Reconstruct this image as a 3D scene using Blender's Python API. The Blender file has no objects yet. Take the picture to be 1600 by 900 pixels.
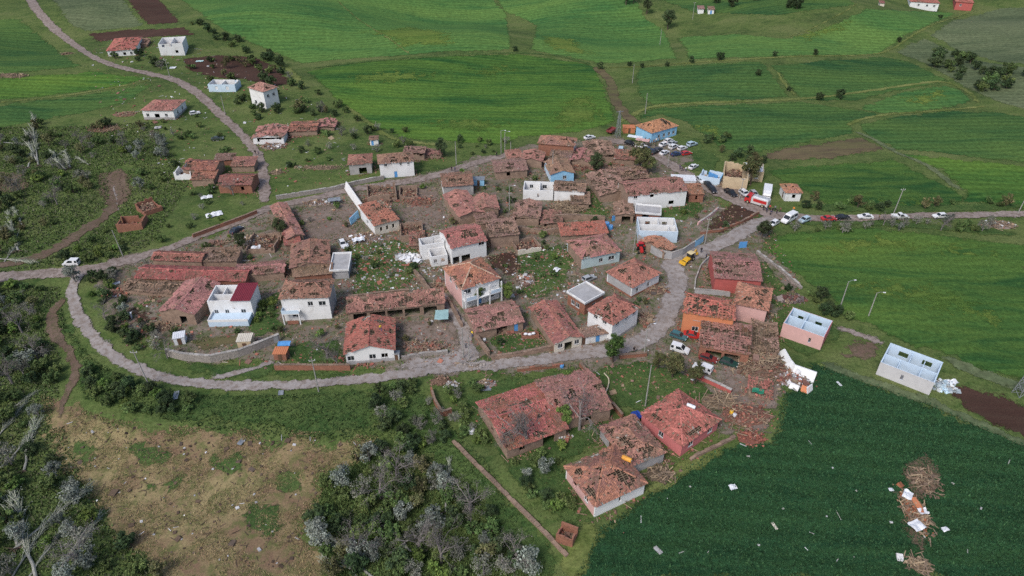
import bpy, math, random
import numpy as np
from mathutils import Matrix, Vector

sc = bpy.context.scene
COL = sc.collection

# ------------------------------------------------------------------ camera
CAM_H = 95.0            # drone height above the village, metres
PITCH = 34.8            # degrees below the horizon
FPX = 1081.0            # focal length in pixels of a 1600 px wide frame
cam_data = bpy.data.cameras.new("camera")
cam_data.sensor_fit = 'HORIZONTAL'
cam_data.sensor_width = 36.0
cam_data.lens = 36.0 * FPX / 1600.0
cam_data.clip_start = 0.5
cam_data.clip_end = 12000.0
cam = bpy.data.objects.new("camera", cam_data)
cam.location = (0, 0, CAM_H)
cam.rotation_euler = (math.radians(90 - PITCH), 0, 0)
COL.objects.link(cam)
sc.camera = cam

# ------------------------------------------------------------------ sky, sun, exposure
SUN_ELEV, SUN_AZ = 48.0, 215.0      # azimuth measured clockwise from +Y (the viewing direction)
world = bpy.data.worlds.new("World")
sc.world = world
world.use_nodes = True
wn = world.node_tree
wn.nodes.clear()
w_out = wn.nodes.new("ShaderNodeOutputWorld")
w_bg = wn.nodes.new("ShaderNodeBackground")
w_sky = wn.nodes.new("ShaderNodeTexSky")
w_sky.sky_type = 'NISHITA'
w_sky.sun_disc = False
w_sky.sun_elevation = math.radians(SUN_ELEV)
w_sky.sun_rotation = math.radians(SUN_AZ)
w_sky.air_density = 1.0
w_sky.dust_density = 3.0
w_bg.inputs["Strength"].default_value = 0.10
wn.links.new(w_sky.outputs[0], w_bg.inputs[0])
wn.links.new(w_bg.outputs[0], w_out.inputs[0])

sun_data = bpy.data.lights.new("sun", 'SUN')
sun_data.energy = 1.25
sun_data.angle = math.radians(16)
sun_data.color = (1.0, 0.96, 0.90)
sun = bpy.data.objects.new("sun", sun_data)
_az, _el = math.radians(SUN_AZ), math.radians(SUN_ELEV)
_d = Vector((math.sin(_az) * math.cos(_el), math.cos(_az) * math.cos(_el), math.sin(_el)))
sun.rotation_euler = _d.to_track_quat('Z', 'Y').to_euler()
sun.location = _d * 300
COL.objects.link(sun)

sc.view_settings.view_transform = 'Standard'
sc.view_settings.look = 'None'
sc.view_settings.gamma = 1.0
sc.view_settings.exposure = 0.72
sc.view_settings.use_curve_mapping = False
sc.render.engine = 'CYCLES'
sc.cycles.max_bounces = 5
sc.cycles.diffuse_bounces = 3
sc.cycles.use_denoising = False

# ------------------------------------------------------------------ pixel of the photograph <-> place on the ground
_th = math.radians(PITCH)
FWD = np.array([0, math.cos(_th), -math.sin(_th)])
UPV = np.array([0, math.sin(_th), math.cos(_th)])

def ray(px, py):
    px = np.asarray(px, float); py = np.asarray(py, float)
    d = (((px - 800) / FPX)[..., None] * np.array([1.0, 0, 0]) + ((450 - py) / FPX)[..., None] * UPV + FWD)
    return d

def plane_xy(px, py, z=0.0):
    d = ray(px, py)
    t = (np.asarray(z) - CAM_H) / d[..., 2]
    return np.stack([d[..., 0] * t, d[..., 1] * t], -1)

# ------------------------------------------------------------------ terrain: a height raster, blurred, plus far rolling hills
RX0, RX1, RY0, RY1, RS = -340.0, 340.0, 40.0, 480.0, 2.0
rnx, rny = int((RX1 - RX0) / RS) + 1, int((RY1 - RY0) / RS) + 1
rgx, rgy = np.meshgrid(np.linspace(RX0, RX1, rnx), np.linspace(RY0, RY1, rny))

def in_poly(X, Y, poly):
    poly = np.asarray(poly, float)
    ins = np.zeros(X.shape, bool)
    n = len(poly)
    j = n - 1
    for i in range(n):
        xi, yi = poly[i]; xj, yj = poly[j]
        if yi != yj:
            c = ((yi > Y) != (yj > Y)) & (X < (xj - xi) * (Y - yi) / (yj - yi) + xi)
            ins ^= c
        j = i
    return ins

def blur(a, r):
    k = max(1, int(round(r / RS)))
    for ax in (0, 1):
        for _ in range(3):
            p = np.pad(a, [(k, k) if q == ax else (0, 0) for q in (0, 1)], mode='edge')
            c = np.cumsum(p, axis=ax)
            c = np.insert(c, 0, 0, axis=ax)
            n = a.shape[ax]
            if ax == 0:
                a = (c[2 * k + 1:2 * k + 1 + n] - c[:n]) / (2 * k + 1)
            else:
                a = (c[:, 2 * k + 1:2 * k + 1 + n] - c[:, :n]) / (2 * k + 1)
    return a

def flat_poly(pts):
    p = np.array(pts, float)
    return plane_xy(p[:, 0], p[:, 1], 0.0)

def smooth01(t):
    t = np.clip(t, 0, 1)
    return t * t * (3 - 2 * t)

def waves(x, y):
    f = smooth01((y - 235) / 120.0) + smooth01((np.abs(x) - 170) / 150.0) * 0.5
    w = 1.5 * (2.6 * np.sin(x / 47.0 + y / 90.0) * np.cos(y / 58.0 - 0.6) + 1.6 * np.sin(x / 23.0 - y / 31.0 + 1.0)
         + 1.2 * np.sin(y / 17.0 + x / 60.0))
    near = 0.18 * np.sin(x / 9.0 + 1.3) * np.sin(y / 11.0) + 0.1 * np.sin(x / 4.1 + y / 5.3)
    far = smooth01((y - 480) / 900.0) * (30 + 22 * np.sin(x / 310.0) + 14 * np.sin(x / 170.0 + y / 400.0))
    return np.clip(f, 0, 1) * w + near + far

HGT = np.zeros_like(rgx)
for pts, hh, br in [
    ([(40, 640), (170, 668), (420, 695), (640, 690), (760, 790), (860, 900), (860, 960), (-80, 960), (-80, 640)], -3.2, 5),
    ([(-60, 425), (60, 400), (150, 330), (165, 268), (205, 262), (225, 310), (150, 372), (70, 412), (-60, 418)], -2.6, 5),
    ([(-200, 240), (150, 190), (200, 260), (140, 345), (-100, 400), (-200, 400)], -1.5, 8),
    ([(60, 470), (95, 470), (120, 560), (100, 640), (40, 640), (-80, 640), (-80, 450)], -2.2, 6),
    ([(140, 60), (480, 70), (520, 170), (250, 175)], 2.0, 14),
    ([(930, 105), (985, 110), (985, 190), (965, 190)], -2.0, 6),
    ([(785, 15), (835, 15), (835, 75), (800, 70)], -3.0, 8),
]:
    HGT += blur(in_poly(rgx, rgy, flat_poly(pts)).astype(float), br) * hh

def terr(x, y):
    x = np.asarray(x, float); y = np.asarray(y, float)
    u = np.clip((x - RX0) / RS, 0, rnx - 1.001); v = np.clip((y - RY0) / RS, 0, rny - 1.001)
    i = u.astype(int); j = v.astype(int)
    fu = u - i; fv = v - j
    g = (HGT[j, i] * (1 - fu) * (1 - fv) + HGT[j, i + 1] * fu * (1 - fv)
         + HGT[j + 1, i] * (1 - fu) * fv + HGT[j + 1, i + 1] * fu * fv)
    return g + waves(x, y)

def ground(px, py, up=0.0):
    """the point of the terrain (plus a height) seen at a pixel of the 1600 x 900 photograph"""
    z = np.zeros(np.shape(np.asarray(px, float)))
    for _ in range(12):
        p = plane_xy(px, py, z + up)
        z = 0.4 * z + 0.6 * terr(p[..., 0], p[..., 1])
    p = plane_xy(px, py, z + up)
    return np.concatenate([p, (z + up)[..., None]], -1)

def pixel(x, y, z):
    """where a point of the scene shows in the 1600 x 900 photograph (used only to word labels)"""
    v = np.array([x, y, z - CAM_H]); d = v @ FWD
    return 800 + FPX * v[0] / d, 450 - FPX * (v @ UPV) / d

def G(px, py, up=0.0):
    return ground(np.array(float(px)), np.array(float(py)), up)

# ------------------------------------------------------------------ mesh building
def fast_mesh(name, V, F, C=None, mats=(), midx=None, smooth=False):
    me = bpy.data.meshes.new(name)
    V = np.asarray(V, np.float32)
    me.vertices.add(len(V))
    me.vertices.foreach_set("co", V.ravel())
    sizes, idx = [], []
    for f in F:
        f = np.asarray(f, np.int32)
        if f.size:
            sizes.append(np.full(len(f), f.shape[1], np.int32)); idx.append(f.ravel())
    sizes = np.concatenate(sizes); idx = np.concatenate(idx)
    me.loops.add(len(idx))
    me.loops.foreach_set("vertex_index", idx)
    me.polygons.add(len(sizes))
    st = np.concatenate([[0], np.cumsum(sizes)[:-1]]).astype(np.int32)
    me.polygons.foreach_set("loop_start", st)
    me.polygons.foreach_set("loop_total", sizes)
    if midx is not None:
        me.polygons.foreach_set("material_index", np.asarray(midx, np.int32))
    me.polygons.foreach_set("use_smooth", np.full(len(sizes), bool(smooth)))
    for m in mats:
        me.materials.append(m)
    if C is not None:
        a = me.color_attributes.new("Col", 'FLOAT_COLOR', 'POINT')
        C = np.asarray(C, np.float32)
        if C.shape[1] == 3:
            C = np.concatenate([C, np.ones((len(C), 1), np.float32)], 1)
        a.data.foreach_set("color", C.ravel())
    me.update(calc_edges=True)
    return me

BOXF = np.array([[0, 3, 2, 1], [4, 5, 6, 7], [0, 1, 5, 4], [1, 2, 6, 5], [2, 3, 7, 6], [3, 0, 4, 7]])
BOXV = np.array([[-1, -1, -1], [1, -1, -1], [1, 1, -1], [-1, 1, -1], [-1, -1, 1], [1, -1, 1], [1, 1, 1], [-1, 1, 1]], float) * 0.5

class MB:
    def __init__(self):
        self.v, self.f3, self.f4, self.c, self.n = [], [], [], [], 0
    def add(self, V, F, col=None):
        V = np.asarray(V, float); F = np.asarray(F, int)
        self.v.append(V)
        (self.f3 if F.shape[1] == 3 else self.f4).append(F + self.n)
        self.c.append(np.broadcast_to(np.asarray(col if col is not None else (0.5, 0.5, 0.5), float), (len(V), 3)))
        self.n += len(V)
        return self
    def box(self, x0, y0, z0, x1, y1, z1, col=None):
        V = (BOXV + 0.5) * np.array([x1 - x0, y1 - y0, z1 - z0]) + np.array([x0, y0, z0])
        return self.add(V, BOXF, col)
    def obox(self, c, size, R, col=None):
        return self.add((BOXV * np.asarray(size)) @ np.asarray(R).T + np.asarray(c), BOXF, col)
    def bar(self, a, b, w, t=None, col=None):
        a = np.asarray(a, float); b = np.asarray(b, float)
        d = b - a; L = np.linalg.norm(d)
        if L < 1e-6: return self
        x = d / L
        up = np.array([0, 0, 1.0]) if abs(x[2]) < 0.95 else np.array([0, 1.0, 0])
        y = np.cross(up, x); y /= np.linalg.norm(y)
        z = np.cross(x, y)
        return self.obox((a + b) / 2, (L, w, t or w), np.stack([x, y, z], 1), col)
    def tube(self, pts, rads, seg=6, col=None, cap=True):
        pts = np.asarray(pts, float); n = len(pts)
        rads = np.broadcast_to(np.asarray(rads, float), (n,))
        tang = np.gradient(pts, axis=0)
        tang /= np.linalg.norm(tang, axis=1)[:, None] + 1e-9
        ref = np.array([0.3, 0.2, 1.0]) if abs(tang[0][2]) < 0.9 else np.array([1.0, 0.1, 0])
        V = []
        for p, t, r in zip(pts, tang, rads):
            x = np.cross(ref, t); x /= np.linalg.norm(x) + 1e-9
            y = np.cross(t, x)
            for k in range(seg):
                a = 2 * math.pi * k / seg
                V.append(p + r * (math.cos(a) * x + math.sin(a) * y))
        F = []
        for i in range(n - 1):
            for k in range(seg):
                k2 = (k + 1) % seg
                F.append([i * seg + k, i * seg + k2, (i + 1) * seg + k2, (i + 1) * seg + k])
        self.add(V, F, col)
        if cap:
            c0 = self.n
            T = [[0, k + 1, k] for k in range(1, seg - 1)] + [[(n - 1) * seg, (n - 1) * seg + k, (n - 1) * seg + k + 1] for k in range(1, seg - 1)]
            self.f3.append(np.array(T) + c0 - n * seg)
        return self
    def mesh(self, name, mat, smooth=False, color=True):
        V = np.concatenate(self.v); C = np.concatenate(self.c)
        F = []
        if self.f3: F.append(np.concatenate(self.f3))
        if self.f4: F.append(np.concatenate(self.f4))
        return fast_mesh(name, V, F, C if color else None, [mat] if not isinstance(mat, (list, tuple)) else mat, smooth=smooth)
    def obj(self, name, mat, parent=None, smooth=False, **props):
        if not self.v: return None
        return link(name, self.mesh(name, mat, smooth), parent, **props)

def link(name, data, parent=None, **props):
    o = bpy.data.objects.new(name, data)
    COL.objects.link(o)
    if parent is not None: o.parent = parent
    for k, v in props.items():
        if v is not None: o[k] = v
    return o

def thing(name, label, category, loc=(0, 0, 0), rz=0.0, group=None):
    o = link(name, None)
    o.location = tuple(float(q) for q in loc)
    o.rotation_euler = (0, 0, float(rz))
    o["label"] = label; o["category"] = category
    if group: o["group"] = group
    o.empty_display_size = 0.5
    return o

def copy_tree(o, parent=None):
    c = o.copy(); COL.objects.link(c); c.parent = parent
    for ch in list(KIDS.get(o.name, [])):
        copy_tree(ch, c)
    return c
KIDS = {}

# ------------------------------------------------------------------ materials
MATS = {}
def new_mat(name):
    m = bpy.data.materials.new(name); m.use_nodes = True
    nt = m.node_tree
    b = nt.nodes["Principled BSDF"]
    b.inputs["Roughness"].default_value = 0.9
    b.inputs["Specular IOR Level"].default_value = 0.25
    return m, nt, b

def N(nt, typ, **kw):
    n = nt.nodes.new(typ)
    for k, v in kw.items():
        if k in n.inputs: n.inputs[k].default_value = v
        else: setattr(n, k, v)
    return n

def noise(nt, scale, detail=4, rough=0.6, vec=None, dist=0.0):
    n = N(nt, "ShaderNodeTexNoise")
    n.inputs["Scale"].default_value = scale; n.inputs["Detail"].default_value = detail
    n.inputs["Roughness"].default_value = rough; n.inputs["Distortion"].default_value = dist
    if vec is not None: nt.links.new(vec, n.inputs["Vector"])
    return n.outputs["Fac"]

def ramp(nt, fac, stops, interp='LINEAR'):
    r = N(nt, "ShaderNodeValToRGB")
    r.color_ramp.interpolation = interp
    el = r.color_ramp.elements
    while len(el) < len(stops): el.new(0.5)
    for e, (p, c) in zip(el, stops):
        e.position = p
        e.color = (*c, 1) if len(c) == 3 else c
    nt.links.new(fac, r.inputs[0])
    return r.outputs[0]

def mixc(nt, fac, a, b, mode='MIX'):
    m = N(nt, "ShaderNodeMix"); m.data_type = 'RGBA'; m.blend_type = mode
    for sock, val in ((m.inputs["Factor"], fac), (m.inputs["A"] if False else m.inputs[6], a), (m.inputs[7], b)):
        if hasattr(val, "links") or hasattr(val, "is_output"): nt.links.new(val, sock)
        elif isinstance(val, (int, float)): sock.default_value = val
        else: sock.default_value = (*val, 1) if len(val) == 3 else val
    return m.outputs[2]

def bump(nt, b, h, strength=0.4, dist=0.1):
    n = N(nt, "ShaderNodeBump")
    n.inputs["Strength"].default_value = strength; n.inputs["Distance"].default_value = dist
    nt.links.new(h, n.inputs["Height"]); nt.links.new(n.outputs[0], b.inputs["Normal"])

def coords(nt, kind="Object", rot=0.0, sc3=(1, 1, 1)):
    tc = N(nt, "ShaderNodeTexCoord")
    mp = N(nt, "ShaderNodeMapping")
    mp.inputs["Rotation"].default_value = (0, 0, rot)
    mp.inputs["Scale"].default_value = sc3
    nt.links.new(tc.outputs[kind], mp.inputs[0])
    return mp.outputs[0]

def g3(nt, fac, lo, hi):
    mr = N(nt, "ShaderNodeMapRange")
    mr.inputs["From Min"].default_value = lo; mr.inputs["From Max"].default_value = hi
    nt.links.new(fac, mr.inputs[0])
    return mr.outputs[0]

def plain(name, col, rough=0.85, var=0.25, scale=1.2, dirt=None, dirt_amt=0.5, metal=0.0, spec=0.25, bmp=0.15):
    """painted, plastered or weathered surface: base colour, soft mottling and dirt blotches"""
    if name in MATS: return MATS[name]
    m, nt, b = new_mat(name)
    v = coords(nt)
    oi = N(nt, "ShaderNodeObjectInfo")
    add = N(nt, "ShaderNodeVectorMath"); add.operation = 'ADD'
    nt.links.new(v, add.inputs[0]); nt.links.new(oi.outputs["Location"], add.inputs[1])
    v = add.outputs[0]
    n1 = noise(nt, scale, 5, 0.65, v)
    lo = tuple(max(0, c * (1 - var)) for c in col); hi = tuple(min(1, c * (1 + var * 0.6)) for c in col)
    c = ramp(nt, n1, [(0.3, lo), (0.7, hi)])
    if dirt is not None:
        n2 = noise(nt, scale * 0.7, 6, 0.7, v, 0.6)
        c = mixc(nt, ramp(nt, n2, [(0.54, (0, 0, 0)), (0.72, (dirt_amt,) * 3)]), c, dirt)
    nt.links.new(c, b.inputs["Base Color"])
    b.inputs["Roughness"].default_value = rough; b.inputs["Metallic"].default_value = metal
    b.inputs["Specular IOR Level"].default_value = spec
    if bmp: bump(nt, b, noise(nt, scale * 6, 4, 0.6, v), bmp, 0.05)
    MATS[name] = m
    return m

def attr_mat(name, var=0.25, scale=3.0, rough=0.9, objvar=0.0, translucent=0.0):
    """colour from the mesh's own colour attribute, mottled"""
    if name in MATS: return MATS[name]
    m, nt, b = new_mat(name)
    a = N(nt, "ShaderNodeAttribute"); a.attribute_name = "Col"
    n1 = noise(nt, scale, 4, 0.6, coords(nt))
    k = ramp(nt, n1, [(0.3, (1 - var,) * 3), (0.7, (1 + var * 0.5,) * 3)])
    c = mixc(nt, 1.0, a.outputs["Color"], k, 'MULTIPLY')
    if objvar:
        oi = N(nt, "ShaderNodeObjectInfo")
        hs = N(nt, "ShaderNodeHueSaturation")
        nt.links.new(c, hs.inputs["Color"])
        nt.links.new(g3m(nt, oi.outputs["Random"], 1 - objvar, 1 + objvar), hs.inputs["Value"])
        w = N(nt, "ShaderNodeTexWhiteNoise"); w.noise_dimensions = '1D'
        nt.links.new(oi.outputs["Random"], w.inputs["W"])
        nt.links.new(g3m(nt, w.outputs["Value"], 0.5 - objvar * 0.07, 0.5 + objvar * 0.05), hs.inputs["Hue"])
        c = hs.outputs[0]
    nt.links.new(c, b.inputs["Base Color"])
    b.inputs["Roughness"].default_value = rough
    MATS[name] = m
    return m

def g3m(nt, fac, lo, hi):
    mr = N(nt, "ShaderNodeMapRange")
    mr.inputs["To Min"].default_value = lo; mr.inputs["To Max"].default_value = hi
    nt.links.new(fac, mr.inputs[0])
    return mr.outputs[0]

def ragged(m, nt, b, scale=1.4):
    """let a ground sheet thin out raggedly towards its outline (vertex attribute Edge: 0 at the outline, 1 inside)"""
    a = N(nt, "ShaderNodeAttribute"); a.attribute_name = "Edge"
    n1 = noise(nt, scale, 4, 0.7, coords(nt)); 
    n2 = noise(nt, scale * 0.22, 3, 0.6, coords(nt))
    s1 = N(nt, "ShaderNodeMath"); s1.operation = 'MULTIPLY_ADD'; s1.inputs[1].default_value = 1.1; s1.inputs[2].default_value = -0.55
    nt.links.new(n1, s1.inputs[0])
    s2 = N(nt, "ShaderNodeMath"); s2.operation = 'MULTIPLY_ADD'; s2.inputs[1].default_value = 1.6; s2.inputs[2].default_value = -0.8
    nt.links.new(n2, s2.inputs[0])
    t = N(nt, "ShaderNodeMath"); t.operation = 'ADD'; nt.links.new(s1.outputs[0], t.inputs[0]); nt.links.new(s2.outputs[0], t.inputs[1])
    u = N(nt, "ShaderNodeMath"); u.operation = 'ADD'; nt.links.new(t.outputs[0], u.inputs[0]); nt.links.new(a.outputs["Fac"], u.inputs[1])
    nt.links.new(g3(nt, u.outputs[0], 0.22, 0.46), b.inputs["Alpha"])

def crop_mat(name, dark, mid, light, rot=0.0, row=1.6, stretch=6.0, big=0.018, yellow=0.5, fine=2.2, thr=(0.38, 0.62), bmp=0.5, bmpd=0.25, edge=True, rows=0.0):
    """a standing crop or meadow: broad patches, wind-combed streaks, fine tufts"""
    if name in MATS: return MATS[name]
    m, nt, b = new_mat(name)
    v = coords(nt)
    vr = coords(nt, rot=rot, sc3=(1.0 / stretch, 1, 1))
    nb = noise(nt, big, 5, 0.6, vr, 0.4)
    ns = noise(nt, 0.16 * row, 5, 0.7, vr, 0.8)
    nf = noise(nt, fine, 4, 0.75, v)
    base = ramp(nt, nb, [(thr[0], dark), ((thr[0] + thr[1]) / 2, mid), (thr[1], light)])
    c = mixc(nt, ramp(nt, ns, [(0.35, (0, 0, 0)), (0.68, (0.75,) * 3)]), base, light)
    c = mixc(nt, ramp(nt, ns, [(0.30, (0.7,) * 3), (0.48, (0, 0, 0))]), c, dark)
    k = ramp(nt, nf, [(0.25, (0.55,) * 3), (0.5, (1,) * 3), (0.78, (1.5,) * 3)])
    c = mixc(nt, 1.0, c, k, 'MULTIPLY')
    # drill rows: faint lighter and darker lines along the sowing direction
    wv = N(nt, "ShaderNodeTexWave"); wv.wave_type = 'BANDS'; wv.bands_direction = 'Y'
    wv.inputs["Scale"].default_value = 0.10; wv.inputs["Distortion"].default_value = 5.0; wv.inputs["Detail"].default_value = 3.0; wv.inputs["Detail Scale"].default_value = 0.25
    nt.links.new(vr, wv.inputs["Vector"])
    c = mixc(nt, rows, c, mixc(nt, 1.0, c, ramp(nt, wv.outputs["Fac"], [(0.1, (0.66,) * 3), (0.9, (1.28,) * 3)]), 'MULTIPLY'))
    nt.links.new(c, b.inputs["Base Color"])
    b.inputs["Roughness"].default_value = 1.0; b.inputs["Specular IOR Level"].default_value = 0.05
    bump(nt, b, nf, bmp, bmpd)
    if edge: ragged(m, nt, b)
    MATS[name] = m
    return m

def soil_mat(name, c1, c2, c3, big=0.06, fine=1.3, thr=(0.4, 0.6), rot=0.0, stretch=1.0, bmp=0.5, edge=True):
    if name in MATS: return MATS[name]
    m, nt, b = new_mat(name)
    v = coords(nt); vr = coords(nt, rot=rot, sc3=(1.0 / stretch, 1, 1))
    nb = noise(nt, big, 6, 0.65, vr, 0.5)
    ns = noise(nt, big * 6, 6, 0.7, vr, 0.3)
    nf = noise(nt, fine * 3, 5, 0.7, v)
    c = ramp(nt, nb, [(thr[0], c1), (thr[1], c2)])
    c = mixc(nt, ramp(nt, ns, [(0.45, (0, 0, 0)), (0.62, (0.9,) * 3)]), c, c3)
    c = mixc(nt, 1.0, c, ramp(nt, nf, [(0.3, (0.7,) * 3), (0.7, (1.3,) * 3)]), 'MULTIPLY')
    nt.links.new(c, b.inputs["Base Color"])
    b.inputs["Roughness"].default_value = 1.0; b.inputs["Specular IOR Level"].default_value = 0.08
    bump(nt, b, ns, bmp, 0.25)
    if edge: ragged(m, nt, b)
    MATS[name] = m
    return m

def glass_mat():
    if "glass" in MATS: return MATS["glass"]
    m, nt, b = new_mat("glass")
    b.inputs["Base Color"].default_value = (0.02, 0.025, 0.03, 1)
    b.inputs["Roughness"].default_value = 0.12; b.inputs["Specular IOR Level"].default_value = 0.5
    MATS["glass"] = m
    return m
# ================================================================== THE GROUND
def ext(lo, hi, far_lo, far_hi):
    a = list(np.arange(lo, hi + 0.01, RS)); st = RS; x = hi; b = []
    while x < far_hi:
        st *= 1.25; x += st; b.append(x)
    st = RS; x = lo; c = []
    while x > far_lo:
        st *= 1.25; x -= st; c.append(x)
    return np.array(c[::-1] + a + b)
gx = ext(RX0, RX1, -5000, 5000); gy = ext(RY0, RY1, -2500, 7000)
GXX, GYY = np.meshgrid(gx, gy)
GZ = terr(GXX, GYY)
nx_, ny_ = len(gx), len(gy)
_i = (np.arange(ny_ - 1)[:, None] * nx_ + np.arange(nx_ - 1)[None, :]).ravel()
_F = np.stack([_i, _i + 1, _i + nx_ + 1, _i + nx_], 1)
meadow = crop_mat("meadow", (0.0405, 0.0728, 0.0234), (0.0702, 0.1120, 0.0312), (0.1148, 0.1400, 0.0520), rot=0.3, row=2.5, stretch=1.6, big=0.05, fine=1.6, bmp=0.6, edge=False)
link("ground", fast_mesh("ground", np.stack([GXX.ravel(), GYY.ravel(), GZ.ravel()], 1), [_F], None, [meadow], smooth=True), kind="structure")

def densify(pts, step, closed=True):
    out = []
    n = len(pts)
    for i in range(n if closed else n - 1):
        a = np.array(pts[i], float); b = np.array(pts[(i + 1) % n], float)
        k = max(1, int(np.linalg.norm(b - a) / step))
        for q in range(k): out.append(a + (b - a) * q / k)
    if not closed: out.append(np.array(pts[-1], float))
    return np.array(out)

def catmull(pts, per=6):
    p = np.array(pts, float)
    p = np.vstack([2 * p[0] - p[1], p, 2 * p[-1] - p[-2]])
    out = []
    for i in range(1, len(p) - 2):
        for t in np.linspace(0, 1, per, endpoint=False):
            a, b, c, d = p[i - 1], p[i], p[i + 1], p[i + 2]
            out.append(0.5 * ((2 * b) + (-a + c) * t + (2 * a - 5 * b + 4 * c - d) * t * t + (-a + 3 * b - 3 * c + d) * t ** 3))
    out.append(p[-2])
    return np.array(out)

def rough_edge(w, amp, seed):
    rr = np.random.default_rng(seed)
    n = len(w)
    k = rr.normal(0, 1, n)
    k = (k + np.roll(k, 1) + np.roll(k, -1)) / 1.7
    t = np.roll(w, -1, 0) - np.roll(w, 1, 0)
    nrm = np.stack([t[:, 1], -t[:, 0]], 1) / (np.linalg.norm(t, axis=1)[:, None] + 1e-6)
    return w + nrm * (k * amp)[:, None]

def clip_half(poly, ax, val, keep_less):
    out = []
    n = len(poly)
    for i in range(n):
        a, b = poly[i], poly[(i + 1) % n]
        ia = (a[ax] <= val) if keep_less else (a[ax] >= val)
        ib = (b[ax] <= val) if keep_less else (b[ax] >= val)
        if ia: out.append(a)
        if ia != ib:
            t = (val - a[ax]) / (b[ax] - a[ax])
            out.append((a[0] + (b[0] - a[0]) * t, a[1] + (b[1] - a[1]) * t))
    return out

def unspike(q):
    ch = True
    while ch and len(q) > 2:
        ch = False
        for i in range(len(q)):
            a, b, c = q[i - 1], q[i], q[(i + 1) % len(q)]
            ux, uy, vx, vy = b[0] - a[0], b[1] - a[1], c[0] - b[0], c[1] - b[1]
            if abs(ux * vy - uy * vx) < 1e-7 and ux * vx + uy * vy <= 0:
                q.pop(i); ch = True
                break
    return q

def drape_xy(name, W, off, mat, props, blend=3.0):
    """cut a ground outline (metres) along the terrain grid and lay it on the ground as one sheet"""
    i0 = int(math.floor((W[:, 0].min() - RX0) / RS)); i1 = int(math.ceil((W[:, 0].max() - RX0) / RS))
    j0 = int(math.floor((W[:, 1].min() - RY0) / RS)); j1 = int(math.ceil((W[:, 1].max() - RY0) / RS))
    xs = RX0 + RS * np.arange(i0, i1 + 1); ys = RY0 + RS * np.arange(j0, j1 + 1)
    X, Y = np.meshgrid(xs, ys)
    ins = in_poly(X, Y, W)
    full = ins[:-1, :-1] & ins[1:, :-1] & ins[:-1, 1:] & ins[1:, 1:]
    touched = np.zeros(full.shape, bool)
    D = densify([tuple(p) for p in W], 0.35)
    ci = np.clip(((D[:, 0] - xs[0]) / RS).astype(int), 0, len(xs) - 2); cj = np.clip(((D[:, 1] - ys[0]) / RS).astype(int), 0, len(ys) - 2)
    touched[cj, ci] = True
    full &= ~touched
    V = [np.stack([X.ravel(), Y.ravel()], 1)]
    nx = len(xs)
    jj, ii = np.nonzero(full)
    k = jj * nx + ii
    F4 = np.stack([k, k + 1, k + nx + 1, k + nx], 1)
    n = X.size
    polys = []
    base = [tuple(p) for p in W]
    rows = {}
    for j, i in zip(*np.nonzero(touched)):
        if j not in rows:
            rows[j] = clip_half(clip_half(base, 1, ys[j], False), 1, ys[j + 1], True)
        p = clip_half(clip_half(rows[j], 0, xs[i], False), 0, xs[i + 1], True)
        q = []
        for a in p:
            if not q or abs(a[0] - q[-1][0]) + abs(a[1] - q[-1][1]) > 1e-4: q.append(a)
        if len(q) > 1 and abs(q[0][0] - q[-1][0]) + abs(q[0][1] - q[-1][1]) < 1e-4: q.pop()
        q = unspike(q)
        if len(q) < 3: continue
        V.append(np.array(q)); polys.append(list(range(n, n + len(q)))); n += len(q)
    V = np.concatenate(V)
    Z = terr(V[:, 0], V[:, 1]) + off
    used = np.zeros(n, bool)
    if len(F4): used[F4.ravel()] = True
    for p in polys: used[p] = True
    remap = np.cumsum(used) - 1
    V3 = np.concatenate([V, Z[:, None]], 1)[used]
    faces = [list(remap[f]) for f in F4] + [[remap[q] for q in p] for p in polys]
    bysize = {}
    for f in faces: bysize.setdefault(len(f), []).append(f)
    # orientation: make every face look up
    F = []
    for s, fl in bysize.items():
        fl = np.array(fl)
        P = V3[fl]
        a = np.zeros(len(fl))
        for q in range(s):
            p1 = P[:, q]; p2 = P[:, (q + 1) % s]
            a += p1[:, 0] * p2[:, 1] - p2[:, 0] * p1[:, 1]
        fl[a < 0] = fl[a < 0][:, ::-1]
        F.append(fl)
    if not F: return None
    me = fast_mesh(name, V3, F, None, [mat], smooth=True)
    dist = np.full(len(V3), 1e9)
    for k in range(0, len(D), 200):
        dd = V3[:, None, :2] - D[None, k:k + 200]
        dist = np.minimum(dist, np.sqrt((dd ** 2).sum(-1)).min(1))
    at = me.attributes.new("Edge", 'FLOAT', 'POINT')
    at.data.foreach_set("value", np.clip(dist / blend, 0, 1.6).astype(np.float32))
    return link(name, me, **props)

_seed = [0]
def drape(name, pix, off, mat, rough=0.5, step=12, blend=3.0, **props):
    _seed[0] += 1
    p = densify(pix, step)
    w = ground(p[:, 0], p[:, 1])[:, :2]
    if rough: w = rough_edge(w, rough, _seed[0])
    props.setdefault("kind", "structure")
    return drape_xy(name, w, off, mat, props, blend)

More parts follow.
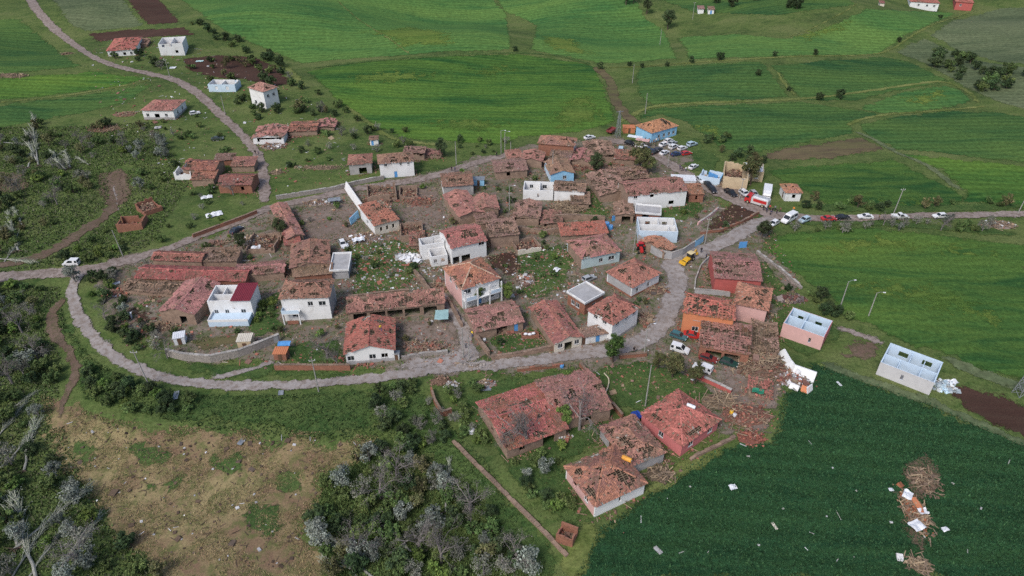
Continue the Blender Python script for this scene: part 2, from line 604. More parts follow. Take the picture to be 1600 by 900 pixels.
ROADS = []
def road(name, pix, width, off, mat, rough=0.28, blend=1.3, **props):
    _seed[0] += 1
    p = catmull(pix, 8)
    w = ground(p[:, 0], p[:, 1])[:, :2]
    keep = [0]
    for i in range(1, len(w)):
        if np.linalg.norm(w[i] - w[keep[-1]]) > 1.0: keep.append(i)
    w = w[keep]
    t = np.gradient(w, axis=0); t /= np.linalg.norm(t, axis=1)[:, None]
    nr = np.stack([-t[:, 1], t[:, 0]], 1)
    rr = np.random.default_rng(_seed[0])
    hw = np.broadcast_to(np.asarray(width if np.ndim(width) == 0 else np.interp(np.linspace(0, 1, len(w)), np.linspace(0, 1, len(width)), width)), (len(w),)) / 2
    # a ribbon of quads laid on the terrain, seven points across
    e1 = rr.normal(0, rough, len(w)); e2 = rr.normal(0, rough, len(w))
    cols = np.array([-1, -.72, -.36, 0, .36, .72, 1.0])
    V, E = [], []
    for c in cols:
        q = w + nr * (c * (hw + (e1 if c > 0 else e2) * abs(c)))[:, None]
        V.append(np.concatenate([q, (terr(q[:, 0], q[:, 1]) + off)[:, None]], 1))
        E.append(np.clip((1 - abs(c)) * hw / blend, 0, 1.6))
    V = np.stack(V, 1); E = np.stack(E, 1); E[[0, -1]] = 0; E[[1, -2]] *= .5; E = E.ravel()
    n, k = len(w), len(cols)
    ix = (np.arange(n - 1)[:, None] * k + np.arange(k - 1)[None]).ravel()
    F = np.stack([ix, ix + k, ix + k + 1, ix + 1], 1)
    me = fast_mesh(name, V.reshape(-1, 3), [F], None, [mat], smooth=True)
    me.attributes.new("Edge", 'FLOAT', 'POINT').data.foreach_set("value", E.astype(np.float32))
    ROADS.append((w, float(np.max(hw))))
    props.setdefault("kind", "structure")
    return link(name, me, **props)

# ---- field materials (albedos of crops, fallow and tilled soil)
crop_near = crop_mat("dense_cereal", (0.0168, 0.0538, 0.0253), (0.0231, 0.0694, 0.0297), (0.0378, 0.0918, 0.0330), rot=0.75, row=1.8, stretch=7, big=0.03, fine=1.5, thr=(0.35, 0.72), bmp=0.9, bmpd=0.35, rows=0.38)
crop_right = crop_mat("cereal_yellowing", (0.0225, 0.0682, 0.0220), (0.0425, 0.1022, 0.0264), (0.0925, 0.1534, 0.0330), rot=0.1, row=1.0, stretch=5, big=0.03, fine=1.2, thr=(0.40, 0.64), bmp=0.8, rows=0.18)
crop_big = crop_mat("cereal_combed", (0.0234, 0.0754, 0.0220), (0.0442, 0.1131, 0.0264), (0.1066, 0.1812, 0.0330), rot=0.15, row=0.55, stretch=4.5, big=0.022, fine=0.8, thr=(0.42, 0.66), bmp=0.8, rows=0.3)
crop_far = crop_mat("cereal_far", (0.0375, 0.1064, 0.0345), (0.0575, 0.1372, 0.0391), (0.1025, 0.1820, 0.0460), rot=-0.5, row=0.4, stretch=5, big=0.016, fine=0.6, thr=(0.38, 0.64), bmp=0.7, rows=0.3)
crop_blue = crop_mat("cereal_bluish", (0.0247, 0.0700, 0.0264), (0.0416, 0.0980, 0.0310), (0.0884, 0.1470, 0.0379), rot=-0.2, row=0.5, stretch=6, big=0.02, fine=0.8, thr=(0.38, 0.66), bmp=0.8, rows=0.3)
fallow = crop_mat("fallow_grey_green", (0.0600, 0.0837, 0.0450), (0.0850, 0.1134, 0.0575), (0.1250, 0.1485, 0.0800), rot=0.4, row=0.5, stretch=4, big=0.015, fine=0.7, bmp=0.6, rows=0.25)
margin = crop_mat("weedy_margin", (0.0660, 0.0960, 0.0264), (0.1140, 0.1440, 0.0408), (0.1800, 0.1980, 0.0720), rot=0, row=1, stretch=1.3, big=0.06, fine=1.5)
ploughed = soil_mat("tilled_red_soil", (0.050, 0.028, 0.022), (0.075, 0.042, 0.033), (0.062, 0.040, 0.030), rot=0.9, stretch=5)
drygrass = soil_mat("dry_grass_and_soil", (0.180, 0.120, 0.078), (0.265, 0.215, 0.112), (0.110, 0.122, 0.046), big=0.085, thr=(0.42, 0.58))
tan_fallow = soil_mat("dry_stubble", (0.14, 0.11, 0.065), (0.10, 0.10, 0.045), (0.085, 0.065, 0.045), big=0.05, stretch=3)
yard = soil_mat("trampled_yard_soil", (0.180, 0.138, 0.118), (0.220, 0.176, 0.152), (0.130, 0.104, 0.078), big=0.10)
mixed = soil_mat("yard_weeds_and_soil", (0.160, 0.130, 0.106), (0.210, 0.174, 0.148), (0.074, 0.100, 0.038), big=0.075)
lane = soil_mat("worn_asphalt", (0.255, 0.230, 0.222), (0.315, 0.288, 0.278), (0.190, 0.156, 0.134), big=0.14, fine=2, bmp=0.2)
dirtroad = soil_mat("dirt_road", (0.230, 0.188, 0.172), (0.285, 0.240, 0.222), (0.138, 0.108, 0.088), big=0.14, fine=2, bmp=0.25)
trackmat = soil_mat("brown_track", (0.125, 0.085, 0.066), (0.160, 0.115, 0.090), (0.092, 0.082, 0.046), big=0.16)
bank = crop_mat("lush_bank", (0.0312, 0.0676, 0.0218), (0.0504, 0.0936, 0.0287), (0.0864, 0.1248, 0.0414), rot=0.2, row=3, stretch=1.4, big=0.09, fine=1.8, bmp=0.9)

def field(label, pix, mat, off=0.05, rough=0.6, name="field", step=14):
    return drape(name, pix, off, mat, rough, step, label=label)

# ---- fields, hills and soil patches (outlines read from the photograph, laid out on the ground)
field("dense dark green cereal field below the pink house", [(885, 915), (905, 862), (935, 822), (1010, 770), (1095, 712), (1150, 690), (1200, 690), (1222, 615), (1272, 566), (1360, 600), (1460, 630), (1560, 672), (1620, 700), (1650, 915)], crop_near)
field("green field between the straight road and the farm track", [(1196, 396), (1215, 368), (1250, 360), (1320, 352), (1420, 360), (1620, 384), (1620, 606), (1500, 572), (1400, 532), (1335, 500), (1296, 470), (1250, 436)], crop_right)
field("combed green field behind the village", [(478, 112), (560, 96), (700, 86), (800, 82), (900, 96), (932, 104), (950, 140), (962, 190), (900, 208), (830, 214), (780, 228), (700, 222), (620, 215), (575, 190), (530, 160)], crop_big)
field("bright green slope above the combed field", [(270, -15), (760, -15), (790, 20), (800, 60), (800, 78), (700, 82), (560, 92), (470, 100), (420, 80), (330, 40)], crop_far)
field("bright green slope with a dark gully line", [(765, -15), (985, -15), (1010, 30), (1040, 48), (1060, 92), (940, 100), (900, 92), (830, 78), (835, 40), (790, 18)], crop_far)
field("dark green field above the blue school", [(992, 106), (1100, 98), (1190, 96), (1215, 118), (1240, 152), (1100, 160), (1015, 166), (996, 150)], crop_blue)
field("long dark field right behind the blue school", [(970, 200), (1018, 170), (1100, 163), (1250, 160), (1330, 170), (1380, 180), (1330, 192), (1332, 208), (1260, 224), (1190, 238), (1130, 235), (1100, 215), (1065, 190), (1030, 180)], crop_blue)
field("lens shaped light green field inside the winding margin", [(1345, 170), (1400, 148), (1470, 130), (1505, 140), (1525, 158), (1500, 168), (1440, 176), (1380, 178)], crop_far)
field("green field under the lens shaped one", [(1340, 196), (1400, 180), (1470, 174), (1550, 172), (1640, 190), (1640, 260), (1560, 250), (1470, 240), (1400, 235), (1360, 215)], crop_blue)
field("green field at the outer edge above the straight road", [(1400, 240), (1470, 244), (1620, 262), (1640, 330), (1500, 318), (1510, 300), (1470, 268)], crop_big)
field("green field behind the small white house", [(1200, 262), (1300, 256), (1400, 248), (1470, 285), (1510, 308), (1490, 322), (1380, 326), (1290, 326), (1258, 300), (1220, 284), (1195, 272)], crop_right)
field("green field with a pale diagonal path", [(1195, 100), (1300, 94), (1380, 88), (1430, 98), (1490, 128), (1400, 142), (1340, 158), (1250, 156), (1218, 118)], crop_blue)
field("smooth green field below the far red roofs", [(1060, 58), (1150, 52), (1225, 60), (1300, 40), (1350, 12), (1420, 16), (1500, 20), (1470, 32), (1420, 55), (1395, 72), (1370, 86), (1250, 88), (1075, 94)], crop_far)
field("grey green fallow hillside in the far corner", [(1450, 55), (1500, 30), (1560, 12), (1640, 8), (1640, 105), (1560, 98), (1500, 82)], fallow)
field("rough green hillside with scattered dark bushes", [(1395, 80), (1445, 58), (1500, 85), (1560, 100), (1640, 108), (1640, 185), (1560, 160), (1500, 132), (1440, 98)], fallow)
field("green strip far behind the two white huts", [(1000, -15), (1090, 22), (1220, 24), (1340, 8), (1300, -15)], crop_blue)
field("dark green field at the upper corner beside the brown track", [(-30, 30), (30, 30), (75, 65), (110, 95), (140, 105), (60, 112), (-30, 120)], crop_blue)
field("green strip field below the upper road", [(-30, 125), (60, 116), (150, 110), (240, 122), (180, 136), (100, 148), (-30, 162)], crop_big)
field("dark green strip field along a pale path", [(-30, 168), (100, 152), (190, 138), (250, 128), (200, 160), (120, 178), (60, 190), (-30, 205)], crop_blue)
field("green meadow with a furrowed brow at the top", [(70, -15), (185, -15), (225, 40), (140, 50), (110, 40)], fallow)
field("tilled red soil field at the top edge", [(188, -15), (238, -15), (262, 12), (284, 36), (230, 40), (214, 22)], ploughed, rough=0.3)
field("tilled dark soil field beside the roofless white house", [(285, 92), (340, 86), (400, 88), (440, 108), (466, 132), (430, 136), (380, 124), (330, 122), (290, 108)], ploughed, rough=0.3)
field("thin red soil strip behind the upper houses", [(135, 52), (200, 46), (290, 42), (310, 56), (240, 58), (150, 66)], ploughed, rough=0.3)
field("dry brown clearing with flattened grass below the bank", [(62, 612), (100, 622), (140, 640), (170, 655), (280, 666), (420, 686), (590, 682), (612, 705), (560, 725), (520, 730), (492, 762), (478, 830), (505, 915), (260, 915), (205, 850), (150, 792), (95, 735), (70, 680)], drygrass, rough=1.0)
field("dry stubble fallow above the wrecked yellow house", [(1195, 238), (1260, 226), (1340, 210), (1390, 234), (1330, 246), (1240, 252), (1190, 250)], tan_fallow)
field("bare brown ground right of the blue house", [(1480, 606), (1530, 600), (1600, 628), (1640, 650), (1640, 705), (1560, 668), (1500, 640)], ploughed)
field("brown strip of bare soil at the side of the pale track", [(1330, 520), (1382, 540), (1368, 572), (1310, 555)], trackmat)
field("brown soil patch by the gully", [(-30, 268), (48, 270), (46, 300), (-30, 306)], trackmat)
field("bare gully edge", [(150, 268), (200, 264), (212, 300), (190, 330), (160, 320)], trackmat, rough=0.8)
field("lush green bank below the ring road", [(100, 470), (118, 500), (150, 550), (205, 588), (290, 608), (400, 618), (520, 616), (640, 602), (690, 640), (760, 720), (830, 800), (880, 915), (800, 915), (740, 790), (620, 690), (590, 676), (420, 680), (280, 660), (180, 648), (135, 620), (120, 580), (95, 530), (85, 500)], bank, rough=0.8)
field("weedy village ground with bare patches", [(180, 400), (300, 372), (420, 330), (560, 290), (700, 258), (830, 228), (960, 212), (1050, 245), (1120, 300), (1190, 345), (1250, 440), (1230, 480), (1220, 600), (1150, 680), (1000, 640), (900, 580), (700, 590), (560, 580), (440, 572), (300, 575), (190, 530), (150, 440)], mixed, off=0.04, rough=1.5)

def lawn(label, pix):
    return drape("lawn", pix, .08, bank, .6, 8, 2.0, label=label)
field("strip of flattened soil under the field wreckage", [(1412, 712), (1440, 705), (1470, 730), (1468, 770), (1440, 790), (1452, 840), (1440, 905), (1412, 905), (1408, 820), (1398, 780)], trackmat, off=.08, name="bare_soil", step=8)
for _l, _p in [("green regrowth patch at the clearing's upper part", [(200, 690), (260, 680), (270, 720), (220, 735)]), ("green regrowth patch in the clearing's middle", [(330, 700), (390, 705), (380, 740), (320, 735)]), ("green regrowth strip across the clearing", [(230, 745), (300, 738), (330, 760), (240, 768)]), ("olive regrowth patch low in the clearing", [(380, 790), (440, 780), (450, 830), (390, 840)]), ("green regrowth by the clearing's outer rim", [(110, 690), (150, 680), (160, 730), (120, 740)]), ("green regrowth patch near the copse side", [(430, 730), (490, 720), (480, 770), (430, 765)])]:
    drape("regrowth", _p, .08, bank, .8, 8, 2.2, label=_l)
lawn("overgrown garden right of the columned house", [(800, 400), (850, 385), (890, 378), (905, 410), (885, 440), (850, 470), (810, 462)])
lawn("littered central green", [(545, 385), (620, 372), (655, 390), (660, 430), (640, 455), (550, 462)])
lawn("strip of grass beside the timber heap", [(905, 292), (930, 296), (950, 330), (940, 342), (905, 340)])
lawn("grass plot under the long two storey house", [(1000, 322), (1060, 306), (1100, 312), (1105, 330), (1070, 345), (1040, 345)])
lawn("fenced grass yard by the lane", [(756, 528), (800, 518), (850, 505), (862, 535), (840, 548), (772, 552)])
lawn("gardens below the lane's bend", [(890, 580), (960, 566), (1010, 562), (1060, 575), (1130, 620), (1150, 650), (1000, 640), (960, 640), (930, 600)])
lawn("small lawn by the long adobe roof", [(205, 470), (240, 465), (250, 480), (215, 488)])
lawn("grass between balcony house and maroon roofed house", [(400, 470), (438, 455), (440, 520), (400, 530), (380, 510)])
lawn("grass strip above the lane and below the retaining wall", [(280, 570), (340, 572), (420, 560), (545, 582), (540, 592), (400, 592), (300, 588)])
lawn("garden grass around the lower barns", [(700, 600), (900, 575), (960, 650), (940, 700), (880, 720), (930, 790), (900, 830), (860, 810), (760, 700)])
lawn("grass around the red house", [(1095, 410), (1110, 396), (1120, 440), (1090, 455)])
lawn("grass right of the red house", [(1190, 400), (1240, 455), (1220, 480), (1200, 470), (1190, 430)])
lawn("trampled grass before the school", [(1010, 215), (1090, 215), (1130, 250), (1110, 275), (1060, 255)])
lawn("grass round the pink roofless house", [(1205, 490), (1230, 478), (1320, 510), (1290, 560), (1215, 545)])
lawn("dark grass at the worker's house", [(450, 540), (535, 520), (540, 570), (450, 572)])
def yard_patch(label, pix, mat=None, off=0.09): return drape("yard", pix, off, mat or yard, 0.5, 8, label=label)
yard_patch("bare courtyard with tyre rings behind the long red roofs", [(462, 330), (520, 312), (556, 318), (560, 375), (510, 382), (470, 372)])
yard_patch("dusty yard below the upper road ruins", [(622, 298), (690, 285), (700, 330), (690, 358), (640, 352), (625, 330)])
yard_patch("bare courtyard beside the house with the yellow roof worker", [(612, 500), (690, 490), (718, 500), (722, 540), (640, 545), (620, 530)])
yard_patch("brown trampled plot beside the fire engine", [(1090, 355), (1120, 330), (1150, 316), (1190, 330), (1175, 350), (1120, 366)], ploughed)
yard_patch("soil below the parked black pickup", [(1110, 292), (1150, 290), (1200, 312), (1190, 328), (1140, 318)], yard)
yard_patch("dark wet alley behind the cream ridged house", [(755, 398), (805, 392), (825, 420), (800, 442), (770, 420)], ploughed)
yard_patch("patch of soil beside the long adobe roof", [(205, 480), (245, 488), (250, 508), (200, 512)], ploughed)
yard_patch("rubble strewn yard behind the carport", [(1130, 560), (1230, 545), (1235, 600), (1190, 690), (1140, 650), (1120, 600)], yard)
yard_patch("weedy yard below the white house walls", [(1100, 460), (1200, 440), (1240, 460), (1150, 470)], tan_fallow)
yard_patch("dry weeds inside the ring of the retaining wall", [(268, 548), (300, 525), (350, 515), (385, 520), (380, 540), (330, 552)], tan_fallow)
yard_patch("trampled verge in front of the school", [(970, 222), (1050, 218), (1090, 245), (1080, 262), (1030, 250)], mixed)
yard_patch("grey gravel apron by the stone wall corner", [(600, 588), (640, 555), (720, 545), (760, 565), (720, 580)], lane, off=0.08)

yellowing = crop_mat("yellow_green_patch", (0.060, 0.115, 0.026), (0.085, 0.140, 0.030), (0.130, 0.175, 0.040), rot=0.15, row=0.7, stretch=3, big=0.03, fine=0.9, rows=0.2)
for _l, _p in [("yellow green patch at the combed field's corner", [(850, 175), (900, 150), (940, 150), (958, 188), (900, 205), (850, 208)]), ("yellow green band in the combed field's upper half", [(520, 120), (600, 108), (700, 112), (660, 128), (560, 134)]), ("yellow green band in the combed field's middle", [(690, 110), (790, 100), (830, 112), (760, 122)]), ("yellow green band low in the combed field", [(640, 190), (740, 180), (820, 192), (760, 210), (680, 206)]),
               ("yellow green patch beside the school field", [(1070, 190), (1110, 188), (1140, 205), (1130, 226), (1095, 212)]), ("yellow green patch on the smooth far field", [(1230, 55), (1300, 35), (1340, 30), (1330, 50), (1260, 66)]), ("yellow green belly of the lens field", [(1400, 152), (1470, 138), (1500, 150), (1470, 164), (1410, 166)]), ("yellow green band under the straight road", [(1260, 372), (1400, 366), (1560, 384), (1590, 410), (1450, 402), (1300, 398)]),
               ("yellow green streak in the field right of the farm track", [(1300, 440), (1420, 430), (1560, 470), (1590, 520), (1480, 500), (1380, 470)]), ("yellow green slope patch above the combed field", [(560, 50), (640, 40), (700, 50), (720, 72), (620, 76)]), ("yellow green slope patch right of the dark gully", [(840, 50), (900, 60), (940, 85), (890, 86), (845, 74)]), ("yellow green strip by the straight road's upper side", [(1250, 300), (1400, 306), (1480, 312), (1440, 322), (1300, 318)])]:
    drape("crop_patch", _p, .085, yellowing, 1.0, 12, 14.0, label=_l)
# ---- pale weedy margins between the fields
def strip(pix, w, label, mat=None, off=0.12):
    road("field_margin", pix, w, off, mat or margin, 0.35, blend=1.6, label=label)
    ROADS.pop()
strip([(-20, 162), (100, 150), (200, 133), (240, 124)], 1.6, "pale grass strip between two dark fields")
strip([(962, 195), (1015, 168), (1100, 161), (1190, 158), (1245, 155), (1300, 150), (1400, 136), (1470, 128), (1510, 142), (1530, 162)], 3.0, "yellowish margin winding along the upper fields")
strip([(1325, 198), (1335, 190), (1380, 180), (1440, 175), (1500, 170), (1540, 166)], 2.6, "yellowish margin around the lens shaped field")
strip([(940, 106), (1000, 104), (1080, 98), (1160, 93), (1250, 88), (1350, 86), (1390, 78), (1425, 56), (1460, 38), (1520, 18)], 2.2, "thin pale margin under the far slope")
strip([(1215, 112), (1225, 130), (1245, 152)], 2.4, "short pale margin crossing two fields")
strip([(478, 108), (600, 94), (760, 84), (860, 86), (930, 102)], 3.0, "dark grassy balk along the combed field", bank)
strip([(1225, 60), (1265, 46), (1320, 18), (1340, 5)], 1.6, "pale path climbing the far field")
strip([(1335, 205), (1365, 218), (1400, 238), (1450, 260), (1500, 298)], 3.0, "grey margin descending to the straight road", fallow)
strip([(930, 104), (955, 130), (962, 160), (985, 186), (1000, 196)], 5.0, "eroded pale gully path above the school", tan_fallow)
strip([(420, 85), (450, 108), (468, 128), (470, 140)], 4.0, "yellow flowering margin beside the tilled soil")
strip([(540, 165), (580, 195), (620, 218), (700, 228)], 3.0, "weedy margin at the village side of the combed field")
strip([(930, 815), (905, 860), (888, 915)], 4.5, "light green weedy edge of the dense cereal field")
strip([(1010, 770), (1090, 722), (1130, 700)], 3.5, "light green weedy corner below the low rubble wall")
strip([(1250, 350), (1320, 346), (1420, 352), (1600, 368)], 4.0, "weedy verge below the straight road", bank)
strip([(1260, 322), (1340, 326), (1450, 326), (1600, 322)], 5.0, "scrubby verge above the straight road", bank)
strip([(1280, 566), (1370, 600), (1460, 632), (1560, 676), (1620, 700)], 3.0, "pale weedy balk along the farm track", fallow)
strip([(1470, 555), (1520, 580), (1580, 600), (1630, 615)], 4.0, "weedy balk above the bare brown ground", fallow)
strip([(520, -5), (560, 30), (610, 62), (640, 85)], 1.6, "faint wheel line down the bright slope")

# ---- roads, lanes and tracks
road("road", [(-40, 436), (20, 432), (80, 427), (135, 423), (200, 407), (260, 390), (320, 366), (380, 344), (418, 326), (500, 308), (560, 295), (620, 286), (680, 275), (740, 256), (790, 244), (850, 236), (905, 224)], [5.5, 5.0, 5.5, 4.2, 4.0, 4.0, 4.4, 4.8, 4.4, 4.0, 3.6], 0.17, dirtroad, label="dirt road running through the upper village")
road("road", [(126, 424), (113, 452), (122, 490), (150, 532), (190, 565), (235, 584), (290, 596), (350, 602), (420, 603), (500, 600), (570, 593), (640, 584), (710, 575), (780, 570), (850, 562), (910, 552), (965, 545), (1010, 530), (1035, 505), (1052, 470), (1058, 435), (1050, 412), (1090, 396), (1140, 374), (1180, 352), (1212, 338)], [3.6, 3.4, 3.4, 3.4, 3.4, 3.6, 4.2, 5.2, 5.6, 5.4, 4.4], 0.21, lane, label="grey lane curving around the lower village")
road("road", [(414, 318), (413, 285), (408, 255), (396, 232), (372, 206), (345, 180), (320, 156), (300, 140), (272, 125), (235, 116), (190, 106), (150, 92), (125, 76), (100, 58), (70, 30), (40, -10)], [4.0, 4.0, 3.8, 4.2, 4.8, 4.6, 4, 4, 5, 6], 0.19, dirtroad, label="pinkish dirt road climbing to the upper houses")
road("road", [(950, 220), (990, 226), (1035, 250), (1075, 275), (1115, 298), (1160, 318), (1205, 335), (1260, 341), (1340, 341), (1440, 338), (1540, 336), (1650, 333)], [4.4, 4.8, 5, 5.5, 5.2, 4.6, 4.0, 4.0, 4.0], 0.23, dirtroad, label="straight road leaving the village past the parked cars")
road("path", [(108, 462), (80, 492), (88, 525), (112, 555), (117, 590), (100, 625), (92, 660)], [3.2, 3.0, 2.6, 2.6, 1.6], 0.14, trackmat, label="reddish dirt path dropping to the dry clearing")
road("path", [(-30, 420), (40, 408), (90, 388), (130, 362), (165, 338), (185, 308), (182, 278), (195, 262)], [4, 5, 5, 4.5, 4, 3], 0.14, trackmat, .5, 2.0, label="brown track up the washed out gully")
road("path", [(190, 285), (178, 293), (182, 310), (186, 330)], 1.0, 0.16, lane, label="pale trickle bed in the gully")
road("path", [(740, 566), (730, 545), (722, 515), (708, 488), (690, 462), (672, 440)], [4.5, 4, 3.5, 3, 2.5], 0.15, lane, label="grey alley between the yards")
road("path", [(1300, 510), (1340, 522), (1385, 540)], 2.5, 0.15, dirtroad, label="pale track between the two roofless houses")
road("path", [(320, 592), (350, 588), (400, 575), (440, 560)], 2.2, 0.16, lane, label="stony ramp below the retaining wall")
road("path", [(1180, 395), (1215, 420), (1250, 452)], 2.0, 0.14, dirtroad, label="stony path along the field wall")
# ================================================================== BUILDINGS: builders
WALL = {
    'white': plain("whitewashed_plaster", (0.68, 0.69, 0.70), var=0.08, scale=0.5, dirt=(0.38, 0.34, 0.30), dirt_amt=0.55),
    'cream': plain("cream_plaster", (0.60, 0.56, 0.48), var=0.15, scale=0.9, dirt=(0.33, 0.28, 0.23), dirt_amt=0.6),
    'grey': plain("bare_grey_render", (0.34, 0.33, 0.33), var=0.2, scale=0.8, dirt=(0.20, 0.18, 0.17), dirt_amt=0.6),
    'pink': plain("salmon_pink_paint", (0.52, 0.17, 0.17), var=0.12, scale=0.8, dirt=(0.34, 0.16, 0.15), dirt_amt=0.5),
    'palepink': plain("pale_pink_paint", (0.58, 0.36, 0.34), var=0.10, scale=0.7, dirt=(0.40, 0.28, 0.26), dirt_amt=0.5),
    'red': plain("red_paint", (0.42, 0.11, 0.10), var=0.12, scale=0.8, dirt=(0.28, 0.10, 0.09), dirt_amt=0.5),
    'orange': plain("orange_paint", (0.52, 0.20, 0.10), var=0.12, scale=0.8, dirt=(0.33, 0.15, 0.10), dirt_amt=0.5),
    'yellow': plain("ochre_paint", (0.50, 0.40, 0.27), var=0.2, scale=0.8, dirt=(0.40, 0.28, 0.18), dirt_amt=0.5),
    'blue': plain("light_blue_paint", (0.26, 0.50, 0.72), var=0.12, scale=0.8, dirt=(0.30, 0.38, 0.44), dirt_amt=0.5),
    'iceblue': plain("pale_blue_paint", (0.50, 0.62, 0.74), var=0.10, scale=0.8, dirt=(0.40, 0.46, 0.52), dirt_amt=0.45),
    'teal': plain("faded_teal_paint", (0.42, 0.52, 0.54), var=0.15, scale=0.8, dirt=(0.30, 0.33, 0.32), dirt_amt=0.6),
    'lightgrey': plain("light_grey_render", (0.50, 0.50, 0.52), var=0.1, scale=0.6, dirt=(0.34, 0.33, 0.32), dirt_amt=0.5),
    'adobe': plain("mud_brick_plaster", (0.275, 0.195, 0.150), var=0.3, scale=1.0, dirt=(0.135, 0.088, 0.068), dirt_amt=0.8, bmp=0.5),
    'brick': plain("red_brick_wall", (0.27, 0.125, 0.085), var=0.3, scale=2.2, dirt=(0.17, 0.10, 0.08), dirt_amt=0.7, bmp=0.5),
    'stone': plain("rubble_stone_wall", (0.30, 0.27, 0.25), var=0.4, scale=2.6, dirt=(0.17, 0.15, 0.13), dirt_amt=0.8, bmp=0.8),
    'concrete': plain("concrete", (0.36, 0.36, 0.37), var=0.2, scale=0.8, dirt=(0.22, 0.21, 0.20), dirt_amt=0.6),
}
wood_mat = attr_mat("weathered_timber", 0.35, 4.0)
tile_mat = attr_mat("clay_roof_tiles", 0.22, 1.2)
debris_mat = attr_mat("debris", 0.3, 3.0)
metal_maroon = plain("maroon_sheet_metal", (0.20, 0.030, 0.045), rough=0.5, var=0.15)
metal_white = plain("white_sheet_metal", (0.66, 0.68, 0.72), rough=0.45, var=0.12, spec=0.4)
metal_blue = plain("blue_sheet", (0.10, 0.30, 0.62), rough=0.5, var=0.15)
metal_grey = plain("galvanised_metal", (0.34, 0.36, 0.38), rough=0.45, metal=0.5, var=0.2)
frame_white = plain("white_window_frame", (0.72, 0.73, 0.74), var=0.05)
frame_wood = plain("brown_window_frame", (0.12, 0.07, 0.045), var=0.2)
tyre_mat = plain("black_rubber", (0.018, 0.018, 0.02), var=0.2)
floor_mat = plain("dusty_floor_screed", (0.40, 0.37, 0.35), var=0.25, scale=0.9, dirt=(0.24, 0.19, 0.16), dirt_amt=0.8)
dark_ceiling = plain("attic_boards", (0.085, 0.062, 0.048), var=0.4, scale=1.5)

TILE = {'red': ((0.329, 0.140, 0.112), (0.258, 0.122, 0.099)), 'bright': ((0.382, 0.132, 0.106), (0.305, 0.120, 0.096)),
        'brown': ((0.296, 0.178, 0.138), (0.219, 0.138, 0.110)), 'orange': ((0.382, 0.173, 0.116), (0.305, 0.145, 0.104)),
        'pinkish': ((0.343, 0.166, 0.138), (0.272, 0.142, 0.118)), 'mixed': ((0.320, 0.166, 0.129), (0.229, 0.132, 0.104))}
FOOT = []     # building footprints, to keep plants out of them

def hole_field(rng, a0, a1, b0, b1, frac):
    area = (a1 - a0) * (b1 - b0)
    k = max(1, int(area * frac / 2.2 + 0.5)) if frac > 0.02 else 0
    c = np.stack([rng.uniform(a0, a1, k), rng.uniform(b0, b1, k)], 1)
    r = np.stack([rng.uniform(0.35, 1.25, k), rng.uniform(0.3, 0.8, k)], 1)
    def f(A, B):
        m = np.zeros(A.shape)
        for (ca, cb), (ra, rb) in zip(c, r):
            m = np.maximum(m, 1.25 - (((A - ca) / ra) ** 2 + ((B - cb) / rb) ** 2) * 0.6)
        return rng.random(A.shape) < np.clip(np.maximum(m, frac * 0.22), 0, 0.93)
    return f

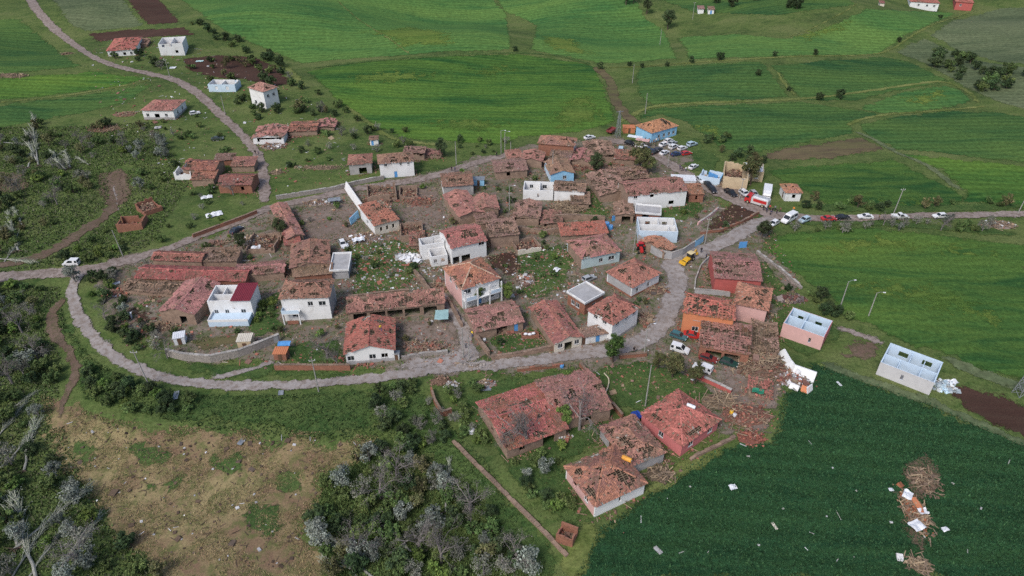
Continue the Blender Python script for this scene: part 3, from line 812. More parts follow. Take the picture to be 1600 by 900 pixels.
def slope(tb, bb, P, rng, col, frac, ts, sag, regular=False):
    """lay clay tiles (tb) on battens and rafters (bb) over one planar roof slope; P[0]->P[1] is the eave"""
    P = np.asarray(P, float)
    u = P[1] - P[0]; u /= np.linalg.norm(u)
    nrm = np.cross(u, P[2] - P[0]); nrm /= np.linalg.norm(nrm)
    if nrm[2] < 0: nrm = -nrm
    v = np.cross(nrm, u)
    if v[2] < 0: v = -v
    A = (P - P[0]) @ u; B = (P - P[0]) @ v
    a0, a1, b0, b1 = A.min(), A.max(), B.min(), B.max()
    st_a, st_b = 0.27 * ts, 0.36 * ts
    ca = np.arange(a0 + st_a / 2, a1, st_a); cb = np.arange(b0 + st_b / 2, b1, st_b)
    if len(ca) == 0 or len(cb) == 0: return
    CA, CB = np.meshgrid(ca, cb)
    ins = in_poly(CA, CB, np.stack([A, B], 1))
    hf = hole_field(rng, a0, a1, b0, b1, frac)
    keep = ins & ~hf(CA, CB)
    if regular:   # tiles stripped in a regular chequer of small gaps
        keep &= ~(((np.arange(len(cb))[:, None] % 2) == 0) & ((np.arange(len(ca))[None, :] % 3) != 0) & (rng.random(CA.shape) < 0.8)
                  & (np.sin(CA * 0.9 + 1) + np.sin(CB * 1.3) > -0.6))
    ka, kb = CA[keep], CB[keep]
    n = len(ka)
    def W(a, b, h):
        p = P[0] + a[..., None] * u + b[..., None] * v + h[..., None] * nrm
        p[..., 2] += sag(p[..., 0], p[..., 1])
        return p
    if n:
        j = lambda s: rng.normal(0, s, n)
        da, db = j(0.015), j(0.02)
        loose = (rng.random(n) < 0.05 + frac * 0.25)
        tw = np.where(loose, j(0.12), j(0.02)); lift = np.where(loose, np.abs(j(0.05)), 0)
        w, l = st_a * 0.52, st_b * 0.62
        V = np.zeros((n, 6, 3))
        for q, (sa, sb, hh) in enumerate([(-1, -1, 0.045), (0, -1, 0.13), (1, -1, 0.045), (-1, 1, 0.01), (0, 1, 0.09), (1, 1, 0.01)]):
            V[:, q] = W(ka + da + sa * w - sb * tw, kb + db + sb * l + sa * tw, np.full(n, hh * min(ts, 1.3)) + lift)
        F4 = np.array([[0, 1, 4, 3], [1, 2, 5, 4]])[None] + (np.arange(n) * 6)[:, None, None]
        F3 = np.array([[0, 2, 1]])[None] + (np.arange(n) * 6)[:, None, None]
        c1, c2 = np.array(col[0]), np.array(col[1])
        # weathering patches: low-frequency mix of the two tile tones, plus a tone of its own for each tile
        ph = rng.uniform(0, 6, 4)
        lf = 0.5 + 0.25 * np.sin(ka * 0.7 + ph[0] + np.sin(kb * 0.9 + ph[1])) + 0.25 * np.sin(kb * 1.1 + ph[2] + ka * 0.35)
        t = np.clip(lf + rng.normal(0, 0.28, n), 0, 1)[:, None]
        C = (c1 * t + c2 * (1 - t)) * rng.uniform(0.72, 1.22, n)[:, None]
        moss = np.sin(ka * .55 + ph[3]) + np.sin(kb * .8 + ph[1] * 2) + rng.normal(0, .5, n) > 1.5
        C[moss] = C[moss] * .55 + np.array((0.085, 0.075, 0.05)) * .6
        odd = rng.random(n)
        C[odd < 0.05] = (0.21, 0.155, 0.115)
        C[odd > 0.996] = (0.33, 0.29, 0.26)
        C = np.repeat(C[:, None], 6, 1).reshape(-1, 3)
        base = tb.n
        tb.v.append(V.reshape(-1, 3)); tb.c.append(C); tb.f4.append(F4.reshape(-1, 4) + base); tb.f3.append(F3.reshape(-1, 3) + base)
        tb.n += n * 6
    # battens along the eave, rafters up the slope
    poly = np.stack([A, B], 1)
    def span(ax, val):
        xs = []
        for i in range(len(poly)):
            p, q = poly[i], poly[(i + 1) % len(poly)]
            if (p[ax] - val) * (q[ax] - val) < 0:
                t = (val - p[ax]) / (q[ax] - p[ax]); xs.append(p[1 - ax] + t * (q[1 - ax] - p[1 - ax]))
        return (min(xs), max(xs)) if len(xs) >= 2 else None
    tone = np.array((0.27, 0.20, 0.14))
    for b in np.arange(b0 + 0.1, b1, max(0.36, st_b)):
        s = span(1, b)
        if s and s[1] - s[0] > 0.4:
            m = max(2, int((s[1] - s[0]) / 2.5) + 1)
            pts = W(np.linspace(s[0] + .05, s[1] - .05, m), np.full(m, b), np.full(m, -0.03))
            for q in range(m - 1): bb.bar(pts[q], pts[q + 1], 0.06, 0.04, tone * rng.uniform(0.6, 1.3))
    for a in np.arange(a0 + 0.3, a1, 0.85):
        s = span(0, a)
        if s and s[1] - s[0] > 0.4:
            pts = W(np.full(2, a), np.array([s[0] + .05, s[1] - .05]), np.full(2, -0.11))
            bb.bar(pts[0], pts[1], 0.09, 0.11, tone * rng.uniform(0.5, 0.9))

def caps(mb, a, b, rng, col, sag, ts=1.0, gap=0.1):
    a = np.array(a, float); b = np.array(b, float)
    L = np.linalg.norm(b - a); n = max(1, int(L / (0.42 * ts)))
    d = (b - a) / L; y = np.cross([0, 0, 1.0], d); y /= np.linalg.norm(y) + 1e-9
    for i in range(n):
        if rng.random() < gap: continue
        p, q = a + d * L * i / n, a + d * L * (i + 1.12) / n
        V = []
        for pt, k in ((p, 1.0), (q, 0.85)):
            z = sag(pt[0], pt[1])
            for s, hh in ((-0.17, 0.06), (-0.09, 0.17), (0.09, 0.17), (0.17, 0.06)):
                V.append(pt + y * s * k * ts + np.array([0, 0, hh * k + z]))
        c = np.array(col) * rng.uniform(0.75, 1.2)
        mb.add(V, [[0, 1, 5, 4], [1, 2, 6, 5], [2, 3, 7, 6], [0, 3, 2, 1]], c)

PANE, FRAME = {}, {}
def window(parent, x, y, z, rz, w, h, frame, broken=False):
    key = (round(w, 2), round(h, 2), frame.name)
    if key not in FRAME:
        f = MB(); t = 0.07
        f.box(-w / 2, -0.05, -h / 2, -w / 2 + t, 0.05, h / 2); f.box(w / 2 - t, -0.05, -h / 2, w / 2, 0.05, h / 2)
        f.box(-w / 2 + t, -0.05, -h / 2, w / 2 - t, 0.05, -h / 2 + t); f.box(-w / 2 + t, -0.05, h / 2 - t, w / 2 - t, 0.05, h / 2)
        f.box(-0.03, -0.045, -h / 2 + t, 0.03, 0.045, h / 2 - t)
        FRAME[key] = f.mesh("window_frame", frame)
        s = MB(); s.box(-w / 2 - 0.08, -0.16, -h / 2 - 0.09, w / 2 + 0.08, 0.0, -h / 2 - 0.005)
        FRAME[key + ('s',)] = s.mesh("sill", WALL['concrete'])
        p = MB(); p.box(-w / 2 + t, -0.012, -h / 2 + t, w / 2 - t, 0.012, h / 2 - t)
        PANE[key] = p.mesh("pane", glass_mat())
    o = link("window", FRAME[key], parent)
    o.location = (x, y, z); o.rotation_euler = (0, 0, rz)
    if not broken: link("pane", PANE[key], o)
    link("sill", FRAME[key + ('s',)], o)
    return o

def door(parent, x, y, z, rz, w, h, mat):
    d = MB(); d.box(-w / 2, -0.03, 0, w / 2, 0.03, h); d.box(-w / 2 + .12, -0.045, 0.15, w / 2 - .12, -0.03, h * 0.45); d.box(-w / 2 + .12, -0.045, h * 0.55, w / 2 - .12, -0.03, h - .12)
    o = d.obj("door", mat, parent); o.location = (x, y, z); o.rotation_euler = (0, 0, rz)
    k = MB(); k.box(w / 2 - .16, -0.09, h * .48, w / 2 - .1, -0.045, h * .52); k.obj("handle", metal_grey, o)
    return o

def panel(mb, L, H, T, ops, place, z0=-1.4, jag=None, rng=None, col=None):
    """a wall of length L and height H with real openings (x, z, w, h), written through place(x, depth, z)"""
    def bx(xa, xb, za, zb):
        if xb - xa < 0.02 or zb - za < 0.02: return
        V = np.array([place(x, y, z) for (x, y, z) in ((xa, 0, za), (xb, 0, za), (xb, T, za), (xa, T, za), (xa, 0, zb), (xb, 0, zb), (xb, T, zb), (xa, T, zb))])
        mb.add(V, BOXF, col)
    if jag:
        n = max(2, int(L / 0.7)); h = H
        for i in range(n):
            h = float(np.clip(h + rng.normal(0, jag * 0.5), H * (1 - jag), H))
            if rng.random() < 0.12: h = H * rng.uniform(0.2, 0.8)
            bx(L * i / n, L * (i + 1) / n, z0, max(0.25, h))
        return
    x = 0.0
    ops = sorted(ops)
    for (ox, oz, ow, oh) in ops:
        l, r = max(0.1, ox - ow / 2), min(L - 0.1, ox + ow / 2)
        if l < x: continue
        bx(x, l, z0, H); bx(l, r, z0, oz); bx(l, r, min(H, oz + oh), H)
        x = r
    bx(x, L, z0, H)

def rect_from(P0, P1, P2, h, zb=None):
    """eave rectangle from three corners seen in the photograph at eave height h"""
    px = np.array([P0[0], P1[0], P2[0]], float); py = np.array([P0[1], P1[1], P2[1]], float)
    if zb is None:
        g = plane_xy(px, py, h); zb = float(terr(g[:, 0], g[:, 1]).mean())
        g = plane_xy(px, py, zb + h); zb = float(terr(g[:, 0], g[:, 1]).mean())
    E0, E1, E2 = plane_xy(px, py, zb + h)
    a, b = E2 - E1, E0 - E1
    W, D = np.linalg.norm(a), np.linalg.norm(b)
    # best right-angled fit: turn the second side by a quarter and average the directions by length
    x = a / W * W + np.array([b[1], -b[0]]) / D * D
    x /= np.linalg.norm(x); y = np.array([-x[1], x[0]])
    W, D = (W + abs(a @ x)) / 2, (D + abs(b @ y)) / 2
    c = E1 + (a + b) / 2
    return c, math.atan2(x[1], x[0]), W, D, zb

_hs = [100]
def house(label, P0, P1, P2, h=3.0, roof='hip', rh=None, wall='white', inner='white', tile='red', hole=0.1, ov=0.35, win=None, name="village_house",
          category="house", group=None, walls=None, sagamp=0.0, axis=None, parts=(), jag=None, frame='w', regular=False, base=None, floor=None, capcol=None, size=None, zb=None, storey=None, fill=0.0, metal=None):
    _hs[0] += 1
    rng = np.random.default_rng(_hs[0] * 7 + 3)
    c, rz, We, De, zb = rect_from(P0, P1, P2, h, zb)
    if size: We, De = size
    elif roof in ('hip', 'gable', 'shed'): We, De = We * 1.06, De * 1.06
    We, De = max(We, 2.2), max(De, 2.0)
    if roof in ('open', 'ruin', 'flat'): ov = 0.0
    W, D = We - 2 * ov, De - 2 * ov
    dist = math.hypot(c[0], c[1])
    ts = 1.0 if dist < 190 else (1.35 if dist < 260 else 1.8)
    root = thing(name, label, category, (c[0], c[1], zb), rz, group)
    FOOT.append((c[0], c[1], rz, We / 2, De / 2))
    T = 0.28 if roof != 'open' else 0.24
    fm = frame_white if frame == 'w' else frame_wood
    faces = {'F': (W, lambda x, y, z: (x - W / 2, -D / 2 + y, z), 0.0, lambda x: (x - W / 2, -D / 2)),
             'B': (W, lambda x, y, z: (W / 2 - x, D / 2 - y, z), math.pi, lambda x: (W / 2 - x, D / 2)),
             'L': (D - 2 * T, lambda x, y, z: (-W / 2 + y, D / 2 - T - x, z), -math.pi / 2, lambda x: (-W / 2, D / 2 - T - x)),
             'R': (D - 2 * T, lambda x, y, z: (W / 2 - y, -D / 2 + T + x, z), math.pi / 2, lambda x: (W / 2, -D / 2 + T + x))}
    win = win or {}
    sh = storey or 2.9
    groups_ = {}
    inn = MB()
    for fk, (L, place, frz, at) in faces.items():
        wm = (walls or {}).get(fk, wall)
        mb = groups_.setdefault((fk, wm), MB())
        ops = []
        for spec in win.get(fk, ()):
            fr, kind = spec[0], spec[1]; lv = spec[2] if len(spec) > 2 else 0; ww = spec[3] if len(spec) > 3 else None
            if kind in 'wbo':
                w_, h_, z_ = (ww or 1.15), 1.25, 0.95 + lv * sh
            elif kind == 'd': w_, h_, z_ = (ww or 0.95), 2.0, 0.02 + lv * sh
            elif kind == 'g': w_, h_, z_ = (ww or 2.4), 2.1, 0.02 + lv * sh     # wide open bay
            else: continue
            if z_ + h_ > h - 0.15: h_ = h - 0.2 - z_
            if h_ < 0.4 or L < w_ + 0.4: continue
            x_ = float(np.clip(fr * L, w_ / 2 + 0.15, L - w_ / 2 - 0.15))
            ops.append((x_, z_, w_, h_))
            ax, ay = at(x_)
            ix, iy = math.sin(frz), -math.cos(frz)      # outward normal is (ix, iy)
            dx, dy = -ix * 0.10, -iy * 0.10
            if kind in 'wb': window(root, ax + dx, ay + dy, z_ + h_ / 2, frz, round(w_, 1), round(h_, 1), fm, kind == 'b')
            elif kind == 'd': door(root, ax + dx, ay + dy, z_, frz, w_, h_, frame_wood if rng.random() < 0.6 else metal_blue)
        if roof == 'open':
            panel(mb, L, h if not jag else h, T / 2, ops, place, jag=jag if (jag and fk in 'BR') else None, rng=rng)
            panel(inn, L, h - 0.004, T / 2, ops, (lambda pl: (lambda x, y, z: pl(x, y + T / 2 + 0.002, z)))(place), jag=None if not jag else 0.02, rng=rng)
        else:
            panel(mb, L, h, T, ops, place, jag=jag, rng=rng)
    for (fk, wm), mb in groups_.items():
        mb.obj("wall", WALL[wm], root)
    if roof == 'open':
        inn.obj("inner_wall", WALL[inner], root)
    if base:
        b = MB()
        b.box(-W / 2 - .06, -D / 2 - .06, -1.5, W / 2 + .06, -D / 2 - .003, base[1]); b.box(-W / 2 - .06, -D / 2 - .003, -1.5, -W / 2 - .003, D / 2 + .06, base[1]); b.box(W / 2 + .003, -D / 2 - .003, -1.5, W / 2 + .06, D / 2 + .06, base[1])
        b.obj("plinth", WALL[base[0]], root)
    sx = rng.uniform(-0.2, 0.2) * W; sy = rng.uniform(-0.2, 0.2) * D
    def sag(x, y):
        return -sagamp * np.exp(-(((x - sx) / (W * 0.3)) ** 2 + ((y - sy) / (D * 0.35)) ** 2)) + 0.25 * sagamp * np.sin(x * 1.7 + sx) * np.sin(y * 1.3 + sy)
    X, Y = We / 2, De / 2
    col = [np.array(q) * rng.uniform(.86, 1.16) * np.array([1, rng.uniform(.93, 1.12), rng.uniform(.92, 1.15)]) for q in TILE[tile]]
    hole = hole * 1.7 + .02 if hole > 0 else 0
    cc = capcol or tuple(np.array(col[0]) * 1.05)
    if roof in ('hip', 'gable', 'shed'):
        rh = rh if rh is not None else min(We, De) * 0.5 * (0.42 if roof != 'shed' else 0.35)
        tb, bb, cp = MB(), MB(), MB()
        ax = axis or ('x' if We >= De else 'y')
        args = lambda P: slope(tb, bb, P, rng, col, hole, ts, sag, regular)
        if roof == 'hip':
            if ax == 'x':
                r = max(0.4, X - Y * 0.95); A, B_ = (-r, 0, h + rh), (r, 0, h + rh)
                args([(-X, -Y, h), (X, -Y, h), B_, A]); args([(X, Y, h), (-X, Y, h), A, B_])
                args([(-X, Y, h), (-X, -Y, h), A]); args([(X, -Y, h), (X, Y, h), B_])
                hips = [((-X, -Y, h), A), ((-X, Y, h), A), ((X, -Y, h), B_), ((X, Y, h), B_)]
            else:
                r = max(0.4, Y - X * 0.95); A, B_ = (0, -r, h + rh), (0, r, h + rh)
                args([(X, -Y, h), (X, Y, h), B_, A]); args([(-X, Y, h), (-X, -Y, h), A, B_])
                args([(-X, -Y, h), (X, -Y, h), A]); args([(X, Y, h), (-X, Y, h), B_])
                hips = [((-X, -Y, h), A), ((X, -Y, h), A), ((-X, Y, h), B_), ((X, Y, h), B_)]
            caps(cp, A, B_, rng, cc, sag, ts, 0.05 + hole * .5)
            for p, q in hips: caps(cp, p, q, rng, cc, sag, ts, 0.08 + hole * .5)
        elif roof == 'gable':
            gms = []
            if ax == 'x':
                A, B_ = (-X, 0, h + rh), (X, 0, h + rh)
                args([(-X, -Y, h), (X, -Y, h), B_, A]); args([(X, Y, h), (-X, Y, h), A, B_])
                for s in (-1, 1):
                    x = s * (W / 2); xi = s * (W / 2 - T); g = rh * D / De - 0.1
                    gms.append(MB()); gms[-1].add([(x, -D / 2, h), (x, D / 2, h), (x, 0, h + g), (xi, -D / 2, h), (xi, D / 2, h), (xi, 0, h + g)], [[0, 1, 2], [3, 5, 4]])
            else:
                A, B_ = (0, -Y, h + rh), (0, Y, h + rh)
                args([(X, -Y, h), (X, Y, h), B_, A]); args([(-X, Y, h), (-X, -Y, h), A, B_])
                for s in (-1, 1):
                    y = s * (D / 2); yi = s * (D / 2 - T); g = rh * W / We - 0.1
                    gms.append(MB()); gms[-1].add([(-W / 2, y, h), (W / 2, y, h), (0, y, h + g), (-W / 2, yi, h), (W / 2, yi, h), (0, yi, h + g)], [[0, 1, 2], [3, 5, 4]])
            for gm, fk in zip(gms, 'LR' if ax == 'x' else 'FB'):
                gm.obj("gable", WALL[(walls or {}).get(fk, wall)], root)
            caps(cp, A, B_, rng, cc, sag, ts, 0.1 + hole * .5)
        else:
            args([(-X, -Y, h), (X, -Y, h), (X, Y, h + rh), (-X, Y, h + rh)])
            sds = [MB(), MB(), MB()]; sd = sds[0]
            V = [(-W / 2, D / 2, h), (W / 2, D / 2, h), (W / 2, D / 2, h + rh - .12), (-W / 2, D / 2, h + rh - .12)]
            sd.add(V + [(q[0], q[1] - T, q[2]) for q in V], [[0, 1, 2, 3], [4, 7, 6, 5], [3, 2, 6, 7]])
            for s in (-1, 1):
                x = s * W / 2; xi = s * (W / 2 - T)
                sds[1 if s < 0 else 2].add([(x, -D / 2, h), (x, D / 2, h), (x, D / 2, h + rh - .12), (xi, -D / 2, h), (xi, D / 2, h), (xi, D / 2, h + rh - .12)], [[0, 1, 2], [3, 5, 4]])
            for sd in sds: sd.obj("gable", WALL[wall], root)
        rf = bb.obj("roof", wood_mat, root)
        tb.obj("roof_tiles", tile_mat, rf, kind="stuff")
        if cp.v: cp.obj("ridge_caps", tile_mat, rf, kind="stuff")
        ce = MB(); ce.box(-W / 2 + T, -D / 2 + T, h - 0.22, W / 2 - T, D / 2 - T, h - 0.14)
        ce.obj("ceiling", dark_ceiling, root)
    elif roof == 'flat':
        f = MB(); f.box(-W / 2 - .25, -D / 2 - .25, h, W / 2 + .25, D / 2 + .25, h + .2); s = f.obj("roof_slab", WALL['concrete'], root)
        p = MB(); t = .2; q = .45
        p.box(-W / 2 - .25, -D / 2 - .25, h + .2, W / 2 + .25, -D / 2 - .25 + t, h + .2 + q); p.box(-W / 2 - .25, D / 2 + .25 - t, h + .2, W / 2 + .25, D / 2 + .25, h + .2 + q)
        p.box(-W / 2 - .25, -D / 2 - .25 + t, h + .2, -W / 2 - .25 + t, D / 2 + .25 - t, h + .2 + q); p.box(W / 2 + .25 - t, -D / 2 - .25 + t, h + .2, W / 2 + .25, D / 2 + .25 - t, h + .2 + q)
        p.obj("parapet", WALL['white'], s)
    elif roof in ('open', 'ruin'):
        fl = MB(); z = floor if floor is not None else 0.12
        fl.box(-W / 2 + T, -D / 2 + T, z - .15, W / 2 - T, D / 2 - T, z)
        fl.obj("floor", floor_mat if roof == 'open' else yard_in, root)
        if roof == 'open':
            for (x0, y0, x1, y1, hh) in parts:
                ax_, ay_, bx_, by_ = (x0 - .5) * (W - 2 * T), (y0 - .5) * (D - 2 * T), (x1 - .5) * (W - 2 * T), (y1 - .5) * (D - 2 * T)
                t = 0.08; pm = MB()
                if abs(bx_ - ax_) > abs(by_ - ay_): pm.box(min(ax_, bx_), ay_ - t, z, max(ax_, bx_), ay_ + t, z + (h - z) * hh)
                else: pm.box(ax_ - t, min(ay_, by_), z, ax_ + t, max(ay_, by_), z + (h - z) * hh - .01)
                pm.obj("partition", WALL[inner], root)
        fill = fill or (0.25 if roof == 'open' else 0.8)
    if roof in ('hip', 'gable', 'shed') and hole > .12 and name not in ("school",):
        # tiles and bricks shed along the foot of the walls, in uneven drifts
        r = MB(); m_ = int((We + De) * (2.0 + 9 * min(hole, .6)) * (1.0 if dist < 260 else .5))
        drift = rng.uniform(0, 2 * math.pi, 5)
        pal = [tuple(c * .95) for c in col] + PAL_RUIN
        for _ in range(m_):
            a_ = rng.choice(drift) + rng.normal(0, .35); q = rng.exponential(.8)
            ca_, sa_ = math.cos(a_), math.sin(a_)
            k_ = min(We / 2 / max(abs(ca_), 1e-3), De / 2 / max(abs(sa_), 1e-3))
            x_, y_ = ca_ * (k_ + q) , sa_ * (k_ + q)
            wx = c[0] + x_ * math.cos(rz) - y_ * math.sin(rz); wy = c[1] + x_ * math.sin(rz) + y_ * math.cos(rz)
            cc_ = np.array(pal[rng.integers(len(pal))]) * rng.uniform(.7, 1.25)
            if rng.random() < .14: s_ = (rng.uniform(.7, 2.2), .11, .06); cc_ = np.array(PAL_WOOD[rng.integers(4)]) * rng.uniform(.8, 1.3)
            else: w_ = .26 * rng.lognormal(0, .4); s_ = (w_, w_ * rng.uniform(.5, 1), w_ * rng.uniform(.3, .6))
            r.obox((x_, y_, float(terr(wx, wy)) - zb + .1 + .5 * max(0, .7 - q) * rng.random()), s_, rot3(rng, .3), cc_)
        r.obj("fallen_tiles", debris_mat, root, kind="stuff")
    if fill:
        r = MB(); scatter_bits(r, rng, int(W * D * (2.2 if roof == 'open' else 6)), (-W / 2 + .3, W / 2 - .3, -D / 2 + .3, D / 2 - .3), lambda x, y: (floor or 0.12) + (0 if roof == 'open' else fill * max(0.0, 1 - (x / W * 2) ** 2) * rng.random()), PAL_RUIN if roof == 'ruin' else PAL_MIX, 0.16 if roof == 'open' else 0.3)
        r.obj("rubble", debris_mat, root, kind="stuff")
    return root

yard_in = plain("trodden_earth_floor", (0.13, 0.095, 0.08), var=0.3, scale=0.9)
PAL_MIX = [(0.30, 0.14, 0.10), (0.33, 0.27, 0.21), (0.42, 0.40, 0.39), (0.20, 0.15, 0.12), (0.62, 0.62, 0.62)]
PAL_RUIN = [(0.22, 0.13, 0.10), (0.27, 0.11, 0.08), (0.18, 0.12, 0.09), (0.30, 0.22, 0.15), (0.24, 0.15, 0.12)]
PAL_WOOD = [(0.29, 0.21, 0.14), (0.34, 0.26, 0.175), (0.23, 0.17, 0.12), (0.18, 0.135, 0.10)]
PAL_TILE = [(0.30, 0.11, 0.08), (0.25, 0.10, 0.075), (0.34, 0.14, 0.10), (0.20, 0.10, 0.08)]
PAL_WHITE = [(0.66, 0.66, 0.67), (0.50, 0.50, 0.52), (0.40, 0.40, 0.41)]

def rot3(rng, flat=0.35):
    a, b, c = rng.uniform(0, 2 * math.pi), rng.normal(0, flat), rng.normal(0, flat)
    ca, sa, cb, sb, cc, s_c = math.cos(a), math.sin(a), math.cos(b), math.sin(b), math.cos(c), math.sin(c)
    Rz = np.array([[ca, -sa, 0], [sa, ca, 0], [0, 0, 1]]); Ry = np.array([[cb, 0, sb], [0, 1, 0], [-sb, 0, cb]]); Rx = np.array([[1, 0, 0], [0, cc, -s_c], [0, s_c, cc]])
    return Rz @ Ry @ Rx

def scatter_bits(mb, rng, n, box, zf, pal, size, plank=0.15, plank_len=1.6):
    for _ in range(n):
        x, y = rng.uniform(box[0], box[1]), rng.uniform(box[2], box[3])
        c = np.array(pal[rng.integers(len(pal))]) * rng.uniform(0.7, 1.25)
        if rng.random() < plank:
            s = (plank_len * rng.uniform(0.4, 1.2), 0.12, 0.05); c = np.array(PAL_WOOD[rng.integers(4)]) * rng.uniform(.7, 1.2)
            R = rot3(rng, 0.2)
        else:
            k = size * rng.lognormal(0, 0.4); s = (k, k * rng.uniform(.5, 1), k * rng.uniform(.25, .6)); R = rot3(rng)
        mb.obox((x, y, zf(x, y) + s[2] * 0.3), s, R, c)
# ================================================================== BUILDINGS: the village, house by house
S = dict(name="farm_shed", category="shed")
B = dict(name="barn", category="barn")
R = dict(name="ruined_house", category="ruin")
W3 = [(.2, 'w'), (.5, 'd'), (.8, 'w')]
# ---- lower cluster by the dense field
house("long red tiled barn behind a bare grey tree below the lane", (748, 630), (792, 703), (884, 668), 2.6, 'gable', 1.9, 'adobe', tile='bright', hole=.10, sagamp=.25, win={'F': [(.25, 'o'), (.7, 'g')], 'L': [(.5, 'o')]}, axis='x', **B)
house("shorter pink tiled barn joined to the long barn's end", (852, 595), (880, 655), (938, 638), 3.0, 'gable', 1.9, 'adobe', tile='pinkish', hole=.12, sagamp=.2, axis='x', win={'F': [(.6, 'o')]}, size=(11.5, 12.0), **B)
house("grey outbuilding with a battered roof between two red hip roofs", (939, 668), (988, 719), (1038, 706), 2.6, 'hip', 1.6, 'grey', tile='pinkish', size=(7.8, 10.4), hole=.28, sagamp=.25, win={'L': [(.35, 'd')]}, name="outbuilding", category="outbuilding")
house("salmon pink house with a red hip roof and white framed windows", (998, 646), (1066, 692), (1129, 656), 2.9, 'hip', 2.2, 'pink', tile='bright', hole=.09, win={'F': [(.25, 'w', 0, 1.3), (.78, 'w', 0, 1.3)], 'L': [(.5, 'w')]})
house("hip roofed house with white side wall at the dense field's corner", (882, 729), (931, 789), (1011, 755), 2.9, 'hip', 2.2, 'palepink', walls={'F': 'white', 'B': 'white'}, tile='red', hole=.13, win={'L': [(.3, 'o'), (.72, 'b')], 'F': [(.5, 'o', 0, .5)]})
house("tiny brick hut with a broken roof below the corner house", (880, 816), (874, 833), (893, 842), 2.0, 'ruin', wall='brick', size=(2.8, 2.6), fill=.3, jag=.15, name="brick_hut", category="hut")
# ---- right cluster along the lane
house("tall red walled house with brown tiles by the yellow digger", (1111, 394), (1117, 434), (1189, 438), 4.2, 'gable', 1.4, 'red', tile='mixed', hole=.14, axis='x', win={'L': [(.5, 'w', 1)]})
house("pale pink fronted house with half its tiles blown off", (1156, 442), (1144, 474), (1198, 484), 4.4, 'hip', 1.5, 'palepink', walls={'R': 'cream', 'L': 'pink'}, tile='orange', hole=.16, win={'F': [(.35, 'o', 1, .6)]})
house("orange two storey house with white windows over a red car", (1073, 458), (1068, 488), (1146, 500), 5.6, 'hip', 1.6, 'orange', tile='bright', hole=.22, regular=True, win={'F': [(.28, 'w', 1, 1.4), (.28, 'w', 0, 1.4), (.75, 'w', 0)], 'L': [(.4, 'd', 1), (.4, 'g')]})
house("wide carport whose tiles are stripped in a grid pattern", (1098, 506), (1092, 541), (1170, 553), 3.0, 'shed', 1.4, 'brick', tile='pinkish', hole=.16, regular=True, win={'F': [(.3, 'g', 0, 3.2), (.68, 'g', 0, 3.2)], 'L': [(.5, 'g', 0, 3)]}, name="carport", category="carport")
house("collapsed tiled roof leaning on the carport's far end", (1176, 506), (1172, 545), (1214, 548), 1.6, 'shed', .8, 'adobe', tile='brown', hole=.45, sagamp=.5, jag=.3, **R)
house("fallen roof section with bared rafters below the timber heap", (1172, 592), (1166, 618), (1204, 622), 0.8, 'shed', .7, 'adobe', tile='bright', hole=.45, regular=True, sagamp=.2, **R)
house("pink roofless house with pale blue rooms by the green field", (1241, 482), (1221, 505), (1286, 525), 3.6, 'open', wall='palepink', inner='iceblue', walls={'R': 'pink'}, parts=[(0, .55, 1, .55, .95), (.42, 0, .42, 1, .95)], win={'B': [(.3, 'o', 0, 1.4), (.75, 'o')], 'F': [(.7, 'o', 0, .5)]}, name="roofless_house")
house("light blue roofless house standing alone beside the bare soil", (1392, 536), (1375, 566), (1460, 598), 3.2, 'open', wall='grey', inner='iceblue', walls={'B': 'iceblue', 'R': 'iceblue', 'L': 'iceblue', 'F': 'lightgrey'}, parts=[(0, .45, 1, .45, .95), (.45, .45, .45, 1, .95), (.72, 0, .72, .8, .95), (.3, 0, .3, .45, .9)], win={'B': [(.25, 'o', 0, 1.8), (.7, 'o', 0, 1.8)], 'F': [(.45, 'o', 0, .5)]}, name="roofless_house")
# ---- centre, along the lane
house("white two storey house with red hip roof at the lane's bend", (912, 484), (957, 503), (1005, 481), 5.0, 'hip', 1.9, 'white', tile='red', hole=.16, win={'F': [(.2, 'w', 1), (.55, 'w', 1), (.85, 'w', 1), (.3, 'o')], 'L': [(.3, 'w', 1), (.7, 'w', 1)]}, base=('grey', .7))
house("brick house with a flat concrete roof and white parapet", (884, 458), (914, 473), (946, 460), 3.2, 'flat', wall='brick', win={'L': [(.3, 'w'), (.6, 'w')], 'F': [(.5, 'w')]}, name="flat_roof_house")
house("red hip roofed house with bright white front facing the lane", (945, 425), (988, 447), (1035, 427), 3.2, 'hip', 2.2, 'white', walls={'L': 'concrete'}, tile='red', hole=.10, win={'F': [(.2, 'w', 0, .9), (.6, 'w', 0, .9)]}, base=('brick', .6))
house("hip roofed house with faded teal front and white window bars", (886, 377), (910, 404), (970, 392), 3.2, 'hip', 1.8, 'teal', walls={'L': 'adobe'}, tile='pinkish', hole=.14, win={'F': [(.78, 'w', 0, 1.7), (.5, 'w')]})
house("low long shed with a plain red roof behind the teal house", (874, 353), (878, 369), (948, 364), 2.2, 'shed', .8, 'adobe', tile='bright', hole=.04, **S)
house("white roofless house with square window holes above the curved wall", (994, 338), (1000, 360), (1061, 363), 3.4, 'open', wall='iceblue', inner='white', parts=[(0, .5, 1, .5, .95), (.55, .5, .55, 1, .95), (.8, 0, .8, .5, .9)], win={'B': [(.25, 'o', 0, 1.3), (.7, 'o', 0, 1.3)], 'F': [(.55, 'w', 0, 1.5)], 'L': [(.5, 'w')]}, name="roofless_house")
house("small red roofed shed inside the curved concrete wall", (1018, 366), (1001, 376), (1038, 396), 2.0, 'gable', .9, 'adobe', tile='orange', hole=.08, axis='y', **S)
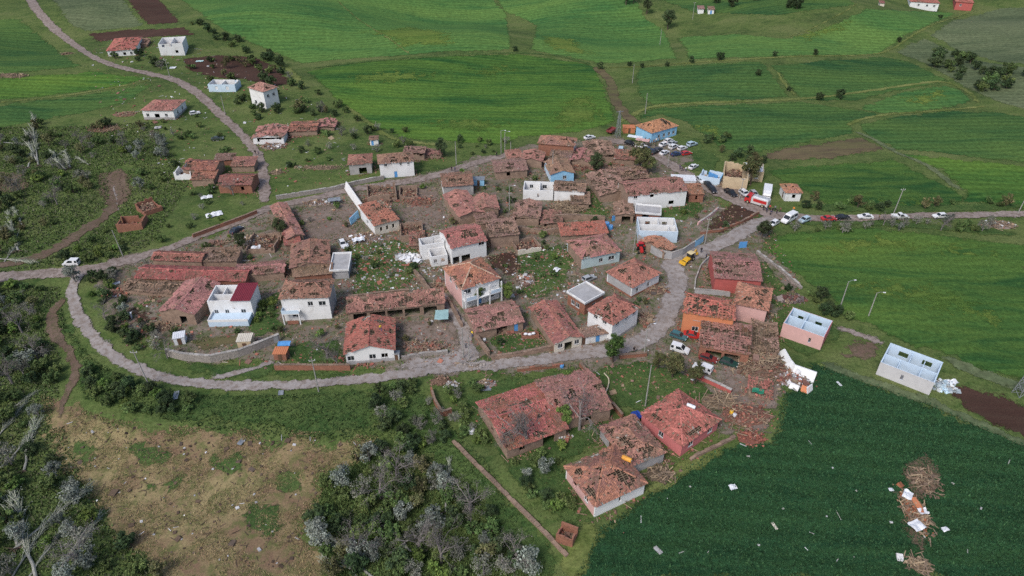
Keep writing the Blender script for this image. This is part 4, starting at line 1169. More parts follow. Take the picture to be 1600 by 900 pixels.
house("long two storey house with a light blue end wall", (966, 284), (984, 306), (1074, 298), 5.0, 'gable', 1.6, 'white', walls={'R': 'blue', 'L': 'adobe'}, tile='mixed', hole=.14, sagamp=.25, win={'F': [(.12, 'b', 1), (.4, 'o', 1), (.8, 'o', 1, 1.6), (.25, 'o'), (.75, 'o', 0, 1.6)]})
house("small brick house with orange roof at the blue end wall", (1072, 291), (1076, 304), (1100, 303), 2.8, 'shed', .7, 'brick', tile='orange', hole=.03, win={'F': [(.5, 'o', 0, .6)]})
# ---- north-east: school and neighbours
house("light blue village school with red hip roof", (992, 196), (1019, 207), (1061, 197), 3.6, 'hip', 2.2, 'blue', walls={'R': 'iceblue'}, tile='orange', hole=.08, win={'F': [(.3, 'w'), (.5, 'w'), (.7, 'w'), (.88, 'w')]}, name="school", category="school")
house("red brick house with white side room under a pinkish roof", (846, 212), (842, 224), (897, 229), 4.2, 'hip', 1.7, 'brick', walls={'R': 'white'}, tile='pinkish', hole=.06, win={'F': [(.62, 'w', 0), (.82, 'w', 0)]})
house("pinkish low roof joined to the red brick house", (820, 236), (812, 250), (846, 252), 2.4, 'gable', .9, 'adobe', tile='pinkish', hole=.12, sagamp=.2, **S)
house("brown mud walled barn with a tiled roof by the upper road bend", (767, 250), (776, 268), (826, 266), 2.6, 'gable', 1.0, 'adobe', tile='brown', hole=.08, sagamp=.2, win={'F': [(.4, 'o')]}, **B)
house("low shed with pale red tiles behind the mud walled barn", (788, 238), (794, 249), (818, 247), 2.2, 'shed', .8, 'adobe', tile='pinkish', hole=.05, **S)
house("brown roofed house with a strip of blue wall", (848, 252), (862, 272), (900, 271), 2.8, 'gable', 1.2, 'blue', walls={'L': 'iceblue'}, tile='brown', hole=.08, win={'F': [(.6, 'w')]})
house("tiled house with a white end wall beside spilled timber", (868, 282), (866, 297), (914, 300), 3.4, 'gable', 1.0, 'white', walls={'L': 'adobe'}, tile='brown', hole=.3, win={'F': [(.7, 'o', 0, .8)]})
house("small white roofless house with dark window holes amid brown ruins", (818, 282), (819, 296), (866, 299), 3.2, 'open', wall='white', inner='white', parts=[(.55, 0, .55, 1, .95)], win={'B': [(.3, 'w', 0, 1.3), (.75, 'w', 0, 1.1)], 'F': [(.5, 'o', 0, .6)]}, name="roofless_house")
house("collapsed pink tiled roof between the brick house and the road", (893, 232), (888, 250), (925, 254), 2.0, 'gable', .8, 'adobe', tile='pinkish', hole=.3, sagamp=.5, jag=.25, **R)
house("ruin with scattered brown tiles below the white saloon car", (912, 222), (918, 244), (962, 242), 2.2, 'gable', .8, 'adobe', tile='brown', hole=.38, sagamp=.5, jag=.3, **R)
house("low orange tiled ruin next to the light blue van", (962, 236), (960, 248), (992, 250), 2.0, 'shed', .5, 'adobe', tile='orange', hole=.2, sagamp=.3, jag=.2, **R)
house("long brown adobe ruin stretched left of the two storey house", (916, 272), (938, 304), (984, 300), 2.6, 'gable', 1.0, 'adobe', tile='brown', hole=.38, sagamp=.6, jag=.2, **R)
house("adobe shed with muddy roof under the two storey house", (958, 316), (962, 336), (992, 338), 2.4, 'gable', .9, 'adobe', tile='brown', hole=.15, sagamp=.3, win={'F': [(.6, 'g')]}, **S)
house("shed with stone coloured slab roof beside the muddy roofed shed", (996, 322), (992, 334), (1030, 336), 2.2, 'flat', wall='brick', win={'F': [(.4, 'g', 0, 1.8)]}, **S)
# ---- centre north
house("grey fronted house with brown tiles below the upper road", (686, 271), (694, 291), (742, 289), 3.4, 'gable', 1.2, 'grey', walls={'L': 'white'}, tile='mixed', hole=.12, win={'L': [(.5, 'o')]})
house("adobe barn with a wavy red roof below the grey fronted house", (696, 306), (716, 340), (752, 330), 2.8, 'gable', 1.1, 'adobe', tile='pinkish', hole=.10, sagamp=.4, **B)
house("adobe barn with round end wall and pale tiles", (738, 308), (740, 330), (778, 326), 2.8, 'gable', 1.0, 'adobe', tile='pinkish', hole=.12, sagamp=.3, win={'F': [(.5, 'o', 0, .6)]}, **B)
house("low tiled porch roof behind the white broken house", (738, 330), (746, 350), (778, 346), 2.2, 'shed', .8, 'adobe', tile='brown', hole=.2, sagamp=.2, **S)
house("broken white house with tiled roof and open balcony", (688, 361), (704, 389), (758, 375), 5.0, 'gable', 1.6, 'white', walls={'R': 'brick'}, tile='red', hole=.10, win={'F': [(.12, 'g', 0, 1.8), (.4, 'g', 0, 2.4), (.86, 'w', 1, 1.6), (.55, 'o', 1, 1.4)], 'L': [(.5, 'o', 1)]})
house("white walls of a roofless wing left of the broken house", (654, 372), (658, 384), (694, 378), 4.4, 'open', wall='white', inner='white', jag=.35, win={'F': [(.3, 'o'), (.7, 'o', 0, 1.5)]}, name="roofless_wing", category="ruin")
house("small white block with door and window below the broken house", (674, 388), (678, 402), (694, 399), 3.0, 'open', wall='white', inner='white', size=(4.2, 4.0), win={'F': [(.25, 'b', 0, .9), (.7, 'o', 0, 1.0)]}, name="white_outbuilding", category="outbuilding")
house("long mud brick wing attached to the broken white house", (762, 350), (764, 372), (808, 364), 3.6, 'shed', .8, 'adobe', tile='brown', hole=.3, sagamp=.3, **B)
house("low ruin with a pale front wall at the end of the mud wing", (802, 374), (808, 392), (842, 382), 1.8, 'ruin', wall='adobe', walls={'F': 'cream'}, jag=.3, fill=.8, **R)
house("large house with cream ridge tiles and columned white front", (695, 419), (721, 453), (779, 434), 5.6, 'hip', 2.6, 'white', walls={'L': 'palepink'}, tile='orange', hole=.05, capcol=(0.48, 0.36, 0.27), win={'F': [(.14, 'w', 1, 1.8), (.45, 'w', 1, 1.0), (.45, 'd', 0, 1.0), (.8, 'w', 1, 2.0), (.15, 'w', 0, 1.4), (.78, 'o', 0, 1.4)], 'L': [(.35, 'w', 1), (.7, 'w', 1)]})
house("long stable with collapsed red tiles at the alley", (724, 484), (744, 517), (820, 503), 2.4, 'gable', 1.2, 'adobe', tile='pinkish', hole=.12, sagamp=.5, win={'F': [(.55, 'g'), (.85, 'd')]}, name="stable", category="stable")
house("long narrow red roofed stable with a grey front by the lane", (829, 481), (866, 537), (910, 526), 2.6, 'gable', 1.2, 'adobe', walls={'F': 'cream'}, tile='red', hole=.10, sagamp=.3, axis='y', win={'F': [(.2, 'w'), (.5, 'g', 0, 1.8), (.82, 'w')]}, name="stable", category="stable")
house("white washed shed with low tiled roof between stable and white house", (905, 518), (908, 528), (950, 518), 2.2, 'shed', .5, 'white', walls={'L': 'brick'}, tile='brown', hole=.1, size=(6.5, 3.0), win={'F': [(.6, 'd')]}, **S)
# ---- centre west
house("tall white and blue house with a wooden balcony and brown tiles", (447, 438), (439, 466), (514, 465), 6.2, 'hip', 1.6, 'white', walls={'R': 'grey'}, tile='mixed', hole=.2, win={'F': [(.25, 'o', 1, 1.2), (.25, 'w', 0, 1.6), (.85, 'w', 1, 1.6), (.6, 'w', 1, 1.2), (.7, 'd')]})
house("white fronted house with a yellow clad worker on its red roof", (540, 503), (543, 550), (619, 548), 3.0, 'gable', 1.7, 'white', walls={'L': 'brick', 'R': 'brick'}, tile='bright', hole=.16, win={'F': [(.1, 'w', 0, 1.4), (.55, 'w', 0, 1.4), (.8, 'b', 0, 1.4)]}, base=('concrete', .8))
house("long open fronted cow shed with a battered tile roof", (546, 470), (545, 489), (692, 474), 2.8, 'shed', 1.0, 'adobe', tile='pinkish', hole=.22, sagamp=.3, win={'F': [(.12, 'g', 0, 3), (.3, 'g', 0, 3.4), (.48, 'g', 0, 3.4), (.66, 'g', 0, 3.4), (.85, 'g', 0, 3)]}, name="cow_shed", category="shed")
house("white house with a maroon metal roof over its right half", (336, 445), (325, 470), (392, 470), 4.6, 'open', wall='white', inner='white', parts=[(.52, 0, .52, 1, 1.0), (0, .5, .52, .5, .8), (.25, .5, .25, 1, .8)], win={'F': [(.15, 'w', 0, .9), (.4, 'w', 0, .9), (.78, 'w', 0, 1.1)], 'B': [(.75, 'o', 0, 1.6)]}, floor=2.6, metal=True)
house("long mud brick house under a mossy red roof with brown front wall", (291, 440), (247, 487), (303, 490), 3.0, 'gable', 1.4, 'adobe', tile='pinkish', hole=.12, sagamp=.3, axis='y', win={'F': [(.65, 'g', 0, 1.6)]})
house("very long low shed with bright red sheet tiles", (232, 414), (216, 434), (380, 440), 2.2, 'gable', 1.1, 'brick', tile='bright', hole=.03, sagamp=.3, **B)
house("tiled shed along the road above the very long red roof", (249, 391), (240, 405), (314, 410), 2.4, 'gable', .9, 'adobe', tile='red', hole=.10, sagamp=.25, **S)
house("brown roofed shed beside the roadside tiled shed", (321, 390), (316, 407), (371, 409), 2.2, 'shed', .7, 'adobe', tile='brown', hole=.22, sagamp=.25, **S)
house("collapsed brown tile roof at the outer end of the long red shed", (212, 432), (192, 452), (288, 460), 1.4, 'gable', .7, 'adobe', tile='brown', hole=.35, sagamp=.5, jag=.3, **R)
house("broad tiled roof with a smooth red corner behind the balcony house", (453, 381), (458, 416), (518, 413), 2.8, 'gable', 1.1, 'adobe', tile='mixed', hole=.16, sagamp=.3, **B)
house("lower mud roofed strip in front of the broad tiled roof", (459, 418), (461, 432), (520, 428), 2.2, 'shed', .5, 'brick', tile='brown', hole=.04, **S)
house("narrow shed with a red roof running down from the road fork", (425, 324), (446, 374), (472, 366), 2.4, 'gable', .9, 'adobe', tile='pinkish', hole=.1, sagamp=.3, axis='y', **S)
house("grey concrete slab roofed store next to the broad tiled roof", (521, 398), (518, 424), (545, 424), 2.2, 'flat', wall='concrete', name="concrete_store", category="store")
house("long tiled shed behind the white house with maroon roof", (366, 410), (378, 426), (450, 428), 2.2, 'gable', .8, 'adobe', tile='pinkish', hole=.12, sagamp=.3, **S)
house("house torn open with orange tiles and a slanting white wall", (562, 326), (584, 353), (623, 342), 3.2, 'shed', 1.0, 'cream', walls={'L': 'white'}, tile='orange', hole=.14, win={'F': [(.25, 'o', 0, .6), (.5, 'o', 0, .6), (.75, 'o', 0, .6)], 'L': [(.5, 'o', 0, 1.2)]}, name="torn_house")
house("roofless adobe ruin with leaning walls above the torn house", (570, 284), (576, 306), (622, 304), 2.6, 'ruin', wall='adobe', jag=.5, fill=1.0, **R)
house("white house with brown tiled roof on the upper road", (590, 242), (593, 256), (647, 252), 5.0, 'hip', 1.6, 'white', tile='brown', hole=.08, win={'F': [(.18, 'w', 1, .9), (.62, 'w', 1, .7), (.85, 'w', 1, .7), (.45, 'd', 0)]})
house("little pink tiled house with blue grey open ground floor", (544, 242), (546, 257), (582, 256), 3.4, 'hip', 1.2, 'grey', walls={'L': 'iceblue'}, tile='pinkish', hole=.06, win={'F': [(.6, 'g', 0, 2.4)]})
house("tiny white hut in the orchard above the upper road", (577, 214), (577, 219), (592, 219), 2.0, 'shed', .5, 'white', tile='brown', hole=.1, win={'F': [(.3, 'd', 0, .8)]}, name="garden_hut", category="hut")
house("collapsed house with whitish beams behind the upper road house", (634, 228), (632, 238), (664, 240), 2.6, 'gable', .9, 'adobe', tile='brown', hole=.4, sagamp=.5, jag=.3, **R)
house("ruined barn with sprawling brown tiles in the village middle", (804, 312), (806, 338), (846, 344), 2.4, 'gable', .9, 'adobe', tile='brown', hole=.25, sagamp=.5, jag=.2, **R)
house("flattened tiled roof beside the spilled timber heap", (842, 330), (846, 350), (880, 350), 1.2, 'gable', .6, 'adobe', tile='mixed', hole=.35, sagamp=.3, jag=.3, **R)
house("row of dark collapsed roofs above the long two storey house", (944, 262), (950, 281), (1012, 277), 1.6, 'gable', .7, 'adobe', tile='brown', hole=.35, sagamp=.5, jag=.3, **R)
house("brown roofed shed between the brick house and blue walled house", (862, 237), (857, 250), (890, 253), 2.2, 'shed', .7, 'adobe', tile='brown', hole=.12, sagamp=.3, **S)
house("roofless mud house under the roadside timber heap", (394, 360), (387, 384), (430, 388), 2.0, 'ruin', wall='adobe', jag=.4, fill=1.2, **R)
house("low red tiled shed joining the narrow shed and broad roof", (440, 366), (447, 382), (472, 380), 2.0, 'shed', .5, 'adobe', tile='bright', hole=.06, sagamp=.3, **S)
house("adobe ruin left of the broken white house", (626, 348), (624, 370), (660, 366), 1.8, 'ruin', wall='adobe', jag=.6, fill=1.0, **R)
house("half buried tiled roof by the dusty yard's lower side", (640, 366), (640, 384), (664, 382), 1.2, 'shed', .6, 'adobe', tile='red', hole=.3, sagamp=.4, jag=.4, **R)
house("tumbled brown shed in the ruins left of the grey fronted house", (624, 290), (624, 304), (652, 303), 1.6, 'ruin', wall='adobe', jag=.6, fill=.9, **R)
house("brown tiled shed behind the spilled timber", (892, 302), (890, 318), (920, 318), 1.8, 'shed', .5, 'adobe', tile='brown', hole=.3, sagamp=.4, jag=.3, **R)
house("flattened pink roof right of the upper ruin", (664, 232), (662, 242), (690, 242), 1.2, 'gable', .5, 'adobe', tile='pinkish', hole=.35, sagamp=.4, jag=.4, **R)
# ---- upper west, beyond the road
house("three storey white house with blue panelled ground floor", (386, 137), (411, 143), (435, 136), 6.6, 'hip', 1.8, 'white', walls={'R': 'iceblue'}, tile='pinkish', hole=.04, win={'L': [(.3, 'w', 1), (.7, 'w', 1), (.3, 'o'), (.7, 'o')], 'F': [(.3, 'w', 1), (.7, 'w', 1), (.5, 'g', 0, 2.6)]})
house("pale blue roofless ruin beside the tilled soil", (332, 123), (328, 131), (368, 133), 3.0, 'open', wall='iceblue', inner='white', jag=.4, parts=[(.45, 0, .45, 1, .9)], win={'F': [(.3, 'o'), (.7, 'b')]}, name="roofless_house")
house("white roofless house with upper terrace by the topmost bend", (250, 58), (252, 68), (288, 68), 5.2, 'open', wall='white', inner='white', parts=[(.5, 0, .5, 1, .9)], win={'F': [(.2, 'o', 1), (.5, 'o', 1), (.8, 'o', 1), (.3, 'o'), (.7, 'o')]}, floor=2.7, name="roofless_house")
house("red roofed white house highest up the climbing road", (178, 61), (170, 79), (212, 77), 3.2, 'hip', 1.6, 'white', tile='bright', hole=.12, win={'F': [(.3, 'o'), (.6, 'o'), (.85, 'w')]})
house("collapsed brown roofed shed beside the topmost red roof", (208, 62), (208, 70), (232, 70), 1.6, 'gable', .7, 'adobe', tile='brown', hole=.35, sagamp=.4, jag=.3, **R)
house("white long house with red roof beside the climbing road", (240, 155), (227, 171), (272, 174), 3.4, 'hip', 1.5, 'white', tile='red', hole=.06, win={'F': [(.15, 'w'), (.45, 'g', 0, 1.8), (.75, 'w')], 'R': [(.3, 'w'), (.7, 'w')]}, base=('grey', .8))
house("red tiled house with a whitewashed broken corner on the slope", (300, 248), (290, 263), (336, 268), 3.0, 'gable', 1.3, 'adobe', walls={'L': 'white'}, tile='red', hole=.12, sagamp=.3, win={'L': [(.5, 'o', 0, 1.4)]})
house("ragged lean-to with cream and red tiles below the broken corner house", (304, 268), (301, 280), (335, 281), 2.2, 'shed', .6, 'adobe', tile='orange', hole=.15, **S)
house("whitewashed ruined room at the slope house's corner", (278, 258), (274, 268), (298, 270), 2.6, 'ruin', wall='white', jag=.35, fill=.8, **R)
house("brick house with red gable roof beside the steep dirt road", (351, 271), (344, 288), (394, 290), 2.8, 'gable', 1.2, 'brick', tile='red', hole=.08, win={'F': [(.72, 'o', 0, .9)]})
house("low pink tiled shed behind the brick gable house", (366, 248), (363, 259), (398, 260), 2.2, 'shed', .8, 'adobe', tile='pinkish', hole=.06, **S)
house("flat mud roofed store behind the slope house", (338, 242), (336, 250), (366, 250), 2.0, 'shed', .5, 'brick', tile='brown', hole=.05, **S)
house("open brick ruin with two rooms above the parked white van", (188, 334), (185, 350), (222, 351), 2.6, 'ruin', wall='brick', jag=.12, fill=.2, size=(6.6, 5.2), **R)
house("crumbled brick ruin stretching behind the open brick ruin", (216, 316), (222, 334), (246, 322), 1.8, 'ruin', wall='brick', jag=.6, fill=.8, **R)
house("burst house with white wall and heaped red tiles at the road fork", (402, 196), (400, 214), (446, 216), 2.4, 'gable', 1.0, 'white', tile='pinkish', hole=.3, sagamp=.6, jag=.3, **R)
house("row of collapsed pink tiled sheds below the green field", (456, 190), (452, 205), (496, 204), 1.8, 'gable', .7, 'adobe', tile='red', hole=.25, sagamp=.4, jag=.2, **R)
house("flattened shed with dull red tiles at the row's end", (498, 186), (496, 198), (524, 199), 1.4, 'gable', .6, 'adobe', tile='pinkish', hole=.3, sagamp=.4, jag=.3, **R)
# ---- upper east
house("burst yellow house with its rooms laid open", (1134, 252), (1130, 276), (1168, 279), 3.8, 'ruin', wall='yellow', jag=.65, fill=1.6, **R)
house("ochre walled house corner with a tilted white roof slab", (1164, 254), (1160, 266), (1192, 268), 3.4, 'open', wall='yellow', inner='cream', jag=.35, win={'F': [(.25, 'b', 0, 1.0), (.7, 'b', 0, 1.0)]}, name="ochre_house")
house("blue panelled shop ruin filled with rubble", (1098, 263), (1094, 273), (1126, 280), 2.4, 'ruin', wall='iceblue', walls={'R': 'blue'}, jag=.2, fill=.9, name="shop_ruin", category="ruin")
house("small white house with orange hip roof above the straight road", (1218, 288), (1228, 301), (1255, 302), 2.8, 'hip', 1.4, 'white', tile='orange', hole=.02, win={'F': [(.55, 'o', 0, 1.0)], 'L': [(.6, 'd')]})
house("white field hut near the far wood", (1090, 10), (1090, 14), (1100, 14), 2.6, 'shed', .4, 'white', tile='brown', hole=0, name="field_hut", category="hut")
house("second white field hut with a dark doorway near the far wood", (1106, 11), (1106, 15), (1116, 15), 2.6, 'shed', .4, 'white', tile='brown', hole=0, win={'F': [(.5, 'd')]}, name="field_hut", category="hut")
house("far farmhouse with a long red roof at the top edge", (1424, -4), (1420, 3), (1462, 4), 3.2, 'hip', 1.4, 'white', tile='bright', hole=0, win={'F': [(.3, 'w'), (.6, 'w'), (.85, 'w')]}, name="farmhouse")
house("far farmhouse with red walls at the top edge", (1494, -4), (1492, 3), (1518, 4), 3.2, 'hip', 1.2, 'red', tile='bright', hole=0, win={'F': [(.3, 'w')]}, name="farmhouse")
house("tiny far white hut beside the path on the hill", (1374, 2), (1374, 5), (1382, 5), 2.2, 'shed', .4, 'cream', tile='red', hole=0, name="field_hut", category="hut")

# ---- extra pieces that belong to single houses
def by_label(txt):
    return next(o for o in bpy.data.objects if str(o.get("label", "")).startswith(txt))
mh = by_label("white house with a maroon")
def extents(root):
    q = np.array([v.co for o in bpy.data.objects if o.parent == root and o.name.startswith("wall") for v in o.data.vertices])
    return q.max(0) - q.min(0)
_W = extents(mh)
r = MB()
for i in range(11):      # ridged sheet metal over the right half
    x0 = 0.4 + i * (_W[0] / 2 - 0.3) / 11; x1 = 0.4 + (i + 1) * (_W[0] / 2 - 0.3) / 11
    r.box(x0, -_W[1] / 2 - .4, 4.75, x1 - .06, _W[1] / 2 + .4, 4.82); r.box(x1 - .06, -_W[1] / 2 - .4, 4.75, x1, _W[1] / 2 + .4, 4.88)
r.obj("metal_roof", metal_maroon, mh)
r = MB(); r.box(-_W[0] / 2 + .5, -_W[1] / 2 - 3.4, -1.4, _W[0] / 2 - .3, -_W[1] / 2 - .02, 1.3); r.obj("terrace", WALL['iceblue'], mh)
r = MB(); r.box(-_W[0] / 2 + .5, -_W[1] / 2 - 3.4, 1.3, _W[0] / 2 - .3, -_W[1] / 2 - 3.25, 1.9); r.box(-_W[0] / 2 + .5, -_W[1] / 2 - 3.25, 1.3, -_W[0] / 2 + .65, -_W[1] / 2 - .02, 1.9); r.obj("parapet", WALL['white'], mh)
bh = by_label("tall white and blue house")
_W = extents(bh)
x0, x1, y0 = -_W[0] / 2, -_W[0] / 2 + 3.8, -_W[1] / 2
r = MB(); r.box(x0, y0 - 1.5, 2.75, x1, y0 - .01, 2.95); r.box(x0, y0 - 1.5, -1.2, x0 + .25, y0 - 1.25, 2.75); r.box(x1 - .25, y0 - 1.5, -1.2, x1, y0 - 1.25, 2.75); bal = r.obj("balcony", WALL['white'], bh)
r = MB(); r.box(x0, y0 - 1.5, 2.95, x1, y0 - 1.42, 3.85); r.box(x0, y0 - 1.42, 2.95, x0 + .08, y0 - .02, 3.85); r.obj("railing", WALL['iceblue'], bal)
r = MB(); r.box(x0 + .9, y0 - 1.56, .1, x1 - .5, y0 - 1.48, 1.1); r.obj("balcony_panel", WALL['brick'], bal)
ch = by_label("large house with cream ridge")
w0, d0 = extents(ch)[:2]
r = MB(); r.box(-w0 / 2, -d0 / 2 - 1.5, 2.7, w0 / 2, -d0 / 2 - .01, 2.9); bal = r.obj("balcony", WALL['white'], ch)
for k in range(4):
    x = -w0 / 2 + .15 + k * (w0 - .3) / 3
    r = MB(); r.box(x - .14, -d0 / 2 - 1.5, -1.2, x + .14, -d0 / 2 - 1.22, 2.7); r.obj("column", WALL['white'], ch)
    r = MB(); r.box(x - .14, -d0 / 2 - 1.5, 2.9, x + .14, -d0 / 2 - 1.22, 5.5); r.obj("column", WALL['white'], ch)
r = MB(); r.box(-w0 / 2 + .4, -d0 / 2 - 1.48, 2.9, -w0 / 6 - .3, -d0 / 2 - 1.42, 3.8); r.obj("railing", WALL['iceblue'], bal)
r = MB(); r.box(w0 / 6 + .3, -d0 / 2 - 1.48, 2.9, w0 / 2 - .4, -d0 / 2 - 1.42, 3.8); r.obj("railing", WALL['iceblue'], bal)
# ================================================================== occupancy of the ground (roads, buildings), to keep plants and litter clear
OC = 0.5
ocx, ocy = int((RX1 - RX0) / OC), int((RY1 - RY0) / OC)
OCC = np.zeros((ocy, ocx), np.uint8)      # 1 building, 2 road
def paint_disk(x, y, r, v):
    i0, i1 = int((x - r - RX0) / OC), int((x + r - RX0) / OC) + 1; j0, j1 = int((y - r - RY0) / OC), int((y + r - RY0) / OC) + 1
    i0, j0 = max(0, i0), max(0, j0); i1, j1 = min(ocx, i1), min(ocy, j1)
    if i1 <= i0 or j1 <= j0: return
    yy, xx = np.mgrid[j0:j1, i0:i1]
    m = ((xx + .5) * OC + RX0 - x) ** 2 + ((yy + .5) * OC + RY0 - y) ** 2 <= r * r
    OCC[j0:j1, i0:i1][m] = v
for w, hw in ROADS:
    for p in w: paint_disk(p[0], p[1], hw, 2)
for (cx, cy, rz, hw, hd) in FOOT:
    for a in np.arange(-hw, hw + .01, 0.4):
        for b in np.arange(-hd, hd + .01, 0.4):
            paint_disk(cx + a * math.cos(rz) - b * math.sin(rz), cy + a * math.sin(rz) + b * math.cos(rz), 0.45, 1)
def occ(x, y):
    i = np.clip(((np.asarray(x) - RX0) / OC).astype(int), 0, ocx - 1); j = np.clip(((np.asarray(y) - RY0) / OC).astype(int), 0, ocy - 1)
    return OCC[j, i]

# ================================================================== PLANTS
leaf_mat = attr_mat("leaves", 0.25, 0.8, objvar=0.35)
bark_mat = attr_mat("bark", 0.3, 3.0, objvar=0.15)

def leaf_cloud(rng, n, centres, radii, size, cols, flat=0.6):
    k = rng.integers(len(centres), size=n)
    d = rng.normal(0, 1, (n, 3)); d /= np.linalg.norm(d, axis=1)[:, None]
    r = rng.random(n) ** 0.45
    P = centres[k] + d * r[:, None] * radii[k][:, None] * np.array([1, 1, 0.85])
    nr = d * 0.8 + rng.normal(0, 0.7, (n, 3)) + np.array([0, 0, flat]); nr /= np.linalg.norm(nr, axis=1)[:, None]
    t = np.cross(nr, rng.normal(0, 1, (n, 3))); t /= np.linalg.norm(t, axis=1)[:, None] + 1e-9
    b = np.cross(nr, t)
    s = size * rng.lognormal(0, 0.3, n)
    V = np.stack([P - t * s[:, None] * .5, P + b * s[:, None] * .32, P + t * s[:, None] * .5, P - b * s[:, None] * .32], 1)
    tone = rng.uniform(0.72, 1.3, len(centres))
    cols = np.array(cols)
    C = cols[rng.integers(len(cols), size=n)] * (tone[k] * rng.uniform(0.7, 1.3, n))[:, None]
    return V.reshape(-1, 3), np.arange(n * 4).reshape(-1, 4), np.repeat(C, 4, 0)

def branch(mb, rng, a, d, L, r, depth, col, tips, spread=0.6, seg=4, bend=0.12):
    a = np.array(a, float); d = np.array(d, float); d /= np.linalg.norm(d)
    pts = [a]; n = 3
    for i in range(n):
        d = d + rng.normal(0, bend, 3); d /= np.linalg.norm(d)
        pts.append(pts[-1] + d * L / n)
    mb.tube(pts, np.linspace(r, r * 0.55, n + 1), seg, np.array(col) * rng.uniform(.8, 1.15), cap=False)
    if depth == 0:
        tips.append(pts[-1]); tips.append(pts[-2]); return
    for _ in range(rng.integers(2, 4)):
        q = pts[rng.integers(1, n + 1)]
        nd = d + rng.normal(0, spread, 3)
        branch(mb, rng, q, nd, L * rng.uniform(.55, .8), r * .55, depth - 1, col, tips, spread, 3, bend)

SPECIES = {
    'shrub': dict(cols=[(0.085, 0.137, 0.041), (0.063, 0.110, 0.034), (0.112, 0.159, 0.054)], h=2.2, w=1.5, n=1300, leaf=0.24),
    'dark': dict(cols=[(0.044, 0.076, 0.029), (0.056, 0.090, 0.033), (0.037, 0.063, 0.029)], h=2.6, w=1.7, n=1400, leaf=0.26),
    'fresh': dict(cols=[(0.110, 0.183, 0.037), (0.140, 0.201, 0.051), (0.085, 0.149, 0.037)], h=2.0, w=1.5, n=1200, leaf=0.24),
    'olive': dict(cols=[(0.122, 0.127, 0.051), (0.098, 0.110, 0.046), (0.152, 0.144, 0.073)], h=3.0, w=1.7, n=1300, leaf=0.22),
    'silver': dict(cols=[(0.175, 0.200, 0.170), (0.140, 0.165, 0.138), (0.215, 0.240, 0.210)], h=3.4, w=1.8, n=1300, leaf=0.20),
    'greyish': dict(cols=[(0.183, 0.185, 0.152), (0.152, 0.149, 0.128), (0.201, 0.213, 0.171)], h=2.8, w=1.7, n=800, leaf=0.15),
}
PROTO = {}
def make_proto(kind, var, rng):
    s = SPECIES[kind]
    K = 19
    H, Wd = s['h'], s['w']
    cen = []
    while len(cen) < K:
        p = rng.uniform(-1, 1, 3)
        if p @ p < 1: cen.append(p * np.array([Wd * .72, Wd * .72, H * .36]) + np.array([0, 0, H * .56]))
    cen = np.array(cen); rad = rng.uniform(.2, .5, K) * Wd * 0.8
    V, F, C = leaf_cloud(rng, s['n'], cen, rad, s['leaf'], s['cols'])
    V[:, 2] = np.maximum(V[:, 2], 0.03)
    crown = fast_mesh("crown", V, [F], C, [leaf_mat])
    tb = MB()
    bark = (0.10, 0.08, 0.065) if kind not in ('silver', 'greyish') else (0.22, 0.21, 0.20)
    tb.tube([(0, 0, -.4), (rng.normal(0, .05), rng.normal(0, .05), H * .25), (rng.normal(0, .1), rng.normal(0, .1), H * .5)], [.13, .1, .06], 6, bark)
    for c in cen[:6]:
        tb.tube([(0, 0, H * .18), c * np.array([.5, .5, .75]), c], [.06, .04, .02], 4, bark, cap=False)
    return crown, tb.mesh("trunk", bark_mat)
for kind in SPECIES:
    rg = np.random.default_rng(len(kind) * 31 + ord(kind[0]))
    PROTO[kind] = [make_proto(kind, v, rg) for v in range(4)]

def make_bare(rng, H=6.5, col=(0.20, 0.18, 0.175), depth=4):
    mb = MB(); tips = []
    mb.tube([(0, 0, -.5), (0, 0, H * .3)], [.2, .15], 6, col)
    for _ in range(5):
        branch(mb, rng, (0, 0, H * rng.uniform(.22, .32)), rng.normal(0, .5, 3) + np.array([0, 0, 1.2]), H * .34, .09, depth, col, tips, .55)
    return mb.mesh("trunk", bark_mat), np.array(tips)
BARE = []
for v in range(3):
    rg = np.random.default_rng(500 + v)
    tr, tips = make_bare(rg)
    V, F, C = leaf_cloud(rg, 1800, tips, np.full(len(tips), .5), .09, [(0.20, 0.17, 0.17), (0.16, 0.14, 0.14), (0.14, 0.14, 0.10)])
    BARE.append((fast_mesh("crown", V, [F], C, [leaf_mat]), tr))

def make_tall(rng, cols, H=7.0, Wd=2.3, n=4200, leaf=.27):
    mb = MB(); tips = []
    bark = (0.09, 0.07, 0.055)
    mb.tube([(0, 0, -.5), (.05, 0, H * .3), (0, .08, H * .6)], [.22, .17, .08], 7, bark)
    for _ in range(7):
        branch(mb, rng, (0, 0, H * rng.uniform(.25, .5)), rng.normal(0, .8, 3) + np.array([0, 0, .8]), H * .22, .08, 1, bark, tips, .6)
    K = 18; cen = []
    while len(cen) < K:
        p = rng.uniform(-1, 1, 3)
        if .1 < p @ p < 1: cen.append(p * np.array([Wd * .8, Wd * .8, H * .32]) + np.array([0, 0, H * .62]))
    V, F, C = leaf_cloud(rng, n, np.array(cen), rng.uniform(.35, .6, K) * Wd * .75, leaf, cols)
    return fast_mesh("crown", V, [F], C, [leaf_mat]), mb.mesh("trunk", bark_mat)
rg = np.random.default_rng(77)
TALL = {'green': [make_tall(rg, [(0.080, 0.135, 0.030), (0.105, 0.155, 0.040), (0.058, 0.105, 0.028)]) for _ in range(2)],
        'dark': [make_tall(rg, [(0.042, 0.064, 0.028), (0.056, 0.078, 0.034)]) for _ in range(2)],
        'olive': [make_tall(rg, [(0.112, 0.104, 0.045), (0.082, 0.084, 0.038), (0.070, 0.092, 0.034)]) for _ in range(2)]}

